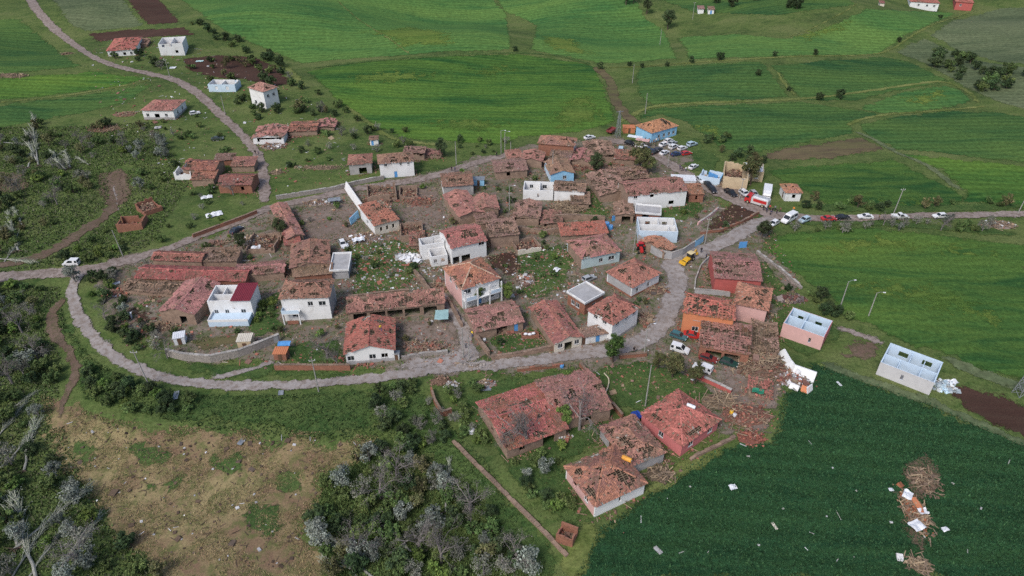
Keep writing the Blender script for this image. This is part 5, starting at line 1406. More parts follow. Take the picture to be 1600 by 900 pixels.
_pr = np.random.default_rng(4242)
def plant(meshes, name, label, category, x, y, s, group=None, sz=None):
    z = float(terr(x, y))
    root = thing(name, label, category, (x, y, z), _pr.uniform(0, 6.28), group)
    root.scale = (s, s, s * (sz or _pr.uniform(.85, 1.15)))
    link("trunk", meshes[1], root); link("crown", meshes[0], root)
    return root

def zone(pix, n, kinds, smin, smax, name, label, group, category="shrub", mind=0.55):
    """n separate plants spread over an outline; each is an object of its own"""
    W = flat_poly(pix)
    P = ground(np.array([q[0] for q in pix], float), np.array([q[1] for q in pix], float))[:, :2]
    got, tries = [], 0
    ks = [k for k, w in kinds for _ in range(w)]
    while len(got) < n and tries < n * 40:
        tries += 1
        x, y = _pr.uniform(P[:, 0].min(), P[:, 0].max()), _pr.uniform(P[:, 1].min(), P[:, 1].max())
        if not in_poly(np.array(x), np.array(y), P) or occ(x, y): continue
        s = _pr.uniform(smin, smax)
        if any((x - a) ** 2 + (y - b) ** 2 < (mind * (s + c) * 1.4) ** 2 for a, b, c in got): continue
        if any(occ(x + dx * s * 1.1, y + dy * s * 1.1) for dx, dy in ((1, 0), (-1, 0), (0, 1), (0, -1))): continue
        got.append((x, y, s))
        k = ks[_pr.integers(len(ks))]
        if k in label:
            nm, lb, gp, ct = label[k]
        else:
            nm, lb, gp, ct = label['*']
        u, v = pixel(x, y, float(terr(x, y)))
        fu = (u - min(q[0] for q in pix)) / (max(q[0] for q in pix) - min(q[0] for q in pix)); fv = (v - min(q[1] for q in pix)) / (max(q[1] for q in pix) - min(q[1] for q in pix))
        where = ("upper", "middle", "lower")[int(min(2, max(0, fv * 3)))] + " " + ("left", "centre", "right")[int(min(2, max(0, fu * 3)))]
        size_ = "large " if s > smin + (smax - smin) * .66 else ("small " if s < smin + (smax - smin) * .33 else "")
        plant(PROTO[k][_pr.integers(4)], nm, size_ + lb + ", " + where, ct, x, y, s, gp)

def LB(where, grp):
    return {'silver': ("silver_willow", "silvery grey willow bush " + where, "silver willows " + grp, "willow"),
            'greyish': ("leafless_shrub", "grey leafless twiggy shrub " + where, "leafless shrubs " + grp, "shrub"),
            'dark': ("dark_shrub", "dark green rounded shrub " + where, "dark shrubs " + grp, "shrub"),
            'fresh': ("light_shrub", "light yellowish green shrub " + where, "light shrubs " + grp, "shrub"),
            'olive': ("olive_shrub", "brownish olive shrub " + where, "olive shrubs " + grp, "shrub"),
            '*': ("green_shrub", "mid green leafy shrub " + where, "green shrubs " + grp, "shrub")}

zone([(-20, 445), (100, 445), (80, 480), (70, 520), (95, 570), (90, 610), (-20, 660)], 40, [('dark', 2), ('shrub', 5), ('silver', 1), ('greyish', 2), ('fresh', 2), ('olive', 1)], .8, 1.5, None, LB("in thicket left of the path", "left of the reddish path"), None)
zone([(-20, 650), (60, 620), (75, 690), (95, 745), (150, 800), (210, 860), (265, 900), (-20, 905)], 36, [('dark', 1), ('shrub', 4), ('silver', 3), ('greyish', 2), ('olive', 1), ('fresh', 2)], .8, 1.5, None, LB("in thicket beside the dry clearing", "at the clearing's outer edge"), None)
zone([(505, 745), (600, 700), (650, 700), (760, 800), (840, 905), (520, 905), (490, 840), (492, 780)], 78, [('dark', 3), ('shrub', 6), ('silver', 3), ('greyish', 3), ('olive', 1), ('fresh', 1)], .8, 1.55, None, LB("in copse by the mud wall", "in the copse below the bank"), None)
zone([(560, 612), (650, 600), (690, 650), (720, 700), (640, 700), (600, 680)], 24, [('shrub', 4), ('dark', 2), ('greyish', 2), ('fresh', 1)], .7, 1.3, None, LB("on the bank near the barn", "on the bank near the barn"), None)
zone([(130, 560), (200, 598), (300, 618), (300, 650), (190, 645), (140, 615)], 26, [('shrub', 5), ('fresh', 2), ('dark', 2)], .7, 1.3, None, LB("on the bank under the bend", "on the bank under the bend"), None)
zone([(135, 432), (180, 425), (200, 480), (215, 545), (255, 570), (200, 555), (150, 500), (128, 460)], 26, [('dark', 4), ('shrub', 3), ('silver', 1), ('greyish', 2), ('fresh', 1)], .7, 1.25, None, LB("inside the lane's outer curve", "inside the lane's curve"), None)
zone([(700, 600), (750, 600), (745, 640), (785, 705), (730, 690), (700, 650)], 15, [('shrub', 4), ('greyish', 2), ('fresh', 1)], .6, 1.1, None, LB("in the garden beside the long barn", "beside the long barn"), None)
zone([(800, 715), (880, 690), (880, 740), (930, 800), (880, 850), (820, 780)], 16, [('shrub', 4), ('dark', 2), ('fresh', 1), ('silver', 1)], .6, 1.1, None, LB("in the garden beside the corner house", "beside the corner house"), None)
zone([(-20, 200), (140, 180), (230, 200), (240, 250), (150, 262), (150, 320), (60, 395), (-20, 410)], 70, [('shrub', 5), ('silver', 1), ('greyish', 4), ('dark', 2), ('olive', 2), ('fresh', 1)], .8, 1.5, None, LB("on the slope beside the gully", "beside the gully"), None)
zone([(195, 235), (250, 220), (275, 260), (245, 310), (200, 300)], 14, [('silver', 3), ('shrub', 3), ('dark', 1)], .8, 1.4, None, LB("above the open brick ruin", "above the brick ruin"), None)
zone([(150, 330), (190, 355), (195, 395), (130, 415), (60, 408), (130, 385)], 14, [('shrub', 4), ('fresh', 2), ('dark', 1)], .6, 1.2, None, LB("above the parked white van's verge", "above the van's verge"), None)
zone([(150, 85), (240, 85), (290, 60), (320, 70), (380, 85), (460, 120), (520, 160), (540, 175), (450, 182), (380, 170), (330, 150), (260, 118), (170, 100)], 44, [('dark', 4), ('shrub', 4), ('olive', 2), ('greyish', 1)], .9, 1.7, None, LB("around the upper houses", "around the upper houses"), None)
zone([(300, 35), (360, 60), (430, 90), (460, 125), (430, 100), (350, 70), (300, 50)], 16, [('dark', 3), ('shrub', 2)], 1.0, 1.8, None, LB("in the tilled field's hedge", "in the tilled field's hedge"), None)
zone([(530, 200), (640, 205), (660, 240), (600, 236), (520, 262), (440, 280), (440, 230)], 22, [('shrub', 3), ('dark', 2), ('greyish', 2)], .7, 1.4, None, LB("in the orchard above the upper road", "in the orchard"), None)
zone([(1240, 312), (1360, 318), (1480, 318), (1600, 310), (1610, 324), (1400, 332), (1260, 332)], 18, [('shrub', 3), ('dark', 2), ('olive', 2)], .7, 1.3, None, LB("above the straight road", "above the straight road"), None)
zone([(1240, 350), (1330, 350), (1420, 348), (1560, 346), (1560, 362), (1420, 360), (1240, 366)], 22, [('shrub', 3), ('greyish', 4), ('silver', 1)], .6, 1.3, None, LB("below the straight road", "below the straight road"), None)
zone([(1080, -8), (1320, -8), (1290, 10), (1240, 20), (1130, 20)], 26, [('dark', 3), ('olive', 1)], 1.6, 2.8, None, LB("in the far wood", "in the far wood"), None)
zone([(1440, 90), (1500, 88), (1560, 110), (1610, 120), (1610, 155), (1540, 150), (1470, 115)], 26, [('dark', 4), ('shrub', 1)], 1.2, 2.4, None, LB("on the far fallow hillside", "on the far hillside"), None)
zone([(1120, 232), (1190, 240), (1200, 256), (1140, 256)], 8, [('olive', 2), ('dark', 2)], .8, 1.4, None, LB("behind the burst yellow house", "behind the yellow house"), None)
zone([(1080, 180), (1140, 215), (1130, 240), (1090, 215)], 6, [('dark', 1), ('shrub', 2)], .8, 1.3, None, LB("on the slope right of the school", "beside the school"), None)
zone([(1210, 440), (1290, 470), (1340, 500), (1300, 500), (1260, 480)], 10, [('dark', 3), ('shrub', 2)], .7, 1.3, None, LB("behind the pink roofless house", "behind the pink roofless house"), None)
zone([(190, 500), (240, 512), (270, 540), (230, 552)], 7, [('dark', 2), ('greyish', 2), ('shrub', 1)], .6, 1.1, None, LB("beside the white cube tank", "beside the cube tank"), None)
zone([(400, 480), (436, 470), (440, 520), (400, 520)], 7, [('shrub', 2), ('fresh', 2)], .6, 1.1, None, LB("left of the balcony house", "left of the balcony house"), None)
zone([(570, 370), (650, 395), (660, 440), (540, 450), (545, 400)], 10, [('shrub', 3), ('greyish', 2)], .4, .8, None, LB("in the littered central green", "in the central green"), None)
zone([(800, 395), (880, 380), (900, 440), (830, 470), (800, 450)], 9, [('shrub', 3), ('greyish', 1), ('fresh', 1)], .4, .9, None, LB("in the cream ridged house's garden", "right of the cream ridged house"), None)

zone([(200, 420), (420, 340), (700, 270), (960, 225), (1110, 300), (1180, 345), (1060, 400), (1050, 520), (900, 545), (700, 565), (440, 570), (220, 530)], 60, [('shrub', 5), ('dark', 2), ('fresh', 2), ('greyish', 2), ('olive', 2)], .4, .95, None, LB("among the village houses", "among the village houses"), None)
zone([(290, 290), (400, 300), (390, 330), (300, 360), (220, 395), (230, 370), (280, 340)], 14, [('shrub', 4), ('fresh', 2), ('greyish', 1)], .45, 1.0, None, LB("on the grass above the dirt road", "above the dirt road"), None)
zone([(300, 150), (350, 190), (390, 240), (340, 240), (280, 235), (240, 205)], 14, [('shrub', 4), ('dark', 2), ('greyish', 1)], .5, 1.1, None, LB("left of the climbing road", "left of the climbing road"), None)
zone([(380, 165), (540, 175), (560, 190), (450, 185), (400, 190)], 16, [('dark', 3), ('shrub', 3), ('olive', 1)], .7, 1.4, None, LB("above the row of collapsed sheds", "above the collapsed sheds"), None)
zone([(700, 215), (830, 220), (840, 232), (760, 240), (700, 245)], 12, [('dark', 2), ('shrub', 3), ('greyish', 1)], .5, 1.1, None, LB("between upper road and combed field", "between upper road and field"), None)
def single(px, py, meshes, s, name, label, cat="tree", sz=1.0):
    g = G(px, py)
    return plant(meshes, name, label, cat, g[0], g[1], s * (1.3 if cat == 'tree' and py > 150 else 1.0), None, sz)
single(957, 566, TALL['green'][0], .82, "round_tree", "round bright green tree standing at the lane's lower edge")
single(884, 600, TALL['green'][1], .45, "round_tree", "small green tree above the shorter barn")
single(880, 668, TALL['green'][0], .6, "round_tree", "green tree squeezed against the two barns")
single(1050, 590, TALL['olive'][0], .75, "garden_tree", "olive green tree beside the two white vans")
single(1085, 600, TALL['olive'][1], .62, "garden_tree", "smaller olive tree in front of the lower white van")
single(1028, 576, TALL['olive'][1], .5, "garden_tree", "bushy olive tree nearest the lane's bend")
single(931, 272, TALL['dark'][0], .85, "dark_tree", "dark tree among the brown ruins below the road")
single(998, 268, TALL['olive'][0], 1.15, "russet_tree", "broad russet green tree below the school road")
single(1012, 272, TALL['olive'][1], .75, "russet_tree", "smaller russet tree beside the school road fork")
single(1172, 288, TALL['olive'][1], 1.1, "russet_tree", "brownish green tree under the ochre wall")
single(690, 246, TALL['dark'][1], .75, "dark_tree", "dark tree beside the power pole on the upper road")
single(748, 474, TALL['green'][1], .55, "garden_tree", "yellow green tree hiding the columned front's left")
single(792, 472, TALL['green'][0], .62, "garden_tree", "yellow green tree in front of the columned house's right")
single(775, 458, TALL['dark'][0], .5, "dark_tree", "dark shrub tree at the columned house's corner")
single(440, 372, TALL['dark'][1], .7, "dark_tree", "dark tree beside the narrow red shed")
single(380, 390, TALL['dark'][0], .6, "dark_tree", "dark tree above the long tiled shed")
single(118, 442, PROTO['silver'][1], 1.2, "silver_willow", "silvery bush leaning over the fork of the lanes")
single(1190, 372, TALL['dark'][0], .62, "dark_tree", "dark bush at the corner of the lane and field")
single(1200, 368, TALL['olive'][0], .45, "garden_tree", "brownish bush next to the corner bush")
single(1043, 46, TALL['dark'][0], 1.6, "lone_tree", "lone dark tree on the bright far slope")
single(1010, 22, TALL['dark'][1], 1.3, "lone_tree", "dark tree uphill of the lone far tree")
single(978, 8, TALL['dark'][0], 1.4, "lone_tree", "dark tree at the top edge above the far slope")
single(990, 5, TALL['dark'][1], 1.2, "lone_tree", "twin dark tree at the top edge above the far slope")
for i, (px, py, s, t) in enumerate([(805, 80, .9, "at the combed field's upper corner"), (938, 108, 1.1, "at the top of the gully path"), (984, 104, .8, "on the margin right of the gully path"), (1003, 106, .7, "second on the margin from the gully path"), (1042, 104, .8, "third on the margin from the gully path"), (1080, 98, 1.0, "alone between two margins under the far slope"), (1124, 94, 1.3, "largest of the dark bushes on the long margin"), (1185, 118, .9, "where the short margin starts"), (1210, 88, .9, "on the margin under the pale path"), (1273, 86, .9, "on the margin left of the far meadow"), (1280, 156, 1.1, "on the winding margin"), (1312, 154, 1.3, "widest on the winding margin"), (1232, 142, .7, "on the short crossing margin"), (1404, 66, .9, "at the sharp corner under the far farm"), (1468, 30, .9, "on the path to the far farm"), (1458, 102, 1.2, "at the foot of the fallow hillside")]):
    single(px, py, PROTO['dark'][i % 4], s * 1.15, "field_bush", "dark bush " + t, "bush")
for px, py, v, s, t in [(822, 702, 0, 1.45, "tall bare grey tree in front of the long barn"), (905, 672, 1, 1.25, "bare grey tree before the shorter barn"), (792, 712, 2, .75, "bare grey tree at the long barn's corner"),
                        (512, 560, 1, .95, "leafless tree right of the balcony house"), (528, 575, 0, .7, "leafless tree behind the stone front wall"), (365, 305, 2, .7, "leafless tree against the brick gable house"),
                        (595, 780, 0, .95, "bare grey tree in the copse's middle"), (620, 745, 2, .9, "bare tree at the copse's upper edge"), (655, 860, 1, .85, "bare grey tree near the fallen poplar in the copse"),
                        (165, 500, 2, .65, "leafless tree on the lane's inner bend"), (735, 800, 1, 1.0, "bare tree at the copse's outer side"), (1380, 352, 2, .5, "bare roadside tree below the white pickup"), (262, 560, 1, .6, "bare tree at the retaining wall's end")]:
    single(px, py, BARE[v], s * .95, "bare_tree", t)

# ---- fallen and stripped poplars
poplar_leaf = attr_mat("poplar_leaves", 0.2, 1.0, objvar=0.2)
def make_poplar(rng, nb=58, L=11.0):
    tr, br = MB(), MB()
    col = (0.31, 0.31, 0.28)
    pts = [(L * t, .25 * math.sin(t * 3 + rng.uniform(0, 3)), .12 + .5 * t * t + .1 * rng.random()) for t in np.linspace(0, 1, 7)]
    tr.tube(pts, np.linspace(.17, .03, 7), 6, col)
    root_ball = np.array(pts[0])
    for k in range(7):
        d = np.array([-0.6, rng.normal(0, .7), rng.normal(0, .7)])
        tr.tube([root_ball, root_ball + d * .5, root_ball + d * .9 + np.array([0, 0, -.2])], [.1, .06, .02], 4, (0.12, 0.09, 0.07), cap=False)
    tips = []
    for k in range(nb):
        t = rng.uniform(.22, .97)
        p = np.array([np.interp(t, np.linspace(0, 1, 7), [q[i] for q in pts]) for i in range(3)])
        l = (1 - t * .6) * rng.uniform(2.2, 4.6)
        d = np.array([1.0, rng.normal(0, .22), rng.normal(.03, .14)]); d /= np.linalg.norm(d)
        m = p + d * l * .5 + np.array([0, 0, .1]); e = p + d * l; e[2] = max(.05, e[2])
        br.tube([p, m, e], [.06, .045, .02], 3, np.array((0.31, 0.33, 0.27)) * rng.uniform(.75, 1.2), cap=False)
        tips += [m, e, (m + e) / 2]
    V, F, C = leaf_cloud(rng, 700, np.array(tips), np.full(len(tips), .3), .15, [(0.22, 0.26, 0.17), (0.17, 0.21, 0.13), (0.28, 0.31, 0.24)])
    V[:, 2] = np.maximum(V[:, 2], .05)
    return tr.mesh("trunk", bark_mat), br.mesh("branches", bark_mat), fast_mesh("crown", V, [F], C, [poplar_leaf])
POP = [make_poplar(np.random.default_rng(900 + i)) for i in range(5)]
def fallen(bx, by, tx, ty, label, lift=0.0):
    a = G(bx, by); b = G(tx, ty)
    L = np.linalg.norm(b[:2] - a[:2])
    s = L / 12.0
    m = POP[_pr.integers(5)]
    root = thing("fallen_poplar", label, "fallen tree", (a[0], a[1], a[2]), math.atan2(b[1] - a[1], b[0] - a[0]), "storm felled poplars")
    pitch = math.atan2(b[2] - a[2], L)
    root.rotation_euler = (0, -pitch - lift, root.rotation_euler[2])
    root.scale = (s, min(1.7, max(.8, s * 1.3)), min(1.1, max(.6, s * .8)))
    t = link("trunk", m[0], root); link("crown", m[2], root); br = link("branches", m[1], t); br["kind"] = "stuff"
for i, q in enumerate([
    (25, 860, 150, 755, "long pale felled poplar pointing into the dry clearing"), (32, 855, 15, 752, "felled poplar fanned upright beside the long pale one"), (60, 905, 20, 770, "felled poplar under the long pale one"),
    (45, 905, 95, 830, "felled poplar fan at the bottom corner"), (20, 905, 75, 815, "felled poplar with spread twigs in the bottom corner"), (100, 905, 128, 868, "short felled poplar at the bottom edge beside the clearing"), (85, 905, 160, 800, "felled poplar slanting over the clearing's edge"),
    (590, 905, 508, 838, "felled poplar fan pointing up out of the bottom edge"), (520, 910, 500, 838, "slim felled poplar beside the bottom fan"), (655, 872, 590, 812, "felled poplar lying across the copse"), (698, 800, 702, 712, "narrow poplar lying straight uphill in the copse"), (560, 905, 512, 845, "twin felled poplar at the bottom edge"),
    (-15, 660, 60, 612, "felled poplar at the left rim pointing to the path"), (-10, 690, 45, 625, "felled poplar with silvery fan at the left rim"), (18, 720, 70, 650, "felled poplar below the left rim pair"), (40, 735, 55, 650, "felled poplar nearest the dry clearing's top corner"),
    (-12, 470, 40, 456, "felled poplar fan left of the lane fork"), (-12, 495, 38, 462, "felled poplar under the fan left of the lane fork"),
    (-10, 405, 62, 412, "felled poplar along the dirt road edge"), (8, 410, 30, 380, "felled poplar leaning toward the track"), (30, 392, 12, 330, "tall felled poplar above the road edge"), (36, 352, 20, 325, "short felled poplar on the gully slope"),
    (62, 258, 50, 178, "standing broken poplar on the left slope"), (60, 252, 38, 205, "broken poplar beside the standing one"), (45, 262, 60, 225, "felled poplar at the broken pair's foot"), (75, 250, 105, 235, "felled poplar lying across the slope's middle"), (105, 265, 78, 238, "crossed felled poplar on the slope"), (112, 262, 100, 238, "felled poplar right of the crossed one"), (5, 224, 62, 228, "thin felled poplar along the slope's top"), (140, 258, 118, 246, "felled poplar nearest the gully head")]):
    fallen(*q)
for px, py, v, s_, t in [(20, 600, 0, .9, 'bare grey tree beside the left rim thicket'), (60, 560, 1, .8, 'bare grey tree left of the reddish path'), (35, 520, 2, .85, 'bare grey tree in the thicket below the lane fork'), (130, 880, 1, .9, 'bare tree at the bottom edge left of the clearing'), (90, 320, 0, .8, 'bare tree on the gully slope'), (130, 230, 2, .8, 'bare tree on the upper slope'), (30, 300, 1, .8, 'bare tree by the soil patch'), (560, 870, 2, .9, 'bare tree behind the bottom poplar fan'), (690, 880, 0, .9, 'bare tree low in the copse'), (800, 880, 2, .8, 'bare tree at the copse bottom corner'), (1470, 360, 1, .6, 'bare tree right of the road verge shrubs'), (245, 225, 0, .7, 'bare tree above the silver bushes')]:
    single(px, py, BARE[v], s_, 'bare_tree', t)

# ---- grass and standing crop that nobody could count
grass_mat = attr_mat("grass_blades", 0.3, 1.5)
def tufts(name, pix, n, size, cols, label, blades=3, lean=.35, avoid=True, seed=1, clump=0.0):
    rng = np.random.default_rng(seed)
    P = ground(np.array([q[0] for q in pix], float), np.array([q[1] for q in pix], float))[:, :2]
    x = rng.uniform(P[:, 0].min(), P[:, 0].max(), n * 3); y = rng.uniform(P[:, 1].min(), P[:, 1].max(), n * 3)
    m = in_poly(x, y, P)
    if avoid: m &= occ(x, y) == 0
    if clump: m &= (np.sin(x * .5 + np.sin(y * .37) * 2) + np.sin(y * .61 + np.sin(x * .29) * 2) + rng.normal(0, .5, len(x))) > clump
    x, y = x[m][:n], y[m][:n]
    n = len(x); z = terr(x, y)
    c0 = np.stack([x, y, z], 1)
    cols = np.array(cols)
    tone = cols[rng.integers(len(cols), size=n)] * rng.uniform(.75, 1.25, n)[:, None]
    Vs, Cs = [], []
    for b in range(blades):
        a = rng.uniform(0, 2 * math.pi, n); s = size * rng.lognormal(0, .3, n)
        d = np.stack([np.cos(a), np.sin(a), np.zeros(n)], 1); e = np.stack([-np.sin(a), np.cos(a), np.zeros(n)], 1)
        p = c0 + d * (s * .25)[:, None]
        top = p + d * (s * lean)[:, None] + np.array([0, 0, 1.0]) * (s * rng.uniform(.6, 1.1, n))[:, None]
        Vs.append(np.stack([p - e * (s * .3)[:, None], p + e * (s * .3)[:, None], top], 1)); Cs.append(np.repeat((tone * rng.uniform(.8, 1.25, n)[:, None])[:, None], 3, 1))
    V = np.concatenate(Vs).reshape(-1, 3); C = np.concatenate(Cs).reshape(-1, 3)
    link(name, fast_mesh(name, V, [np.arange(len(V)).reshape(-1, 3)], C, [grass_mat]), kind="stuff", label=label, category="grass")
GREENS = [(0.092, 0.145, 0.042), (0.116, 0.168, 0.052), (0.078, 0.125, 0.040)]
tufts("grass", [(90, 470), (118, 500), (150, 550), (205, 588), (290, 608), (520, 616), (640, 602), (760, 720), (880, 915), (800, 915), (740, 790), (620, 690), (420, 685), (280, 662), (135, 625), (85, 500)], 22000, .30, [(0.064, 0.108, 0.036), (0.084, 0.128, 0.044), (0.052, 0.092, 0.032)], "lush tall grass on the bank below the lane", seed=2)
tufts("grass", [(62, 615), (170, 655), (280, 666), (590, 682), (612, 705), (520, 730), (478, 830), (505, 915), (260, 915), (150, 792), (95, 735)], 20000, .20, [(0.26, 0.20, 0.10), (0.22, 0.17, 0.09), (0.13, 0.14, 0.055), (0.28, 0.22, 0.13)], "flattened dry grass on the brown clearing", seed=3, lean=.9, clump=-.2)
tufts("grass", [(180, 405), (420, 330), (700, 260), (960, 214), (1120, 300), (1250, 440), (1220, 600), (1150, 690), (930, 810), (880, 860), (760, 720), (690, 600), (440, 580), (190, 540)], 34000, .28, GREENS + [(0.14, 0.14, 0.06)], "weeds growing between the village houses", seed=4, clump=.15)
tufts("weeds", [(-20, 200), (240, 190), (300, 280), (240, 380), (140, 430), (-20, 430)], 22000, .38, GREENS + [(0.13, 0.135, 0.085)], "rough weeds on the slope beside the gully", seed=5)
tufts("weeds", [(-20, 440), (100, 450), (90, 640), (150, 800), (270, 915), (-20, 915)], 18000, .34, [(0.11, 0.165, 0.055), (0.14, 0.19, 0.07), (0.095, 0.14, 0.05), (0.15, 0.16, 0.09)], "rough weeds in the shaded thicket", seed=6)
tufts("weeds", [(505, 745), (600, 700), (650, 700), (760, 800), (840, 905), (520, 905), (490, 840)], 12000, .34, [(0.10, 0.16, 0.05), (0.125, 0.18, 0.06), (0.085, 0.135, 0.045)], "rough weeds under the copse", seed=9)
tufts("crop", [(895, 905), (938, 825), (1010, 775), (1100, 712), (1205, 692), (1225, 618), (1275, 570), (1460, 634), (1610, 700), (1640, 910)], 45000, .28, [(0.026, 0.076, 0.034), (0.032, 0.086, 0.038), (0.040, 0.098, 0.038)], "standing blades of the dense dark cereal crop", blades=2, seed=7)
# ================================================================== GARDEN WALLS
def garden_wall(label, pix, h, t, mat, name="garden_wall", jag=0.1, cat="wall", course=1.1):
    _seed[0] += 1
    rng = np.random.default_rng(_seed[0])
    p = densify(pix, 6, closed=False)
    w = ground(p[:, 0], p[:, 1])[:, :2]
    o = w[0]
    pts = [w[0]]
    acc = [0.0]
    for q in w[1:]: acc.append(acc[-1] + np.linalg.norm(q - w[len(acc) - 1]))
    L = acc[-1]; n = max(1, int(L / course))
    s = np.linspace(0, L, n + 1)
    P = np.stack([np.interp(s, acc, w[:, 0]), np.interp(s, acc, w[:, 1])], 1)
    z = terr(P[:, 0], P[:, 1])
    root = thing(name, label, cat, (P[0][0], P[0][1], z[0]))
    off = np.array([P[0][0], P[0][1], z[0]])
    d = np.gradient(P, axis=0); d /= np.linalg.norm(d, axis=1)[:, None] + 1e-9
    nr = np.stack([-d[:, 1], d[:, 0]], 1) * t / 2
    tops = h * (1 - jag * rng.random(n + 1))
    V, F = [], []
    for i in range(n + 1):
        for sgn, zz in ((-1, -.6), (1, -.6), (1, tops[i]), (-1, tops[i])):
            q = P[i] + sgn * nr[i]
            V.append(np.array([q[0], q[1], z[i] + zz]) - off)
    for i in range(n):
        for k in range(4):
            F.append([i * 4 + k, i * 4 + (k + 1) % 4, (i + 1) * 4 + (k + 1) % 4, (i + 1) * 4 + k])
    F += [[0, 3, 2, 1], [n * 4, n * 4 + 1, n * 4 + 2, n * 4 + 3]]
    MB().add(V, F).obj("wall_body", mat, root)
    # coping: one stone after another along the top
    cm = MB()
    for i in range(n):
        a, b = P[i], P[i + 1]; zz = (z[i] + tops[i] + z[i + 1] + tops[i + 1]) / 2
        if rng.random() < jag: continue
        dd = (b - a) / (np.linalg.norm(b - a) + 1e-9)
        Rm = np.array([[dd[0], -dd[1], 0], [dd[1], dd[0], 0], [0, 0, 1]])
        cm.obox(np.array([(a[0] + b[0]) / 2, (a[1] + b[1]) / 2, zz + .05]) - off, (np.linalg.norm(b - a) - .05, t + .1, .12), Rm, (np.array((0.24, 0.17, 0.13)) if mat in (WALL['adobe'], WALL['brick']) else np.array((0.36, 0.34, 0.32))) * rng.uniform(.75, 1.2))
    if cm.v: cm.obj("coping", debris_mat, root, kind="stuff")
    for q in P: paint_disk(q[0], q[1], .6, 1)
garden_wall("curved whitish stone retaining wall below the weedy plot", [(262, 556), (290, 563), (330, 566), (372, 558), (400, 548), (438, 532)], 1.9, .5, WALL['stone'], jag=.05)
garden_wall("brick and stone front wall right of the ramp", [(430, 578), (475, 578), (520, 578), (548, 578)], 1.5, .4, WALL['brick'], jag=.1)
garden_wall("stone wall along the upper road's far side", [(432, 312), (470, 306), (520, 298), (560, 288), (600, 280)], 1.3, .5, WALL['stone'])
garden_wall("low brick wall along the road toward the fork", [(302, 372), (340, 358), (378, 344), (402, 334)], 1.2, .4, WALL['brick'])
garden_wall("curved grey concrete wall around the small red shed", [(996, 378), (1010, 390), (1028, 402), (1048, 406), (1066, 400), (1084, 388)], 2.2, .25, WALL['concrete'], jag=.02)
garden_wall("light blue end panel of the curved concrete wall", [(1085, 387), (1098, 378)], 2.2, .25, WALL['blue'], jag=.0, course=3)
garden_wall("crumbling pale stone wall along the green field's edge", [(1182, 396), (1205, 412), (1230, 432), (1252, 452)], 0.9, .5, WALL['stone'], jag=.4)
garden_wall("thin white kerb wall ringing the red house's garden", [(1107, 404), (1094, 418), (1086, 440), (1085, 452)], 0.7, .2, WALL['white'], jag=.02, name="kerb_wall")
garden_wall("dark grey wall in front of the red house", [(1085, 458), (1120, 461), (1140, 464)], 1.3, .25, WALL['concrete'], jag=.02)
garden_wall("long low adobe wall along the lane under the grass yard", [(768, 562), (800, 558), (835, 552), (862, 546)], 1.1, .5, WALL['adobe'])
garden_wall("slanting adobe wall on the grass yard's alley side", [(742, 526), (752, 540), (764, 556)], 1.3, .5, WALL['adobe'])
garden_wall("red coped wall below the two white vans", [(1082, 588), (1110, 600), (1142, 615)], 1.1, .5, WALL['red'])
garden_wall("long brick wall running down beside the shorter barn", [(906, 572), (925, 596), (945, 622), (972, 654)], 1.2, .4, WALL['brick'])
garden_wall("low rubble wall between pink house and field", [(1078, 720), (1100, 708), (1125, 696), (1148, 684)], 0.8, .5, WALL['adobe'], jag=.4)
garden_wall("bent red brick wall in the overgrown garden", [(674, 612), (680, 632), (692, 652), (706, 646)], 1.5, .35, WALL['brick'], jag=.15)
garden_wall("long low mud wall descending to the bottom edge", [(708, 690), (735, 718), (770, 752), (805, 788), (850, 832), (886, 870)], .45, .6, WALL['adobe'], jag=.3)
garden_wall("adobe wall behind the low red shed", [(868, 344), (900, 343), (945, 346)], 1.7, .5, WALL['adobe'], jag=.1)
garden_wall("brown adobe wall behind the cow shed", [(545, 470), (600, 464), (640, 460)], 1.6, .5, WALL['adobe'], jag=.15)
garden_wall("slanting adobe wall between green and alley", [(648, 428), (662, 444), (676, 464)], 1.4, .5, WALL['adobe'], jag=.2)
garden_wall("stone wall at the lane below the worker's house yard", [(628, 562), (660, 556), (700, 552)], 1.0, .5, WALL['stone'], jag=.3)
garden_wall("red brick lane wall left of the round tree", [(968, 560), (990, 558), (1010, 556)], 1.0, .5, WALL['brick'], jag=.1)
garden_wall("low wall edging the trampled plot", [(1094, 366), (1125, 362), (1160, 348), (1185, 334)], .9, .4, WALL['brick'], jag=.3)
garden_wall("thin wall at the plot's upper side", [(1090, 352), (1108, 340), (1122, 328)], 1.0, .4, WALL['palepink'], jag=.2)
garden_wall("brown wall closing the ruined central yard", [(802, 360), (850, 366), (878, 362)], 1.4, .5, WALL['adobe'], jag=.2)
garden_wall("tile coped wall on the barns' lane side", [(808, 580), (850, 576), (880, 572)], 1.0, .5, WALL['brick'], jag=.4)
garden_wall("adobe wall along the central alley's far side", [(700, 470), (712, 492), (722, 512)], 1.2, .5, WALL['adobe'], jag=.3)
garden_wall("grey sheet wall linking the box shed and the ramp", [(398, 546), (420, 540), (436, 534)], 1.8, .15, WALL['concrete'], jag=.0)

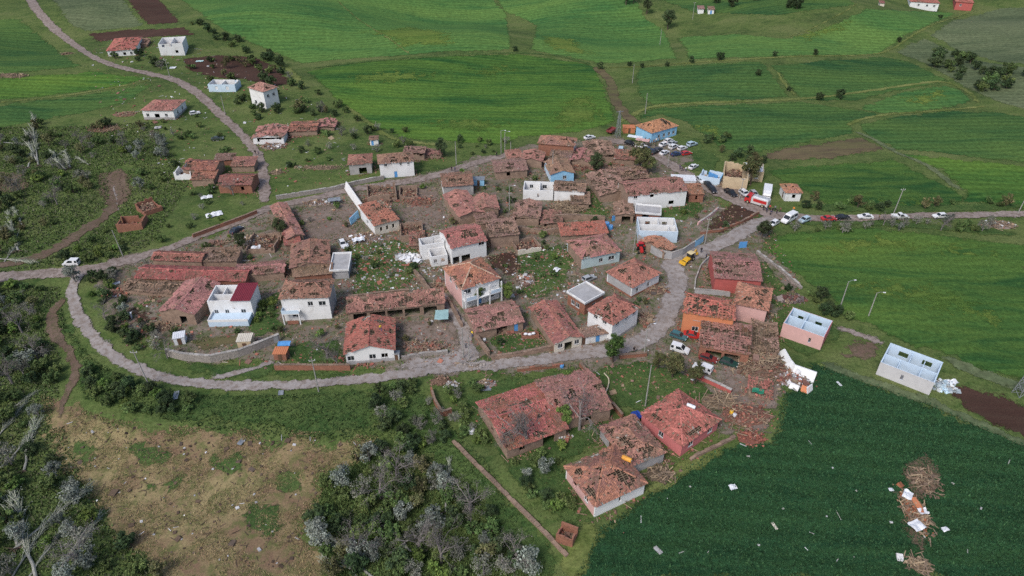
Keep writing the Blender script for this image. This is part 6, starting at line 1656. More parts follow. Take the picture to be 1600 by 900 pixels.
# ================================================================== RUBBLE, TIMBER AND LITTER
def heap(label, px, py, rx, ry, hgt, n, pal, size=.28, plank=.2, plen=2.0, name="rubble_heap", cat="rubble", rz=0.0):
    _seed[0] += 1
    rng = np.random.default_rng(_seed[0] * 3)
    g = G(px, py)
    mb = MB()
    # the packed core of the heap
    nr, na = 4, 12
    V = [(0, 0, hgt * .8)]
    for i in range(1, nr + 1):
        for k in range(na):
            a = 2 * math.pi * k / na; q = i / nr
            V.append((rx * q * math.cos(a) * rng.uniform(.8, 1.1), ry * q * math.sin(a) * rng.uniform(.8, 1.1), hgt * .8 * (1 - q ** 1.5) * rng.uniform(.7, 1.2) - (.25 if i == nr else 0)))
    core = np.array(pal).mean(0) * .7
    mb.add(V, [[0, 1 + k, 1 + (k + 1) % na] for k in range(na)], core)
    F = []
    for i in range(nr - 1):
        for k in range(na):
            F.append([1 + i * na + k, 1 + (i + 1) * na + k, 1 + (i + 1) * na + (k + 1) % na, 1 + i * na + (k + 1) % na])
    mb.f4.append(np.array(F) + mb.n - len(V))
    for _ in range(n):
        a = rng.uniform(0, 2 * math.pi); q = math.sqrt(rng.random()) * rng.uniform(.6, 1.15)
        x, y = rx * q * math.cos(a), ry * q * math.sin(a)
        z = hgt * max(0, 1 - q ** 1.5)
        c = np.array(pal[rng.integers(len(pal))]) * rng.uniform(.7, 1.3)
        if rng.random() < plank:
            s = (plen * rng.uniform(.4, 1.3), rng.uniform(.08, .2), .06); c = np.array(PAL_WOOD[rng.integers(4)]) * rng.uniform(.7, 1.3); Rm = rot3(rng, .25); z += .12
        else:
            k = size * rng.lognormal(0, .45); s = (k, k * rng.uniform(.5, 1), k * rng.uniform(.25, .7)); Rm = rot3(rng)
        mb.obox((x, y, z + s[2] * .3), s, Rm, c)
    o = mb.obj(name, debris_mat, None, kind="stuff", label=label, category=cat)
    o.location = tuple(g); o.rotation_euler = (0, 0, rz)
    return o
heap("heap of tan roof timbers spilled between the brown ruins", 888, 326, 5.5, 4, 1.2, 260, PAL_WOOD, .2, .75, 3.2, "timber_heap", "timber")
heap("great tangle of timber and rubble beside the carport", 1188, 572, 6.0, 5.5, 1.5, 360, PAL_RUIN, .3, .5, 3.0, "timber_heap", "timber")
heap("tile and brick rubble spilling into the field below the timber", 1165, 650, 6, 4, .7, 240, PAL_TILE + PAL_RUIN, .28, .25)
heap("red rubble at the field's edge below the fallen white walls", 1172, 684, 3.0, 2.2, .5, 110, PAL_TILE, .28, .05)
heap("loose timber scattered behind the fallen rafters", 1120, 628, 4.5, 3.0, .4, 70, PAL_WOOD, .2, .8, 3.2, "timber_heap", "timber")
heap("rubble of the fallen white walled rooms", 1240, 592, 4.5, 3.5, .6, 170, PAL_WHITE + PAL_TILE, .35, .25)
heap("wreckage of planks flung into the middle of the dark field", 1444, 752, 2.8, 3.4, .25, 190, [(0.17, 0.115, 0.08), (0.14, 0.10, 0.075)], .3, .4, 1.8, "timber_heap", "timber")
heap("long trail of splintered wood and sheets in the dark field", 1428, 800, 2.2, 5.4, .4, 240, [(0.25, 0.16, 0.11), (0.34, 0.13, 0.07), (0.20, 0.14, 0.10)], .3, .4, 1.8, "timber_heap", "timber")
heap("pale splintered boards at the dark field's lower edge", 1436, 884, 2.0, 2.0, .3, 90, PAL_WOOD, .25, .6, 1.9, "timber_heap", "timber")
heap("rubble inside the open yard of the torn house", 568, 372, 5, 3, .6, 200, PAL_WHITE + PAL_RUIN, .3, .25)
heap("brown adobe rubble above the torn house", 596, 312, 6, 4, 1.2, 280, PAL_RUIN, .4, .2)
heap("rubble and roof tiles along the dusty yard", 655, 315, 6, 3.5, .5, 220, PAL_RUIN + PAL_TILE, .3, .15)
heap("white metal scraps heaped beside the broken white house", 640, 404, 4, 2.4, .6, 120, PAL_WHITE, .5, .1)
heap("plaster and tile rubble at the broken house's foot", 668, 398, 3, 2, .6, 110, PAL_WHITE + PAL_TILE, .35, .25)
heap("timber heap on the ruined roadside sheds", 398, 376, 5.0, 3.2, .9, 200, PAL_WOOD + PAL_WHITE, .3, .5, 2.2)
heap("rubble over the sheds behind the maroon roofed house", 400, 420, 4.5, 2.0, .5, 130, PAL_TILE + PAL_RUIN, .28, .2)
heap("stone rubble beside the dusty courtyard's road wall", 498, 318, 4.5, 1.8, .7, 150, PAL_RUIN + PAL_WHITE, .32, .15)
heap("brick rubble below the white cube tank", 246, 512, 4, 2.2, .5, 130, PAL_RUIN + PAL_WOOD, .3, .35)
heap("rubble at the long shed's outer end", 185, 458, 4, 2.0, .5, 110, PAL_RUIN + PAL_TILE, .28, .2)
heap("rubble spread right of the worker's house", 660, 542, 6.5, 2.2, .5, 220, PAL_RUIN + [(0.3, 0.28, 0.26)], .3, .2)
heap("stones spilled on the lane at the alley mouth", 745, 572, 4.5, 1.4, .25, 130, [(0.32, 0.29, 0.27), (0.26, 0.23, 0.21)], .25, .08)
heap("rubble in the alley under the columned house", 690, 448, 3.5, 2.5, .6, 120, PAL_RUIN, .3, .3)
heap("collapsed grey masonry at the garden's middle", 822, 438, 3, 2.5, .9, 130, PAL_WHITE + PAL_RUIN, .35, .25)
heap("rubble spilled along the lane below the white two storey house", 1010, 500, 2.2, 3.2, .5, 120, PAL_RUIN, .3, .3)
heap("rubble and branches in front of the white fronted hip house", 1025, 455, 4.0, 2.2, .6, 130, PAL_RUIN + [(0.12, 0.10, 0.09)], .3, .5, 1.8)
heap("tan rubble slope between burst yellow house and road", 1140, 288, 5.0, 3.0, .8, 220, [(0.36, 0.27, 0.19), (0.30, 0.20, 0.14), (0.42, 0.34, 0.26)], .35, .3)
heap("rubble in the burst yellow house's yard", 1118, 282, 4, 2.5, .6, 150, PAL_MIX, .32, .25)
heap("brown rubble between the ruins below the school road", 945, 262, 7, 4, .6, 230, PAL_RUIN, .32, .2)
heap("rubble of the ruins left of the white saloon car", 905, 262, 4, 3, .8, 150, PAL_RUIN + PAL_TILE, .32, .2)
heap("pinkish rubble along the upper road at the barns", 838, 252, 5, 2.5, .5, 150, PAL_TILE + PAL_RUIN, .3, .15)
heap("wreckage spilled down from the burst house at the fork", 426, 228, 5, 4, .7, 200, PAL_WHITE + PAL_RUIN, .35, .25)
heap("scattered pale boards across the orchard", 500, 262, 9, 2.0, .25, 120, PAL_WOOD, .2, .8, 1.8, "timber_heap", "timber")
heap("pale boards beside the steep road in the orchard", 432, 270, 2.5, 1.8, .3, 40, PAL_WOOD, .2, .9, 2.4, "timber_heap", "timber")
heap("tan boards strewn below the white long house", 168, 200, 8, 4, .3, 120, PAL_WOOD + PAL_TILE, .3, .5, 2.0, "timber_heap", "timber")
heap("boards and tiles strewn behind the white long house", 200, 178, 6, 3, .3, 90, PAL_WOOD + PAL_TILE, .3, .4, 2.2, "timber_heap", "timber")
heap("pale timber pile in the upper corner field", 18, 118, 7, 3, .5, 130, PAL_WOOD, .3, .6, 3.0, "timber_heap", "timber")
heap("pale timber pile beside the climbing road", 106, 84, 3.5, 1.6, .5, 60, PAL_WOOD, .3, .6, 3.0, "timber_heap", "timber")
heap("wreckage beside the straight road's far end", 1562, 352, 5, 2.5, .5, 120, PAL_WHITE + PAL_WOOD + PAL_RUIN, .35, .45, 2.4)
heap("broken pale blue wreckage beside the blue roofless house", 1476, 604, 2.6, 2.2, .5, 100, [(0.46, 0.60, 0.70), (0.62, 0.66, 0.68), (0.36, 0.42, 0.46)], .45, .15)
heap("brown brush and rubble heap beside the corner house", 1030, 742, 3.0, 2.4, .7, 160, [(0.13, 0.10, 0.07), (0.20, 0.15, 0.11)], .25, .4, 1.4)
heap("adobe mound at the lane's lower edge", 688, 596, 2.6, 1.4, .9, 60, [(0.22, 0.14, 0.10), (0.19, 0.12, 0.09)], .3, .05, name="earth_mound", cat="mound")
heap("rubble with twigs left of the alley mouth", 705, 602, 1.6, 1.2, .5, 50, PAL_WHITE, .3, .3)
heap("stones stacked beside the barns' garden", 760, 600, 2.5, 1.4, .5, 80, PAL_WHITE + PAL_RUIN, .3, .1)
heap("rubble in the garden before the shorter barn", 880, 684, 1.6, 1.2, .5, 50, PAL_RUIN + PAL_WHITE, .35, .1)
heap("rubble at the carport's back", 1195, 525, 4, 3, .7, 150, PAL_TILE + PAL_RUIN, .3, .3)
heap("dark scrap and rubble behind the pale pink house", 1235, 468, 4.0, 2.4, .5, 120, [(0.16, 0.07, 0.06), (0.22, 0.18, 0.17), (0.12, 0.10, 0.10)], .4, .2)
heap("tile rubble between long sheds and the road", 345, 380, 3.0, 1.6, .4, 80, PAL_RUIN, .3, .3)
heap("stable front rubble above the grass yard", 790, 518, 3.0, 1.2, .6, 80, PAL_RUIN, .35, .15)
heap("rubble in the middle of the brown yard ruins", 780, 345, 4.0, 2.5, .5, 140, PAL_RUIN, .32, .2)
heap("grey rubble and planks by the shed with the slab roof", 1000, 312, 3.0, 1.8, .5, 80, PAL_RUIN, .3, .3)
heap("rubble around the ruined barn", 845, 362, 4.5, 2.0, .5, 140, PAL_RUIN + PAL_TILE, .3, .2)

def litter(label, pix, n, size, pal, plank, seed, name="debris", avoid=(0, 2)):
    rng = np.random.default_rng(seed)
    P = ground(np.array([q[0] for q in pix], float), np.array([q[1] for q in pix], float))[:, :2]
    mb = MB(); k = 0; t = 0
    while k < n and t < n * 6:
        t += 1
        x, y = rng.uniform(P[:, 0].min(), P[:, 0].max()), rng.uniform(P[:, 1].min(), P[:, 1].max())
        if not in_poly(np.array(x), np.array(y), P) or int(occ(x, y)) not in avoid: continue
        if int(occ(x, y)) == 2 and rng.random() < .8: continue
        k += 1
        z = float(terr(x, y)) + .05
        c = np.array(pal[rng.integers(len(pal))]) * rng.uniform(.7, 1.3)
        if rng.random() < plank: s = (rng.uniform(.6, 2.0), .12, .05); Rm = rot3(rng, .08)
        else:
            q = size * rng.lognormal(0, .5); s = (q, q * rng.uniform(.5, 1), .06 + q * .2); Rm = rot3(rng, .2)
        mb.obox((x, y, z + s[2] * .3), s, Rm, c)
    mb.obj(name, debris_mat, None, kind="stuff", label=label, category="debris")
VIL = [(180, 405), (420, 332), (700, 262), (960, 216), (1120, 300), (1200, 345), (1250, 440), (1230, 600), (1190, 690), (1000, 640), (900, 580), (700, 590), (440, 580), (190, 540)]
litter("broken tiles and stones littering the village ground", VIL, 4600, .27, PAL_TILE + PAL_RUIN + PAL_RUIN, .12, 11)
litter("pale scraps and boards littering the village ground", VIL, 800, .28, PAL_WHITE + PAL_WOOD * 2 + [(0.5, 0.45, 0.38)], .35, 12)
litter("tile and timber litter thick around the central green", [(540, 370), (690, 360), (700, 460), (540, 460)], 900, .3, PAL_WOOD + PAL_TILE + PAL_WHITE, .35, 13)
litter("litter strewn over the garden right of the columned house", [(790, 380), (890, 375), (930, 460), (860, 480), (790, 470)], 350, .3, PAL_WHITE + PAL_WOOD + PAL_RUIN, .3, 14)
litter("litter around the upper houses and the climbing road", [(150, 60), (300, 60), (520, 180), (560, 270), (440, 310), (280, 290), (150, 220)], 700, .4, PAL_WHITE + PAL_WOOD + PAL_TILE, .35, 15)
litter("scraps scattered in the dark cereal field", [(1000, 800), (1220, 640), (1600, 720), (1600, 890), (960, 890)], 26, .35, PAL_WHITE + [(0.35, 0.36, 0.33)], .35, 16)
litter("scraps on the dry clearing", [(80, 630), (280, 670), (590, 690), (490, 780), (490, 890), (270, 890), (100, 740)], 120, .28, PAL_WHITE + [(0.12, 0.09, 0.07)] * 3, .25, 17)
litter("branches and clods on the dry clearing", [(80, 630), (280, 670), (590, 690), (490, 780), (490, 890), (270, 890), (100, 740)], 420, .3, [(0.085, 0.06, 0.045), (0.12, 0.085, 0.06)], .4, 18)
litter("stones along the lane", [(560, 560), (1040, 500), (1070, 420), (1090, 400), (1040, 540), (760, 590)], 500, .22, [(0.25, 0.21, 0.2), (0.3, 0.27, 0.25)] + PAL_RUIN, .1, 19)

# ---- single sheets, panels and other blown things that can be picked out
def sheet(label, px, py, w, l, rz, mat, crumple=.25, name="metal_sheet", cat="metal sheet", up=0.05, tilt=0.0):
    _seed[0] += 1
    rng = np.random.default_rng(_seed[0])
    g = G(px, py, up)
    n = 7
    a, b = np.meshgrid(np.linspace(-w / 2, w / 2, n), np.linspace(-l / 2, l / 2, n))
    z = crumple * (np.abs(np.sin(a * 2.1 + rng.uniform(0, 6)) * np.cos(b * 1.7 + rng.uniform(0, 6))) + rng.uniform(0, .35, a.shape)) + .06
    V = np.stack([a + rng.normal(0, w * .02, a.shape), b + rng.normal(0, l * .02, a.shape), z], -1).reshape(-1, 3)
    i = (np.arange(n - 1)[:, None] * n + np.arange(n - 1)[None]).ravel()
    F = np.stack([i, i + 1, i + n + 1, i + n], 1)
    V2 = V - np.array([0, 0, .04])
    k = n * n
    edge = list(range(n)) + [j * n + n - 1 for j in range(1, n)] + list(range(k - 2, k - n - 1, -1)) + [j * n for j in range(n - 2, 0, -1)]
    E = [[edge[q], edge[q] + k, edge[(q + 1) % len(edge)] + k, edge[(q + 1) % len(edge)]] for q in range(len(edge))]
    mb = MB(); mb.add(np.concatenate([V, V2]), np.concatenate([F, F[:, ::-1] + k, np.array(E)]))
    o = mb.obj(name, mat, None, smooth=False, label=label, category=cat)
    o.location = (g[0], g[1], g[2]); o.rotation_euler = (0, tilt, rz)
    return o
sheet("crumpled white metal sheet on the grass above the road", 335, 336, 4.4, 2.6, .5, metal_white, .5)
sheet("crumpled white sheet higher on the slope grass", 323, 309, 3.2, 2.0, .4, metal_white, .5)
sheet("white crumpled sheet in the dark garden", 870, 422, 1.8, 1.4, .9, metal_white, .4)
sheet("blue grey sheet lying under the lane's bank", 275, 618, 1.0, 2.4, .2, metal_grey, .1)
sheet("blue grey sheet on the dry clearing's upper rim", 378, 690, .9, 1.8, -.3, metal_grey, .15)
sheet("small blue grey sheet just under the lane", 439, 614, 1.0, 1.4, .2, metal_grey, .1)
sheet("grey corrugated sheet in the garden above the long barn", 755, 608, 3.2, 1.2, .1, metal_grey, .1)
sheet("pale sheet beside the rubble left of the long roofs", 183, 462, 2.6, 1.0, .1, metal_white, .15)
sheet("white board near the fork's outer shrubs", 182, 443, 1.6, 1.0, .5, metal_white, .15)
sheet("white sheet flung into the dark field's middle", 1145, 762, 1.3, 1.0, .3, metal_white, .3)
sheet("white sheet in the field wreckage's middle", 1432, 822, 2.2, 1.8, .4, metal_white, .35, up=.5)
sheet("white sheet higher in the field wreckage", 1418, 774, 1.8, 1.4, .9, metal_white, .35, up=.5)
sheet("third white sheet of the field wreckage", 1442, 800, 1.5, 1.2, .2, metal_white, .35, up=.4)
sheet("orange red door panel in the field wreckage", 1432, 786, 1.0, 2.2, .1, WALL['orange'], .05, "door_panel", "panel", up=.5)
sheet("pale blue sheet right of the field wreckage", 1476, 828, 1.0, .8, .2, metal_white, .3)
sheet("grey board lying in the dark field's lower part", 1028, 860, .7, 1.5, .6, WALL['concrete'], .1)
sheet("pale board lying in the dark field's centre", 1210, 822, .5, 1.4, .3, WALL['cream'], .05, "board", "board")
sheet("white board left of the field wreckage", 1392, 766, .9, .6, .1, metal_white, .2)
sheet("white stick like panel below the blue roofless house", 1311, 600, .5, 1.3, .3, metal_white, .05)
sheet("white broken roof sheet at the blue house's side", 1488, 598, 2.0, 1.2, .2, metal_white, .4, up=.4)
sheet("green tarpaulin scrap in the fallen rafters", 1184, 612, 2.2, 1.4, -.4, plain("green_tarpaulin", (0.03, 0.20, 0.12), rough=.6), .3, "tarpaulin", "tarpaulin", up=.9)
sheet("blue tarpaulin beside the small grey outbuilding", 996, 650, 1.6, 2.2, .5, plain("deep_blue_tarpaulin", (0.02, 0.06, 0.30), rough=.55), .4, "tarpaulin", "tarpaulin", up=.4)
sheet("blue tarpaulin over the tiny brick shed", 444, 537, 2.6, 1.6, .1, metal_blue, .15, "tarpaulin", "tarpaulin", up=1.6)
sheet("white and blue scrap metal beside the torn house", 560, 376, 3.2, 2.0, .3, metal_white, .6, up=.5)
sheet("bent white sheet beside the broken white house", 632, 404, 3.0, 1.6, .2, metal_white, .5, up=.4)
sheet("second bent white sheet nearer the broken white house", 652, 408, 2.2, 1.8, .9, metal_white, .5, up=.4)
sheet("white sheet on the roadside timber heap", 400, 388, 2.4, 1.6, .3, metal_white, .4, up=.8)
sheet("bright white sheet on the brown yard's rubble", 540, 386, 1.6, 2.6, .3, metal_white, .3, up=.3)
sheet("turquoise corrugated roof sheet over the alley pen", 690, 492, 3.0, 3.6, .05, plain("turquoise_sheet", (0.30, 0.46, 0.46), rough=.5), .08, up=1.8)
sheet("grey sheet metal roof on the dusty courtyard's corner", 522, 312, 3.6, 2.4, .25, metal_grey, .15, up=1.2)
sheet("pale blue sheet in the upper garden", 270, 106, 2.6, 2.4, .2, metal_white, .2)
sheet("pale blue roof sheet on the tilled soil's edge", 312, 96, 3.2, 2.0, .1, plain("pale_turquoise", (0.42, 0.60, 0.60)), .2)
sheet("tilted white roof slab on the ochre house", 1178, 262, 5.5, 4.0, -.3, metal_white, .15, "roof_sheet", "roof sheet", up=3.5, tilt=.15)
sheet("white sheet on the slope below the white long house", 247, 200, 2.4, 2.0, .4, WALL['concrete'], .5, "concrete_block", "block")
sheet("white awning sheet beside the school", 992, 214, 5.0, 2.2, -.4, metal_white, .12, "awning", "awning", up=2.4)
sheet("pink awning sheet beside the school", 1004, 219, 4.5, 2.2, -.4, WALL['palepink'], .12, "awning", "awning", up=2.4)

def slab(label, a, b, h, t, mat, name="fallen_wall", cat="wall", lean=0.0, za=0.0):
    """a flat wall piece standing or leaning between two ground points"""
    A, Bq = G(*a), G(*b)
    d = Bq - A; L = np.linalg.norm(d[:2])
    root = thing(name, label, cat, A, math.atan2(d[1], d[0]))
    mb = MB()
    V = (BOXV + np.array([.5, .5, .5])) * np.array([L, t, h]) + np.array([0, 0, -.1])
    V[:, 1] += V[:, 2] * lean
    V[:, 2] *= math.cos(math.atan(lean)); V[:, 2] += za
    mb.add(V, BOXF); mb.obj("slab", mat, root)
slab("long white gable wall leaning over the torn house's yard", (538, 296), (584, 362), 2.6, .3, WALL['white'], lean=.3)
slab("blue painted wall piece behind the leaning white gable", (549, 352), (562, 340), 2.2, .2, WALL['blue'], lean=.1)
slab("white upright slab of the fallen rooms beside the timber tangle", (1214, 552), (1226, 572), 1.6, .3, WALL['white'], lean=.8)
slab("second white slab of the fallen rooms", (1224, 572), (1238, 590), 1.8, .3, WALL['white'], lean=.8)
slab("large white wall lying back in the fallen rooms", (1236, 588), (1270, 600), 2.2, .3, WALL['white'], lean=.9)
slab("small white slab at the fallen rooms' near side", (1232, 606), (1246, 612), 1.2, .25, WALL['white'], lean=.5)
slab("orange ribbed door slab at the fallen rooms' near corner", (1250, 612), (1262, 616), 1.4, .2, WALL['orange'], lean=.6)
slab("white slab at the outer corner of the fallen rooms", (1262, 616), (1270, 610), 1.5, .2, WALL['white'], lean=.3)
slab("blue gate panel standing in the lane near the corner bush", (1154, 388), (1166, 387), 2.0, .1, metal_blue, name="gate_panel", cat="gate")
slab("blue gate panel at the curved wall's garden", (956, 346), (968, 344), 1.8, .12, metal_blue, name="gate_panel", cat="gate")
slab("blue gate panel beside the shop ruin", (1106, 278), (1120, 284), 2.2, .12, metal_blue, name="gate_panel", cat="gate")
slab("brown double gate between stable and white house", (910, 540), (928, 534), 2.2, .12, frame_wood, name="yard_gate", cat="gate")

# ---- box sheds and tanks
def box_shed(label, px, py, w, d, h, rz, mat, roofmat, name="box_shed", cat="shed"):
    g = G(px, py)
    root = thing(name, label, cat, g, rz)
    m = MB(); m.box(-w / 2, -d / 2, -.3, w / 2, d / 2, h); m.obj("wall", mat, root)
    m = MB()
    n = max(4, int(w / .35))
    for i in range(n): m.box(-w / 2 - .15 + (w + .3) * i / n, -d / 2 - .15, h + .004, -w / 2 - .15 + (w + .3) * (i + 1) / n - .05, d / 2 + .15, h + .07); m.box(-w / 2 - .15 + (w + .3) * (i + 1) / n - .05, -d / 2 - .15, h + .004, -w / 2 - .15 + (w + .3) * (i + 1) / n, d / 2 + .15, h + .12)
    m.obj("roof", roofmat, root)
    m = MB(); m.box(-.4, -d / 2 - .05, 0, .4, -d / 2 - .003, min(h - .2, 1.9)); m.obj("door", frame_wood, root)
    for a in (-1, 0, 1): paint_disk(g[0], g[1], max(w, d) / 2, 1)
box_shed("white corrugated metal shed above the parked cars", 1066, 290, 7.0, 4.0, 2.6, -.1, metal_white, metal_white, "metal_shed")
box_shed("orange brown wooden box shed on the retaining wall", 386, 541, 2.8, 2.6, 2.4, .1, WALL['yellow'], WALL['cream'], "wooden_shed")
box_shed("white cube shaped water tank in the weedy plot", 283, 534, 2.2, 2.2, 1.9, .3, metal_white, metal_white, "water_tank", "tank")
box_shed("tiny brick shed by the ramp under a blue tarpaulin", 441, 558, 2.6, 2.2, 1.8, 0, WALL['brick'], WALL['orange'], "brick_shed")
box_shed("small white box by the weedy soil patch", 203, 497, 1.0, .8, 1.2, .2, metal_white, metal_white, "white_box", "box")
box_shed("small brick store with orange top behind the school's lattice mast", 982, 206, 4.0, 3.0, 2.0, 0, WALL['orange'], WALL['orange'], "brick_store", "store")
box_shed("white cabinet beside the worker's house", 620, 560, 1.2, 1.0, 1.6, 0, WALL['white'], metal_grey, "cabinet", "cabinet")
box_shed("bluish store in the yard below the upper road", 748, 288, 3.4, 2.2, 2.0, 0, WALL['blue'], metal_grey, "blue_store", "store")

def barrel(label, px, py, r, h, mat, up=0.0, name="barrel", lying=False):
    g = G(px, py, up)
    m = MB(); pts = [(0, 0, 0), (0, 0, h * .08), (0, 0, h * .5), (0, 0, h * .92), (0, 0, h)]
    m.tube(pts, [r * .9, r, r * 1.04, r, r * .9], 12)
    root = thing(name, label, "barrel" if name == "barrel" else "tank", (g[0], g[1], g[2]))
    b = m.obj("body", mat, root, smooth=False)
    k = MB(); k.tube([(0, 0, h + .002), (0, 0, h + .08)], [r * .35, r * .3], 10); k.obj("cap", metal_grey, root)
    if lying: root.rotation_euler = (math.pi / 2, 0, 1.0); root.location.z += r
barrel("round blue barrel beside the low red shed", 948, 354, .7, 1.3, metal_blue)
barrel("second blue barrel touching the first", 954, 358, .6, 1.2, metal_blue)
barrel("white round solar boiler on the pink house's roof edge", 1073, 634, .35, 1.6, metal_white, up=4.4, name="solar_boiler", lying=True)
barrel("orange boiler tank on the corner house's roof", 972, 716, .4, 1.7, plain("orange_tank", (0.72, 0.34, 0.06), rough=.5), up=3.9, name="solar_boiler", lying=True)
barrel("blue and white drum in the barn's garden", 737, 676, .6, .9, metal_white)
barrel("dark blue drum on the verge above the shorter barn", 878, 574, .4, .7, metal_blue)
barrel("white drum beside the spilled timber on the garden lawn", 757, 532, .35, .5, metal_white)
barrel("yellow gas bottle by the timber tangle", 1142, 648, .35, 1.0, plain("yellow_paint", (0.70, 0.42, 0.04), rough=.5))
barrel("white drum next to the yellow gas bottle", 1147, 652, .35, .9, metal_white)

# white plastic pipe bow beside the shorter barn
m = MB()
pg = [G(*q, up=u) for q, u in (((944, 583), .2), ((951, 592), .5), ((950, 604), .6), ((944, 616), .5), ((936, 620), .3), ((929, 616), .2))]
m.tube(catmull(pg, 5), .12, 6, (0.62, 0.55, 0.40))
m.obj("bent_pipe", debris_mat, None, label="pale bent plastic pipe arching beside the shorter barn", category="pipe")
# rowing-boat like trough full of bags in the grass yard
g = G(828, 526)
root = thing("feed_trough", "brick red trough filled with white sacks in the grass yard", "trough", g, .1)
m = MB(); m.box(-1.9, -.8, -.2, 1.9, -.6, .8); m.box(-1.9, .6, -.2, 1.9, .8, .8); m.box(-1.9, -.6, -.2, -1.7, .6, .8); m.box(1.7, -.6, -.2, 1.9, .6, .8); m.box(-1.7, -.6, -.2, 1.7, .6, .3); m.obj("trough_body", WALL['brick'], root)
for k, (x, y) in enumerate(((-.9, .1), (0, -.1), (.8, .15))):
    m = MB(); m.tube([(x - .45, y, .6), (x - .2, y, .75), (x + .2, y, .75), (x + .45, y, .6)], [.12, .32, .32, .12], 8); m.obj("sack", metal_white, root, smooth=True)
# ================================================================== POLES AND MASTS
pole_mat = plain("weathered_concrete_pole", (0.30, 0.295, 0.28), var=.15)
def pole(label, px, py, h, arm=1.6, lean=0.0, lamp=False, name="utility_pole"):
    g = G(px, py)
    root = thing(name, label, "pole", g, _pr.uniform(-.3, .3))
    root.rotation_euler = (0, lean, root.rotation_euler[2])
    m = MB(); m.tube([(0, 0, -.5), (0, 0, h)], [.14, .085], 8); m.obj("shaft", pole_mat, root)
    if arm:
        m = MB(); m.box(-arm / 2, -.06, h - .55, arm / 2, .06, h - .43); a = m.obj("crossarm", pole_mat, root)
        for k in (-1, 0, 1):
            m = MB(); m.tube([(k * arm * .44, 0, h - .43), (k * arm * .44, 0, h - .2)], [.05, .07], 6); m.obj("insulator", frame_white, a)
    if lamp:
        m = MB(); m.tube([(0, 0, h - .1), (.6, 0, h + .25), (1.3, 0, h + .3)], [.05, .045, .04], 5); a = m.obj("lamp_arm", metal_grey, root)
        m = MB(); m.box(1.2, -.12, h + .2, 1.75, .12, h + .32); m.obj("lamp_head", metal_white, a)
pole("leaning concrete pole with a white foot on the lane's bend", 233, 602, 9.0, 1.4, -.05)
pole("concrete pole at the lane below the brick front wall", 498, 612, 8.5, 1.2)
pole("pole beside the road left of the long roofs", 193, 402, 8, 0, -.04)
pole("pole in front of the upper road house's orchard", 713, 257, 8, 0)
pole("pole on the field side of the upper road", 783, 240, 8, 0, lamp=True)
pole("short pole right of the tall field side pole", 798, 239, 4, 0)
pole("thin lamp pole next to the tall field side pole", 789, 240, 7.5, 0, lamp=True)
pole("pole before the brown roofed house with blue wall", 863, 272, 8, 0)
pole("lamp pole among the brown ruins left of the roofless white house", 796, 330, 8, 0, lamp=True)
pole("pole at the curved wall's blue end", 1101, 382, 8, 1.2)
pole("pole beside the straight road behind the white pickup", 1396, 334, 8, 1.4, .05)
pole("pole at the straight road's far end", 1590, 334, 8, 1.4, .05)
pole("lamp pole in the green field behind the pink roofless house", 1312, 482, 7.5, 0, lamp=True)
pole("thin pole right of the green field's lamp pole", 1357, 494, 6.5, 0, lamp=True)
pole("lamp pole at the lane's bend by the round tree", 1006, 556, 8, 0, lamp=True)
pole("tall pole in the garden above the pink house", 1008, 635, 10.5, 0)
pole("pole at the alley mouth", 724, 560, 8, 0)
pole("second pole at the alley mouth", 733, 562, 6.5, 0)
pole("pole beside the climbing road's upper bend", 266, 122, 8, 1.2)
pole("pole where the school road meets the parked cars", 1043, 262, 8, 1.0)
pole("pole at the fork near the burst house", 352, 178, 7, 0)
pole("pole behind the white roofless house's garden", 990, 392, 8, 0)
pole("tall thin pole on the field left of the school", 1008, 178, 8, 0)
pole("far pole near the white huts", 1082, 30, 9, 1.2)
pole("far thin pole on the bright slope", 1031, 70, 8, 0)
pole("pole on the margin above the gully path", 988, 130, 8, 0)
pole("short pole beside the fire engine's lorries", 1155, 312, 7, 1.0)
pole("pole in the garden behind the corner house", 1160, 470, 5, 0)

def mast(label, px, py, h, w):
    g = G(px, py)
    root = thing("lattice_mast", label, "mast", g, .3)
    c = [(-1, -1), (1, -1), (1, 1), (-1, 1)]
    for (a, b) in c:
        m = MB(); m.bar((a * w / 2, b * w / 2, -.3), (a * w * .12, b * w * .12, h), .1); m.obj("leg", metal_grey, root)
    m = MB(); n = 6
    for i in range(n):
        z0, z1 = h * i / n, h * (i + 1) / n
        r0, r1 = w / 2 * (1 - .76 * i / n), w / 2 * (1 - .76 * (i + 1) / n)
        for k in range(4):
            p, q = c[k], c[(k + 1) % 4]
            m.bar((p[0] * r0, p[1] * r0, z0), (q[0] * r1, q[1] * r1, z1), .06); m.bar((q[0] * r0, q[1] * r0, z0), (p[0] * r1, p[1] * r1, z1), .06)
    m.obj("bracing", metal_grey, root, kind="stuff")
    m = MB(); m.bar((-1.3, 0, h - .3), (1.3, 0, h - .3), .12); m.obj("crossarm", metal_grey, root)
mast("grey lattice mast left of the blue school", 965, 214, 9.5, 1.6)
mast("grey lattice mast at the edge beside the bare brown ground", 1592, 616, 8.0, 1.8)

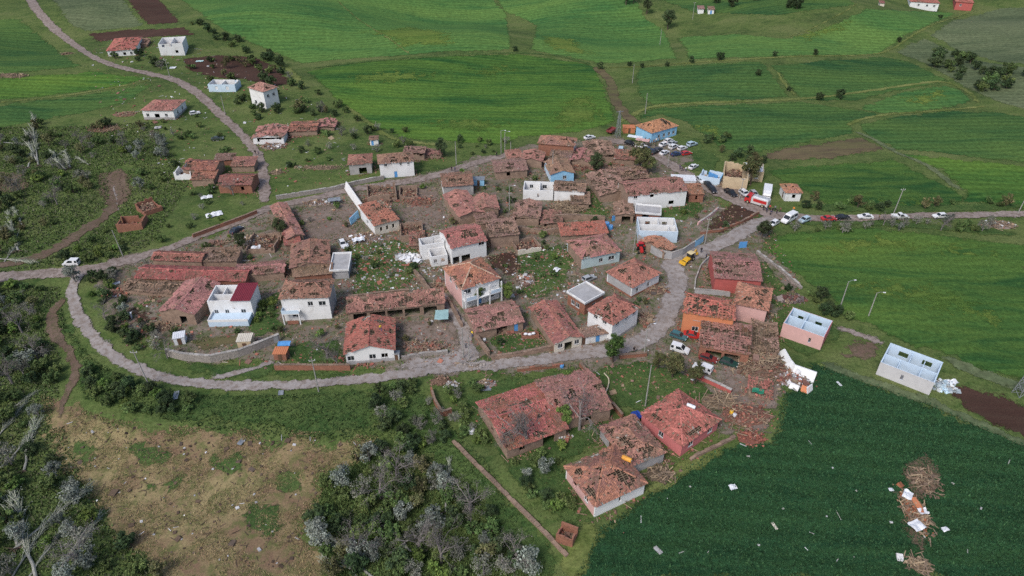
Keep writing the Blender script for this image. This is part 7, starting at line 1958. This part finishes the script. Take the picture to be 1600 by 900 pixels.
# ================================================================== VEHICLES
def paint(col):
    k = "paint_%d_%d_%d" % tuple(int(c * 100) for c in col)
    return plain(k, col, rough=.32, var=.06, spec=.5, bmp=0)
WHITE, RED, BLACK, BLUE, SILVER, PALE, NAVY, TEAL = (0.68, 0.69, 0.71), (0.45, 0.03, 0.03), (0.02, 0.02, 0.025), (0.10, 0.22, 0.42), (0.36, 0.38, 0.40), (0.40, 0.52, 0.60), (0.03, 0.05, 0.12), (0.05, 0.14, 0.16)
CARM = {}
def extrude(mb, prof, wfun, col=None):
    prof = np.array(prof, float); n = len(prof)
    V = [(x, -wfun(z), z) for x, z in prof] + [(x, wfun(z), z) for x, z in prof]
    mb.add(V, [[i, i + n, (i + 1) % n + n, (i + 1) % n] for i in range(n)], col)
    c = prof.mean(0)
    base = mb.n
    mb.add([(c[0], -wfun(c[1]), c[1])] + [(x, -wfun(z), z) for x, z in prof], [[0, i + 1, (i + 1) % n + 1] for i in range(n)], col)
    mb.add([(c[0], wfun(c[1]), c[1])] + [(x, wfun(z), z) for x, z in prof], [[0, (i + 1) % n + 1, i + 1] for i in range(n)], col)
KINDS_CAR = {
    'hatch': dict(body=[(-1.95, .3), (-2.02, .7), (-1.95, .95), (.75, .95), (1.75, .8), (2.02, .62), (2.02, .3)], glass=[(-1.9, .95), (-1.55, 1.38), (.15, 1.40), (.85, .95)], roof=[(-1.6, 1.38), (-1.5, 1.46), (.05, 1.47), (.2, 1.40)], w=.86, wr=.62, ax=(-1.25, 1.28), wheel=.31),
    'sedan': dict(body=[(-2.2, .3), (-2.25, .75), (-2.1, .95), (.8, .95), (1.85, .8), (2.2, .62), (2.2, .3)], glass=[(-1.6, .95), (-1.0, 1.36), (.1, 1.38), (.85, .95)], roof=[(-1.05, 1.36), (-.95, 1.44), (.02, 1.45), (.15, 1.38)], w=.87, wr=.62, ax=(-1.35, 1.35), wheel=.31),
    'suv': dict(body=[(-2.15, .4), (-2.2, .9), (-2.15, 1.1), (.7, 1.1), (1.8, 1.0), (2.2, .8), (2.2, .4)], glass=[(-2.1, 1.1), (-1.9, 1.62), (.2, 1.64), (.8, 1.1)], roof=[(-1.95, 1.62), (-1.85, 1.72), (.1, 1.72), (.25, 1.64)], w=.92, wr=.70, ax=(-1.35, 1.35), wheel=.36),
    'van': dict(body=[(-2.1, .3), (-2.15, 1.1), (-2.1, 1.12), (.9, 1.12), (1.7, .95), (2.1, .72), (2.12, .3)], glass=[(-2.08, 1.12), (-2.0, 1.72), (.2, 1.76), (.98, 1.12)], roof=[(-2.05, 1.70), (-2.0, 1.84), (.12, 1.86), (.28, 1.76)], w=.90, wr=.76, ax=(-1.35, 1.35), wheel=.31),
    'minibus': dict(body=[(-2.9, .35), (-2.95, 1.3), (-2.9, 1.32), (1.8, 1.32), (2.5, 1.05), (2.9, .8), (2.95, .35)], glass=[(-2.85, 1.32), (-2.75, 2.1), (1.1, 2.15), (1.9, 1.32)], roof=[(-2.8, 2.1), (-2.7, 2.45), (.7, 2.5), (1.2, 2.15)], w=1.0, wr=.88, ax=(-1.8, 1.75), wheel=.36),
    'pickup': dict(body=[(-2.5, .4), (-2.55, 1.0), (-.4, 1.0), (.8, 1.02), (2.0, .95), (2.45, .75), (2.45, .4)], glass=[(-.6, 1.02), (-.4, 1.6), (.45, 1.62), (1.1, 1.02)], roof=[(-.5, 1.6), (-.4, 1.7), (.35, 1.7), (.5, 1.62)], w=.90, wr=.68, ax=(-1.5, 1.5), wheel=.37),
}
def car_parts(kind, col):
    key = (kind, col)
    if key in CARM: return CARM[key]
    k = KINDS_CAR[kind]
    zt = max(z for _, z in k['roof']); zb = max(z for _, z in k['body'])
    wf = lambda z: k['w'] * (.94 if z < .45 else 1.0) if z <= zb else k['w'] + (k['wr'] - k['w']) * (z - zb) / (zt - zb)
    b = MB(); extrude(b, k['body'], wf)
    if kind == 'pickup': b.box(-2.5, -.88, 1.003, -2.42, .88, 1.15); b.box(-2.42, -.88, 1.003, -.6, -.8, 1.15); b.box(-2.42, .8, 1.003, -.6, .88, 1.15)
    r = MB(); extrude(r, k['roof'], lambda z: k['wr'] + .015)
    gl = k['glass']
    for (x0, z0), (x1, z1) in ((gl[0], gl[1]), (gl[3], gl[2])):
        for s in (-1, 1): r.bar((x0, s * wf(z0) * .985, z0), (x1, s * (wf(z1) + .012), z1), .09, .09)
    if kind in ('van', 'minibus'):
        xm = (gl[1][0] + gl[2][0]) / 2 - (.2 if kind == 'van' else -.1)
        for s in (-1, 1): r.bar((xm, s * wf(zb) * 1.0, zb), (xm, s * (wf(gl[1][1]) + .012), gl[1][1]), .5 if kind == 'van' else .12, .05)
    g = MB(); extrude(g, gl, lambda z: wf(z) - .01)
    w = MB(); w.tube([(0, -.1, 0), (0, .1, 0)], k['wheel'], 12)
    h = MB(); h.tube([(0, -.106, 0), (0, .106, 0)], k['wheel'] * .55, 10)
    L = MB(); xf = max(x for x, _ in k['body']); L.box(xf - .12, -.14, .62, xf + .01, .14, .76)
    T = MB(); xr = min(x for x, _ in k['body']); T.box(xr - .015, -.08, .68, xr + .1, .08, .9)
    CARM[key] = (b.mesh("body", paint(col)), r.mesh("car_roof", paint(col)), g.mesh("windows", glass_mat()), w.mesh("wheel", tyre_mat), h.mesh("rim", metal_grey), L.mesh("headlight", frame_white), T.mesh("tail_light", plain("tail_red", (0.4, 0.02, 0.02), bmp=0)), k, xf, xr)
    return CARM[key]
def car(label, kind, col, px, py, qx, qy, group=None):
    """a parked vehicle at a pixel, its nose pointing toward a second pixel"""
    a, b = G(px, py), G(qx, qy)
    root = thing("parked_" + {'hatch': 'car', 'sedan': 'car', 'suv': 'suv', 'van': 'van', 'minibus': 'minibus', 'pickup': 'pickup'}[kind], label, {'hatch': 'car', 'sedan': 'car'}.get(kind, kind), (a[0], a[1], a[2] + .2), math.atan2(b[1] - a[1], b[0] - a[0]), group)
    root.location.z = float(terr(a[0], a[1])) + (.22 if occ(a[0], a[1]) == 2 else .06)
    root.scale = (.93, .93, .93)
    m = car_parts(kind, col); k = m[7]
    link("body", m[0], root); link("car_roof", m[1], root); link("windows", m[2], root)
    for x in k['ax']:
        for s in (-1, 1):
            w = link("wheel", m[3], root); w.location = (x, s * (k['w'] - .1), k['wheel']); link("rim", m[4], w)
    for s in (-1, 1):
        o = link("headlight", m[5], root); o.location = (0, s * k['w'] * .68, 0)
        o = link("tail_light", m[6], root); o.location = (0, s * k['w'] * .8, 0)
PK = "vehicles parked at the village"
car("white van parked alone beside the dirt road's start", 'van', WHITE, 113, 414, 90, 416, PK)
car("white van parked on the lane under the orange house", 'van', WHITE, 1062, 549, 1085, 556, PK)
car("white van parked behind the red coped wall", 'van', WHITE, 1097, 579, 1080, 572, PK)
car("white saloon on the road above the pinkish ruins", 'sedan', WHITE, 921, 217, 940, 212, PK)
car("dark car behind the light blue van", 'hatch', BLACK, 984, 227, 1000, 232, PK)
car("black and white suv first in the school road row", 'suv', WHITE, 1002, 232, 1020, 236, PK)
car("light blue van between the ruins and the school road", 'van', PALE, 970, 236, 972, 228, PK)
car("white car nearest the crowd before the school", 'hatch', WHITE, 1044, 222, 1058, 215, PK)
car("white car second from the school's crowd", 'sedan', WHITE, 1037, 228, 1052, 221, PK)
car("dark grey car in the thick of the parked group", 'hatch', (0.06, 0.06, 0.07), 1028, 236, 1042, 230, PK)
car("white suv in the parked group's far row", 'suv', WHITE, 1052, 232, 1066, 225, PK)
car("white car at the parked group's front", 'sedan', WHITE, 1038, 241, 1054, 234, PK)
car("dark blue car right of the parked group", 'sedan', NAVY, 1057, 243, 1074, 240, PK)
car("bright red car at the parked group's end", 'hatch', RED, 1072, 242, 1086, 239, PK)
car("black hatchback squeezed into the parked group", 'hatch', BLACK, 1021, 241, 1035, 234, PK)
car("silver saloon behind the school crowd's white car", 'sedan', SILVER, 1050, 226, 1064, 219, PK)
car("dark suv next to the road row's first suv", 'suv', NAVY, 1013, 238, 1028, 240, PK)
car("white hatchback at the grass edge of the parked group", 'hatch', WHITE, 1066, 234, 1080, 229, PK)
car("pale blue suv alone on the grass above the red car", 'suv', PALE, 1081, 228, 1096, 223, PK)
car("white car alone on the grass below the red car", 'sedan', WHITE, 1083, 263, 1096, 256, PK)
car("white car beside the white metal shed", 'hatch', WHITE, 1094, 284, 1100, 290, PK)
car("black car below the white metal shed", 'sedan', BLACK, 1106, 292, 1113, 300, PK)
car("second black car lower down by the brick house", 'hatch', BLACK, 1113, 300, 1120, 308, PK)
car("black pickup in front of the tan rubble", 'pickup', BLACK, 1141, 305, 1152, 312, PK)
car("white car beside the black pickup", 'suv', WHITE, 1163, 306, 1170, 311, PK)
car("silver car between the white car and the white lorry", 'hatch', SILVER, 1178, 306, 1184, 312, PK)
car("white minibus where the lane meets the straight road", 'minibus', WHITE, 1232, 346, 1218, 354, PK)
car("white hatchback below the white minibus", 'hatch', WHITE, 1208, 352, 1198, 358, PK)
car("pale blue car behind the white minibus", 'hatch', PALE, 1256, 347, 1244, 352, PK)
car("red car on the straight road", 'sedan', RED, 1294, 345, 1314, 344, PK)
car("black car behind the red one on the straight road", 'sedan', BLACK, 1316, 343, 1336, 342, PK)
car("white car alone on the straight road's middle", 'sedan', WHITE, 1351, 342, 1331, 342, PK)
car("white pickup on the straight road below the pole", 'pickup', WHITE, 1405, 342, 1425, 342, PK)
car("white car farthest out on the straight road", 'hatch', WHITE, 1467, 341, 1447, 342, PK)
car("dark green car on the slope grass beside the climbing road", 'sedan', (0.05, 0.07, 0.05), 340, 219, 360, 217, PK)
car("white car beside the white long house", 'hatch', WHITE, 305, 179, 318, 176, PK)
car("red car under the orange house's windows", 'sedan', RED, 1082, 527, 1104, 531, PK)
car("teal car behind the wall under the orange house", 'hatch', TEAL, 1060, 528, 1076, 534, PK)
car("dark red car inside the carport", 'hatch', (0.20, 0.04, 0.04), 1106, 563, 1122, 568, PK)
car("dark green car at the carport's far bay", 'hatch', (0.02, 0.06, 0.05), 1138, 570, 1150, 574, PK)
car("dark wrecked car in the roadside rubble", 'sedan', (0.04, 0.05, 0.07), 370, 362, 382, 354, PK)
car("white car beside the rubble of the torn house's yard", 'hatch', WHITE, 536, 384, 542, 396, PK)
car("crushed silver car by the columned house's garden", 'hatch', SILVER, 920, 438, 930, 434, PK)

def wheels(root, xs, y, r, big=None):
    for i, x in enumerate(xs):
        rr = (big if (big and i == 0) else r)
        for s in (-1, 1):
            m = MB(); m.tube([(0, -.18, 0), (0, .18, 0)], rr, 14); w = m.obj("wheel", tyre_mat, root); w.location = (x, s * y, rr)
            m = MB(); m.tube([(0, -.19, 0), (0, .19, 0)], rr * .5, 10); m.obj("rim", plain("rim_yellow", (0.5, 0.45, 0.3), bmp=0), w)
def placed(name, label, cat, a, b):
    p, q = G(*a), G(*b)
    r = thing(name, label, cat, (p[0], p[1], float(terr(p[0], p[1])) + (.2 if occ(p[0], p[1]) == 2 else .05)), math.atan2(q[1] - p[1], q[0] - p[0]))
    return r
# fire engine
r = placed("fire_engine", "red and white fire engine at the trampled plot", "fire engine", (1182, 320), (1168, 316))
m = MB(); extrude(m, [(1.6, .5), (1.6, 2.6), (2.9, 2.6), (3.4, 1.7), (3.5, .5)], lambda z: 1.15); m.obj("cab", paint(RED), r)
m = MB(); extrude(m, [(2.2, 1.75), (2.2, 2.45), (2.95, 2.45), (3.38, 1.78)], lambda z: 1.17); m.obj("windows", glass_mat(), r)
m = MB(); m.box(-3.4, -1.15, .5, 1.5, 1.15, 2.3); m.obj("body", paint((0.52, 0.50, 0.50)), r)
m = MB(); m.box(-3.0, -1.18, 1.2, .9, -1.152, 2.1); m.box(-3.0, 1.152, 1.2, .9, 1.18, 2.1); m.obj("side_lockers", paint(RED), r)
m = MB(); m.box(-3.2, -.9, 2.3, 1.2, .9, 2.55); m.obj("roof_deck", metal_white, r)
m = MB(); [m.bar((-3.2, s * .35, 2.7), (1.8, s * .35, 2.7), .08) for s in (-1, 1)]; [m.bar((-3 + k * .5, -.35, 2.7), (-3 + k * .5, .35, 2.7), .06) for k in range(10)]; m.obj("ladder", metal_grey, r, kind="stuff")
wheels(r, (-2.0, 2.4), 1.0, .5)
# white lorry
r = placed("box_lorry", "white box lorry behind the fire engine", "lorry", (1197, 308), (1196, 316))
m = MB(); m.box(-3.2, -1.15, .8, 1.4, 1.15, 2.9); m.obj("cargo_box", metal_white, r)
m = MB(); extrude(m, [(1.5, .5), (1.5, 2.3), (2.5, 2.3), (3.0, 1.5), (3.1, .5)], lambda z: 1.05); m.obj("cab", paint(WHITE), r)
m = MB(); extrude(m, [(1.9, 1.5), (1.9, 2.18), (2.55, 2.18), (2.98, 1.55)], lambda z: 1.07); m.obj("windows", glass_mat(), r)
wheels(r, (-1.9, 2.2), .95, .42)
# yellow digger
Y = paint((0.62, 0.36, 0.03))
r = placed("backhoe_loader", "yellow backhoe loader working in the lane", "backhoe loader", (1076, 408), (1066, 414))
m = MB(); extrude(m, [(-1.4, .6), (-1.4, 1.3), (.4, 1.3), (1.8, 1.15), (2.0, .6)], lambda z: .7); m.obj("body", Y, r)
m = MB(); m.box(-1.3, -.75, 1.3, .3, .75, 2.5); m.obj("cab_glass", glass_mat(), r)
m = MB(); m.box(-1.45, -.85, 2.5, .45, .85, 2.66); m.obj("cab_roof", plain("cream_roof", (0.62, 0.52, 0.30)), r)
for s in (-1, 1):
    m = MB(); m.bar((.6, s * .8, 1.1), (2.9, s * .8, .5), .18, .22); m.obj("loader_arm", Y, r)
m = MB(); extrude(m, [(2.8, .1), (2.8, .9), (3.1, .9), (3.3, .2), (3.5, .08)], lambda z: 1.1); m.obj("bucket", Y, r)
m = MB(); m.bar((-1.4, 0, 1.0), (-2.9, 0, 2.7), .25, .3); m.bar((-2.9, 0, 2.7), (-3.8, 0, 1.2), .2, .25); m.obj("boom", Y, r)
m = MB(); extrude(m, [(-4.0, .5), (-4.1, 1.2), (-3.6, 1.25), (-3.5, .6)], lambda z: .35); m.obj("digging_bucket", Y, r)
wheels(r, (-.8, 1.4), .85, .5, .75); r.scale = (.85, .85, .85)
# red tractor
r = placed("tractor", "red tractor by the white roofless house", "tractor", (1001, 393), (1003, 400))
m = MB(); extrude(m, [(-.3, .7), (-.3, 1.3), (1.5, 1.2), (1.6, .6)], lambda z: .38); m.obj("bonnet", paint(RED), r)
m = MB(); m.box(-1.2, -.6, .8, -.3, .6, 2.1); m.obj("cab_glass", glass_mat(), r)
m = MB(); m.box(-1.3, -.7, 2.1, -.2, .7, 2.3); m.obj("cab_roof", paint(RED), r)
for s in (-1, 1):
    m = MB(); m.box(-1.5, s * .85 - .25, 1.45, -.1, s * .85 + .25, 1.55); m.obj("mudguard", paint(RED), r)
wheels(r, (-.8, 1.2), .85, .42, .72)
# dark red trailer by the mast
r = placed("farm_trailer", "dark red farm trailer beside the lattice mast", "trailer", (955, 208), (962, 204))
m = MB(); m.box(-1.9, -1, .8, 1.9, 1, .95); m.obj("bed", paint((0.20, 0.05, 0.05)), r)
for nm, q in (("side_board", (-1.9, -1.06, .95, 1.9, -1.0, 1.6)), ("side_board", (-1.9, 1.0, .95, 1.9, 1.06, 1.6)), ("tail_board", (-1.96, -1, .95, -1.9, 1, 1.6)), ("front_board", (1.9, -1, .95, 1.96, 1, 1.6))):
    m = MB(); m.box(*q); m.obj(nm, paint((0.20, 0.05, 0.05)), r)
m = MB(); m.bar((1.9, 0, .8), (3.0, 0, .5), .12); m.obj("drawbar", metal_grey, r)
wheels(r, (-.6, .5), .85, .4)

# ================================================================== PEOPLE
def build_person(variant, jacket, trousers, hair=(0.03, 0.025, 0.02), hat=None):
    """one continuous standing or walking figure grown from a jointed skeleton"""
    st = [(.10, .0), (.16, .16), (.12, .05)][variant]     # hip half-width, stride
    arm = [.08, .28, .45][variant]
    J = {'pelvis': (0, 0, .95), 'waist': (0, 0, 1.10), 'chest': (.01, 0, 1.32), 'neck': (.02, 0, 1.50), 'chin': (.04, 0, 1.58), 'head': (.03, 0, 1.68), 'crown': (.02, 0, 1.77)}
    for s, n in ((1, 'l'), (-1, 'r')):
        f = s * st[1]
        J['hip' + n] = (0, s * .10, .90); J['knee' + n] = (f * .8 + .03, s * .11, .50); J['ank' + n] = (f * 1.5, s * .11, .09); J['toe' + n] = (f * 1.5 + .16, s * .13, .04)
        J['sho' + n] = (0, s * .19, 1.43); J['elb' + n] = (-f * .6 - .02, s * .27, 1.15); J['wri' + n] = (-f + arm, s * .24, .92 + arm * .3); J['hand' + n] = (-f + arm + .06, s * .23, .84 + arm * .35)
    E = [('pelvis', 'waist'), ('waist', 'chest'), ('chest', 'neck'), ('neck', 'chin'), ('chin', 'head'), ('head', 'crown')]
    for n in 'lr': E += [('pelvis', 'hip' + n), ('hip' + n, 'knee' + n), ('knee' + n, 'ank' + n), ('ank' + n, 'toe' + n), ('chest', 'sho' + n), ('sho' + n, 'elb' + n), ('elb' + n, 'wri' + n), ('wri' + n, 'hand' + n)]
    RAD = {'pelvis': .15, 'waist': .14, 'chest': .17, 'neck': .06, 'chin': .075, 'head': .10, 'crown': .075}
    rl = {'hip': .10, 'knee': .065, 'ank': .05, 'toe': .045, 'sho': .08, 'elb': .055, 'wri': .04, 'hand': .045}
    keys = list(J)
    me = bpy.data.meshes.new("person_skeleton")
    me.from_pydata([J[k] for k in keys], [(keys.index(a), keys.index(b)) for a, b in E], [])
    o = link("person_skeleton", me)
    md = o.modifiers.new("skin", 'SKIN'); md.use_smooth_shade = True
    for i, k in enumerate(keys):
        r_ = RAD.get(k) or rl[k[:-1]]
        me.skin_vertices[0].data[i].radius = (r_, r_ * (1.25 if k in ('pelvis', 'waist', 'chest') else 1.0))
        me.skin_vertices[0].data[i].use_root = (k == 'pelvis')
    o.modifiers.new("sub", 'SUBSURF').levels = 1
    dg = bpy.context.evaluated_depsgraph_get()
    res = bpy.data.meshes.new_from_object(o.evaluated_get(dg))
    bpy.data.objects.remove(o)
    n = len(res.vertices)
    co = np.zeros(n * 3); res.vertices.foreach_get("co", co); co = co.reshape(-1, 3)
    C = np.zeros((n, 4)); C[:, 3] = 1
    z = co[:, 2]
    C[:, :3] = jacket
    C[z < .93, :3] = trousers; C[z < .10, :3] = (0.02, 0.018, 0.016)
    hand = (np.abs(co[:, 1]) > .17) & (z < 1.02 + arm * .3) & (z > .75) & (co[:, 0] > -.4) & (np.abs(co[:, 1]) > .19)
    C[hand, :3] = (0.42, 0.26, 0.19)
    C[z > 1.50, :3] = (0.42, 0.26, 0.19)
    top = (z > 1.66) | ((z > 1.56) & (co[:, 0] < -.02))
    C[top, :3] = hat or hair
    a = res.color_attributes.new("Col", 'FLOAT_COLOR', 'POINT'); a.data.foreach_set("color", C.ravel().astype(np.float32))
    res.materials.clear(); res.materials.append(attr_mat("clothing", .1, 4.0))
    res.name = "person"
    return res
CL = {'black': ((0.02, 0.02, 0.025), (0.03, 0.03, 0.05)), 'navy': ((0.03, 0.04, 0.10), (0.04, 0.04, 0.05)), 'grey': ((0.18, 0.18, 0.19), (0.03, 0.03, 0.04)), 'red': ((0.40, 0.05, 0.04), (0.03, 0.03, 0.04)),
      'white': ((0.62, 0.62, 0.62), (0.05, 0.06, 0.10)), 'yellow': ((0.70, 0.50, 0.04), (0.05, 0.09, 0.25)), 'brown': ((0.16, 0.10, 0.06), (0.06, 0.05, 0.05)), 'orange': ((0.65, 0.24, 0.04), (0.04, 0.04, 0.06))}
PM = {}
def person(label, colour, px, py, face=0.0, variant=0, up=0.0, group=None):
    k = (colour, variant)
    if k not in PM: PM[k] = build_person(variant, *CL[colour])
    g = G(px, py)
    o = link("person", PM[k], None, label=label, category="person")
    if group: o["group"] = group
    o.location = (g[0], g[1], float(terr(g[0], g[1])) + up + (.2 if occ(g[0], g[1]) == 2 else .04)); o.rotation_euler = (0, 0, face)
pr = np.random.default_rng(61)
crowd = [(1008, 222), (1011, 219), (1014, 223), (1016, 218), (1019, 221), (1021, 225), (1023, 219), (1025, 223), (1028, 218), (1013, 226), (1017, 228), (1030, 222), (1006, 226), (1020, 216), (1027, 215), (1034, 217), (1000, 223), (1024, 229)]
cc = ['black', 'navy', 'grey', 'red', 'black', 'brown', 'black', 'white', 'navy', 'orange', 'black', 'grey', 'black', 'red', 'navy', 'black', 'brown', 'black']
for (x, y), c in zip(crowd, cc):
    person("person in %s jacket standing in the crowd before the school" % c, c, x, y, pr.uniform(0, 6.3), int(pr.integers(3)), group="crowd before the school")
for (x, y), c in zip([(1192, 330), (1197, 333), (1202, 329), (1206, 333), (1210, 330), (1213, 335), (1218, 333), (1203, 337), (1239, 331)], ['black', 'navy', 'red', 'black', 'grey', 'black', 'brown', 'navy', 'orange']):
    person("person in %s jacket standing between fire engine and minibus" % c, c, x, y, pr.uniform(0, 6.3), int(pr.integers(3)), group="people near the fire engine")
for (x, y), c, t in [((1066, 268), 'black', "in black clothes left of the two roadside figures"), ((1071, 269), 'white', "in white jacket between the roadside pair"), ((1062, 266), 'navy', "in navy clothes at the school road's end"), ((400, 243), 'black', "in black walking on the steep dirt road"), ((405, 244), 'navy', "in navy walking beside the one in black"),
                     ((706, 268), 'black', "in black on the upper road"), ((711, 269), 'navy', "in navy beside the one in black on the upper road"), ((990, 552), 'black', "in black standing on the lane's bend"), ((738, 526), 'yellow', "in yellow jacket in the alley"), ((776, 245), 'black', "in black by the field side pole"), ((1372, 345), 'brown', "in brown on the straight road"), ((728, 545), 'grey', "in grey at the alley mouth"), ((1103, 404), 'navy', "in navy watching the yellow digger"), ((1095, 396), 'black', "in black beside the yellow digger"), ((697, 402), 'black', "in black under the broken balcony")]:
    person("person " + t, c, x, y, pr.uniform(0, 6.3), int(pr.integers(3)))
# the worker in yellow on the red roof
rfh = by_label("white fronted house with a yellow")
g = np.array(rfh.location)
if (colk := ('yellow', 1)) not in PM: PM[colk] = build_person(1, *CL['yellow'])
dims = max((o.dimensions[1] for o in bpy.data.objects if o.parent == rfh and o.name.startswith("wall")), default=8)
o = link("person", PM[colk], None, label="worker in yellow jacket and blue trousers standing on the red roof", category="person")
c_, s_ = math.cos(rfh.rotation_euler[2]), math.sin(rfh.rotation_euler[2])
lx, ly = 2.4, -.6
D_ = rect_from((540, 503), (543, 550), (619, 548), 3.0)[3]
o.location = (g[0] + c_ * lx - s_ * ly, g[1] + s_ * lx + c_ * ly, g[2] + 3.0 + 1.7 * (1 - abs(ly) / (D_ / 2)) + .08); o.rotation_euler = (0, 0, 2.2)
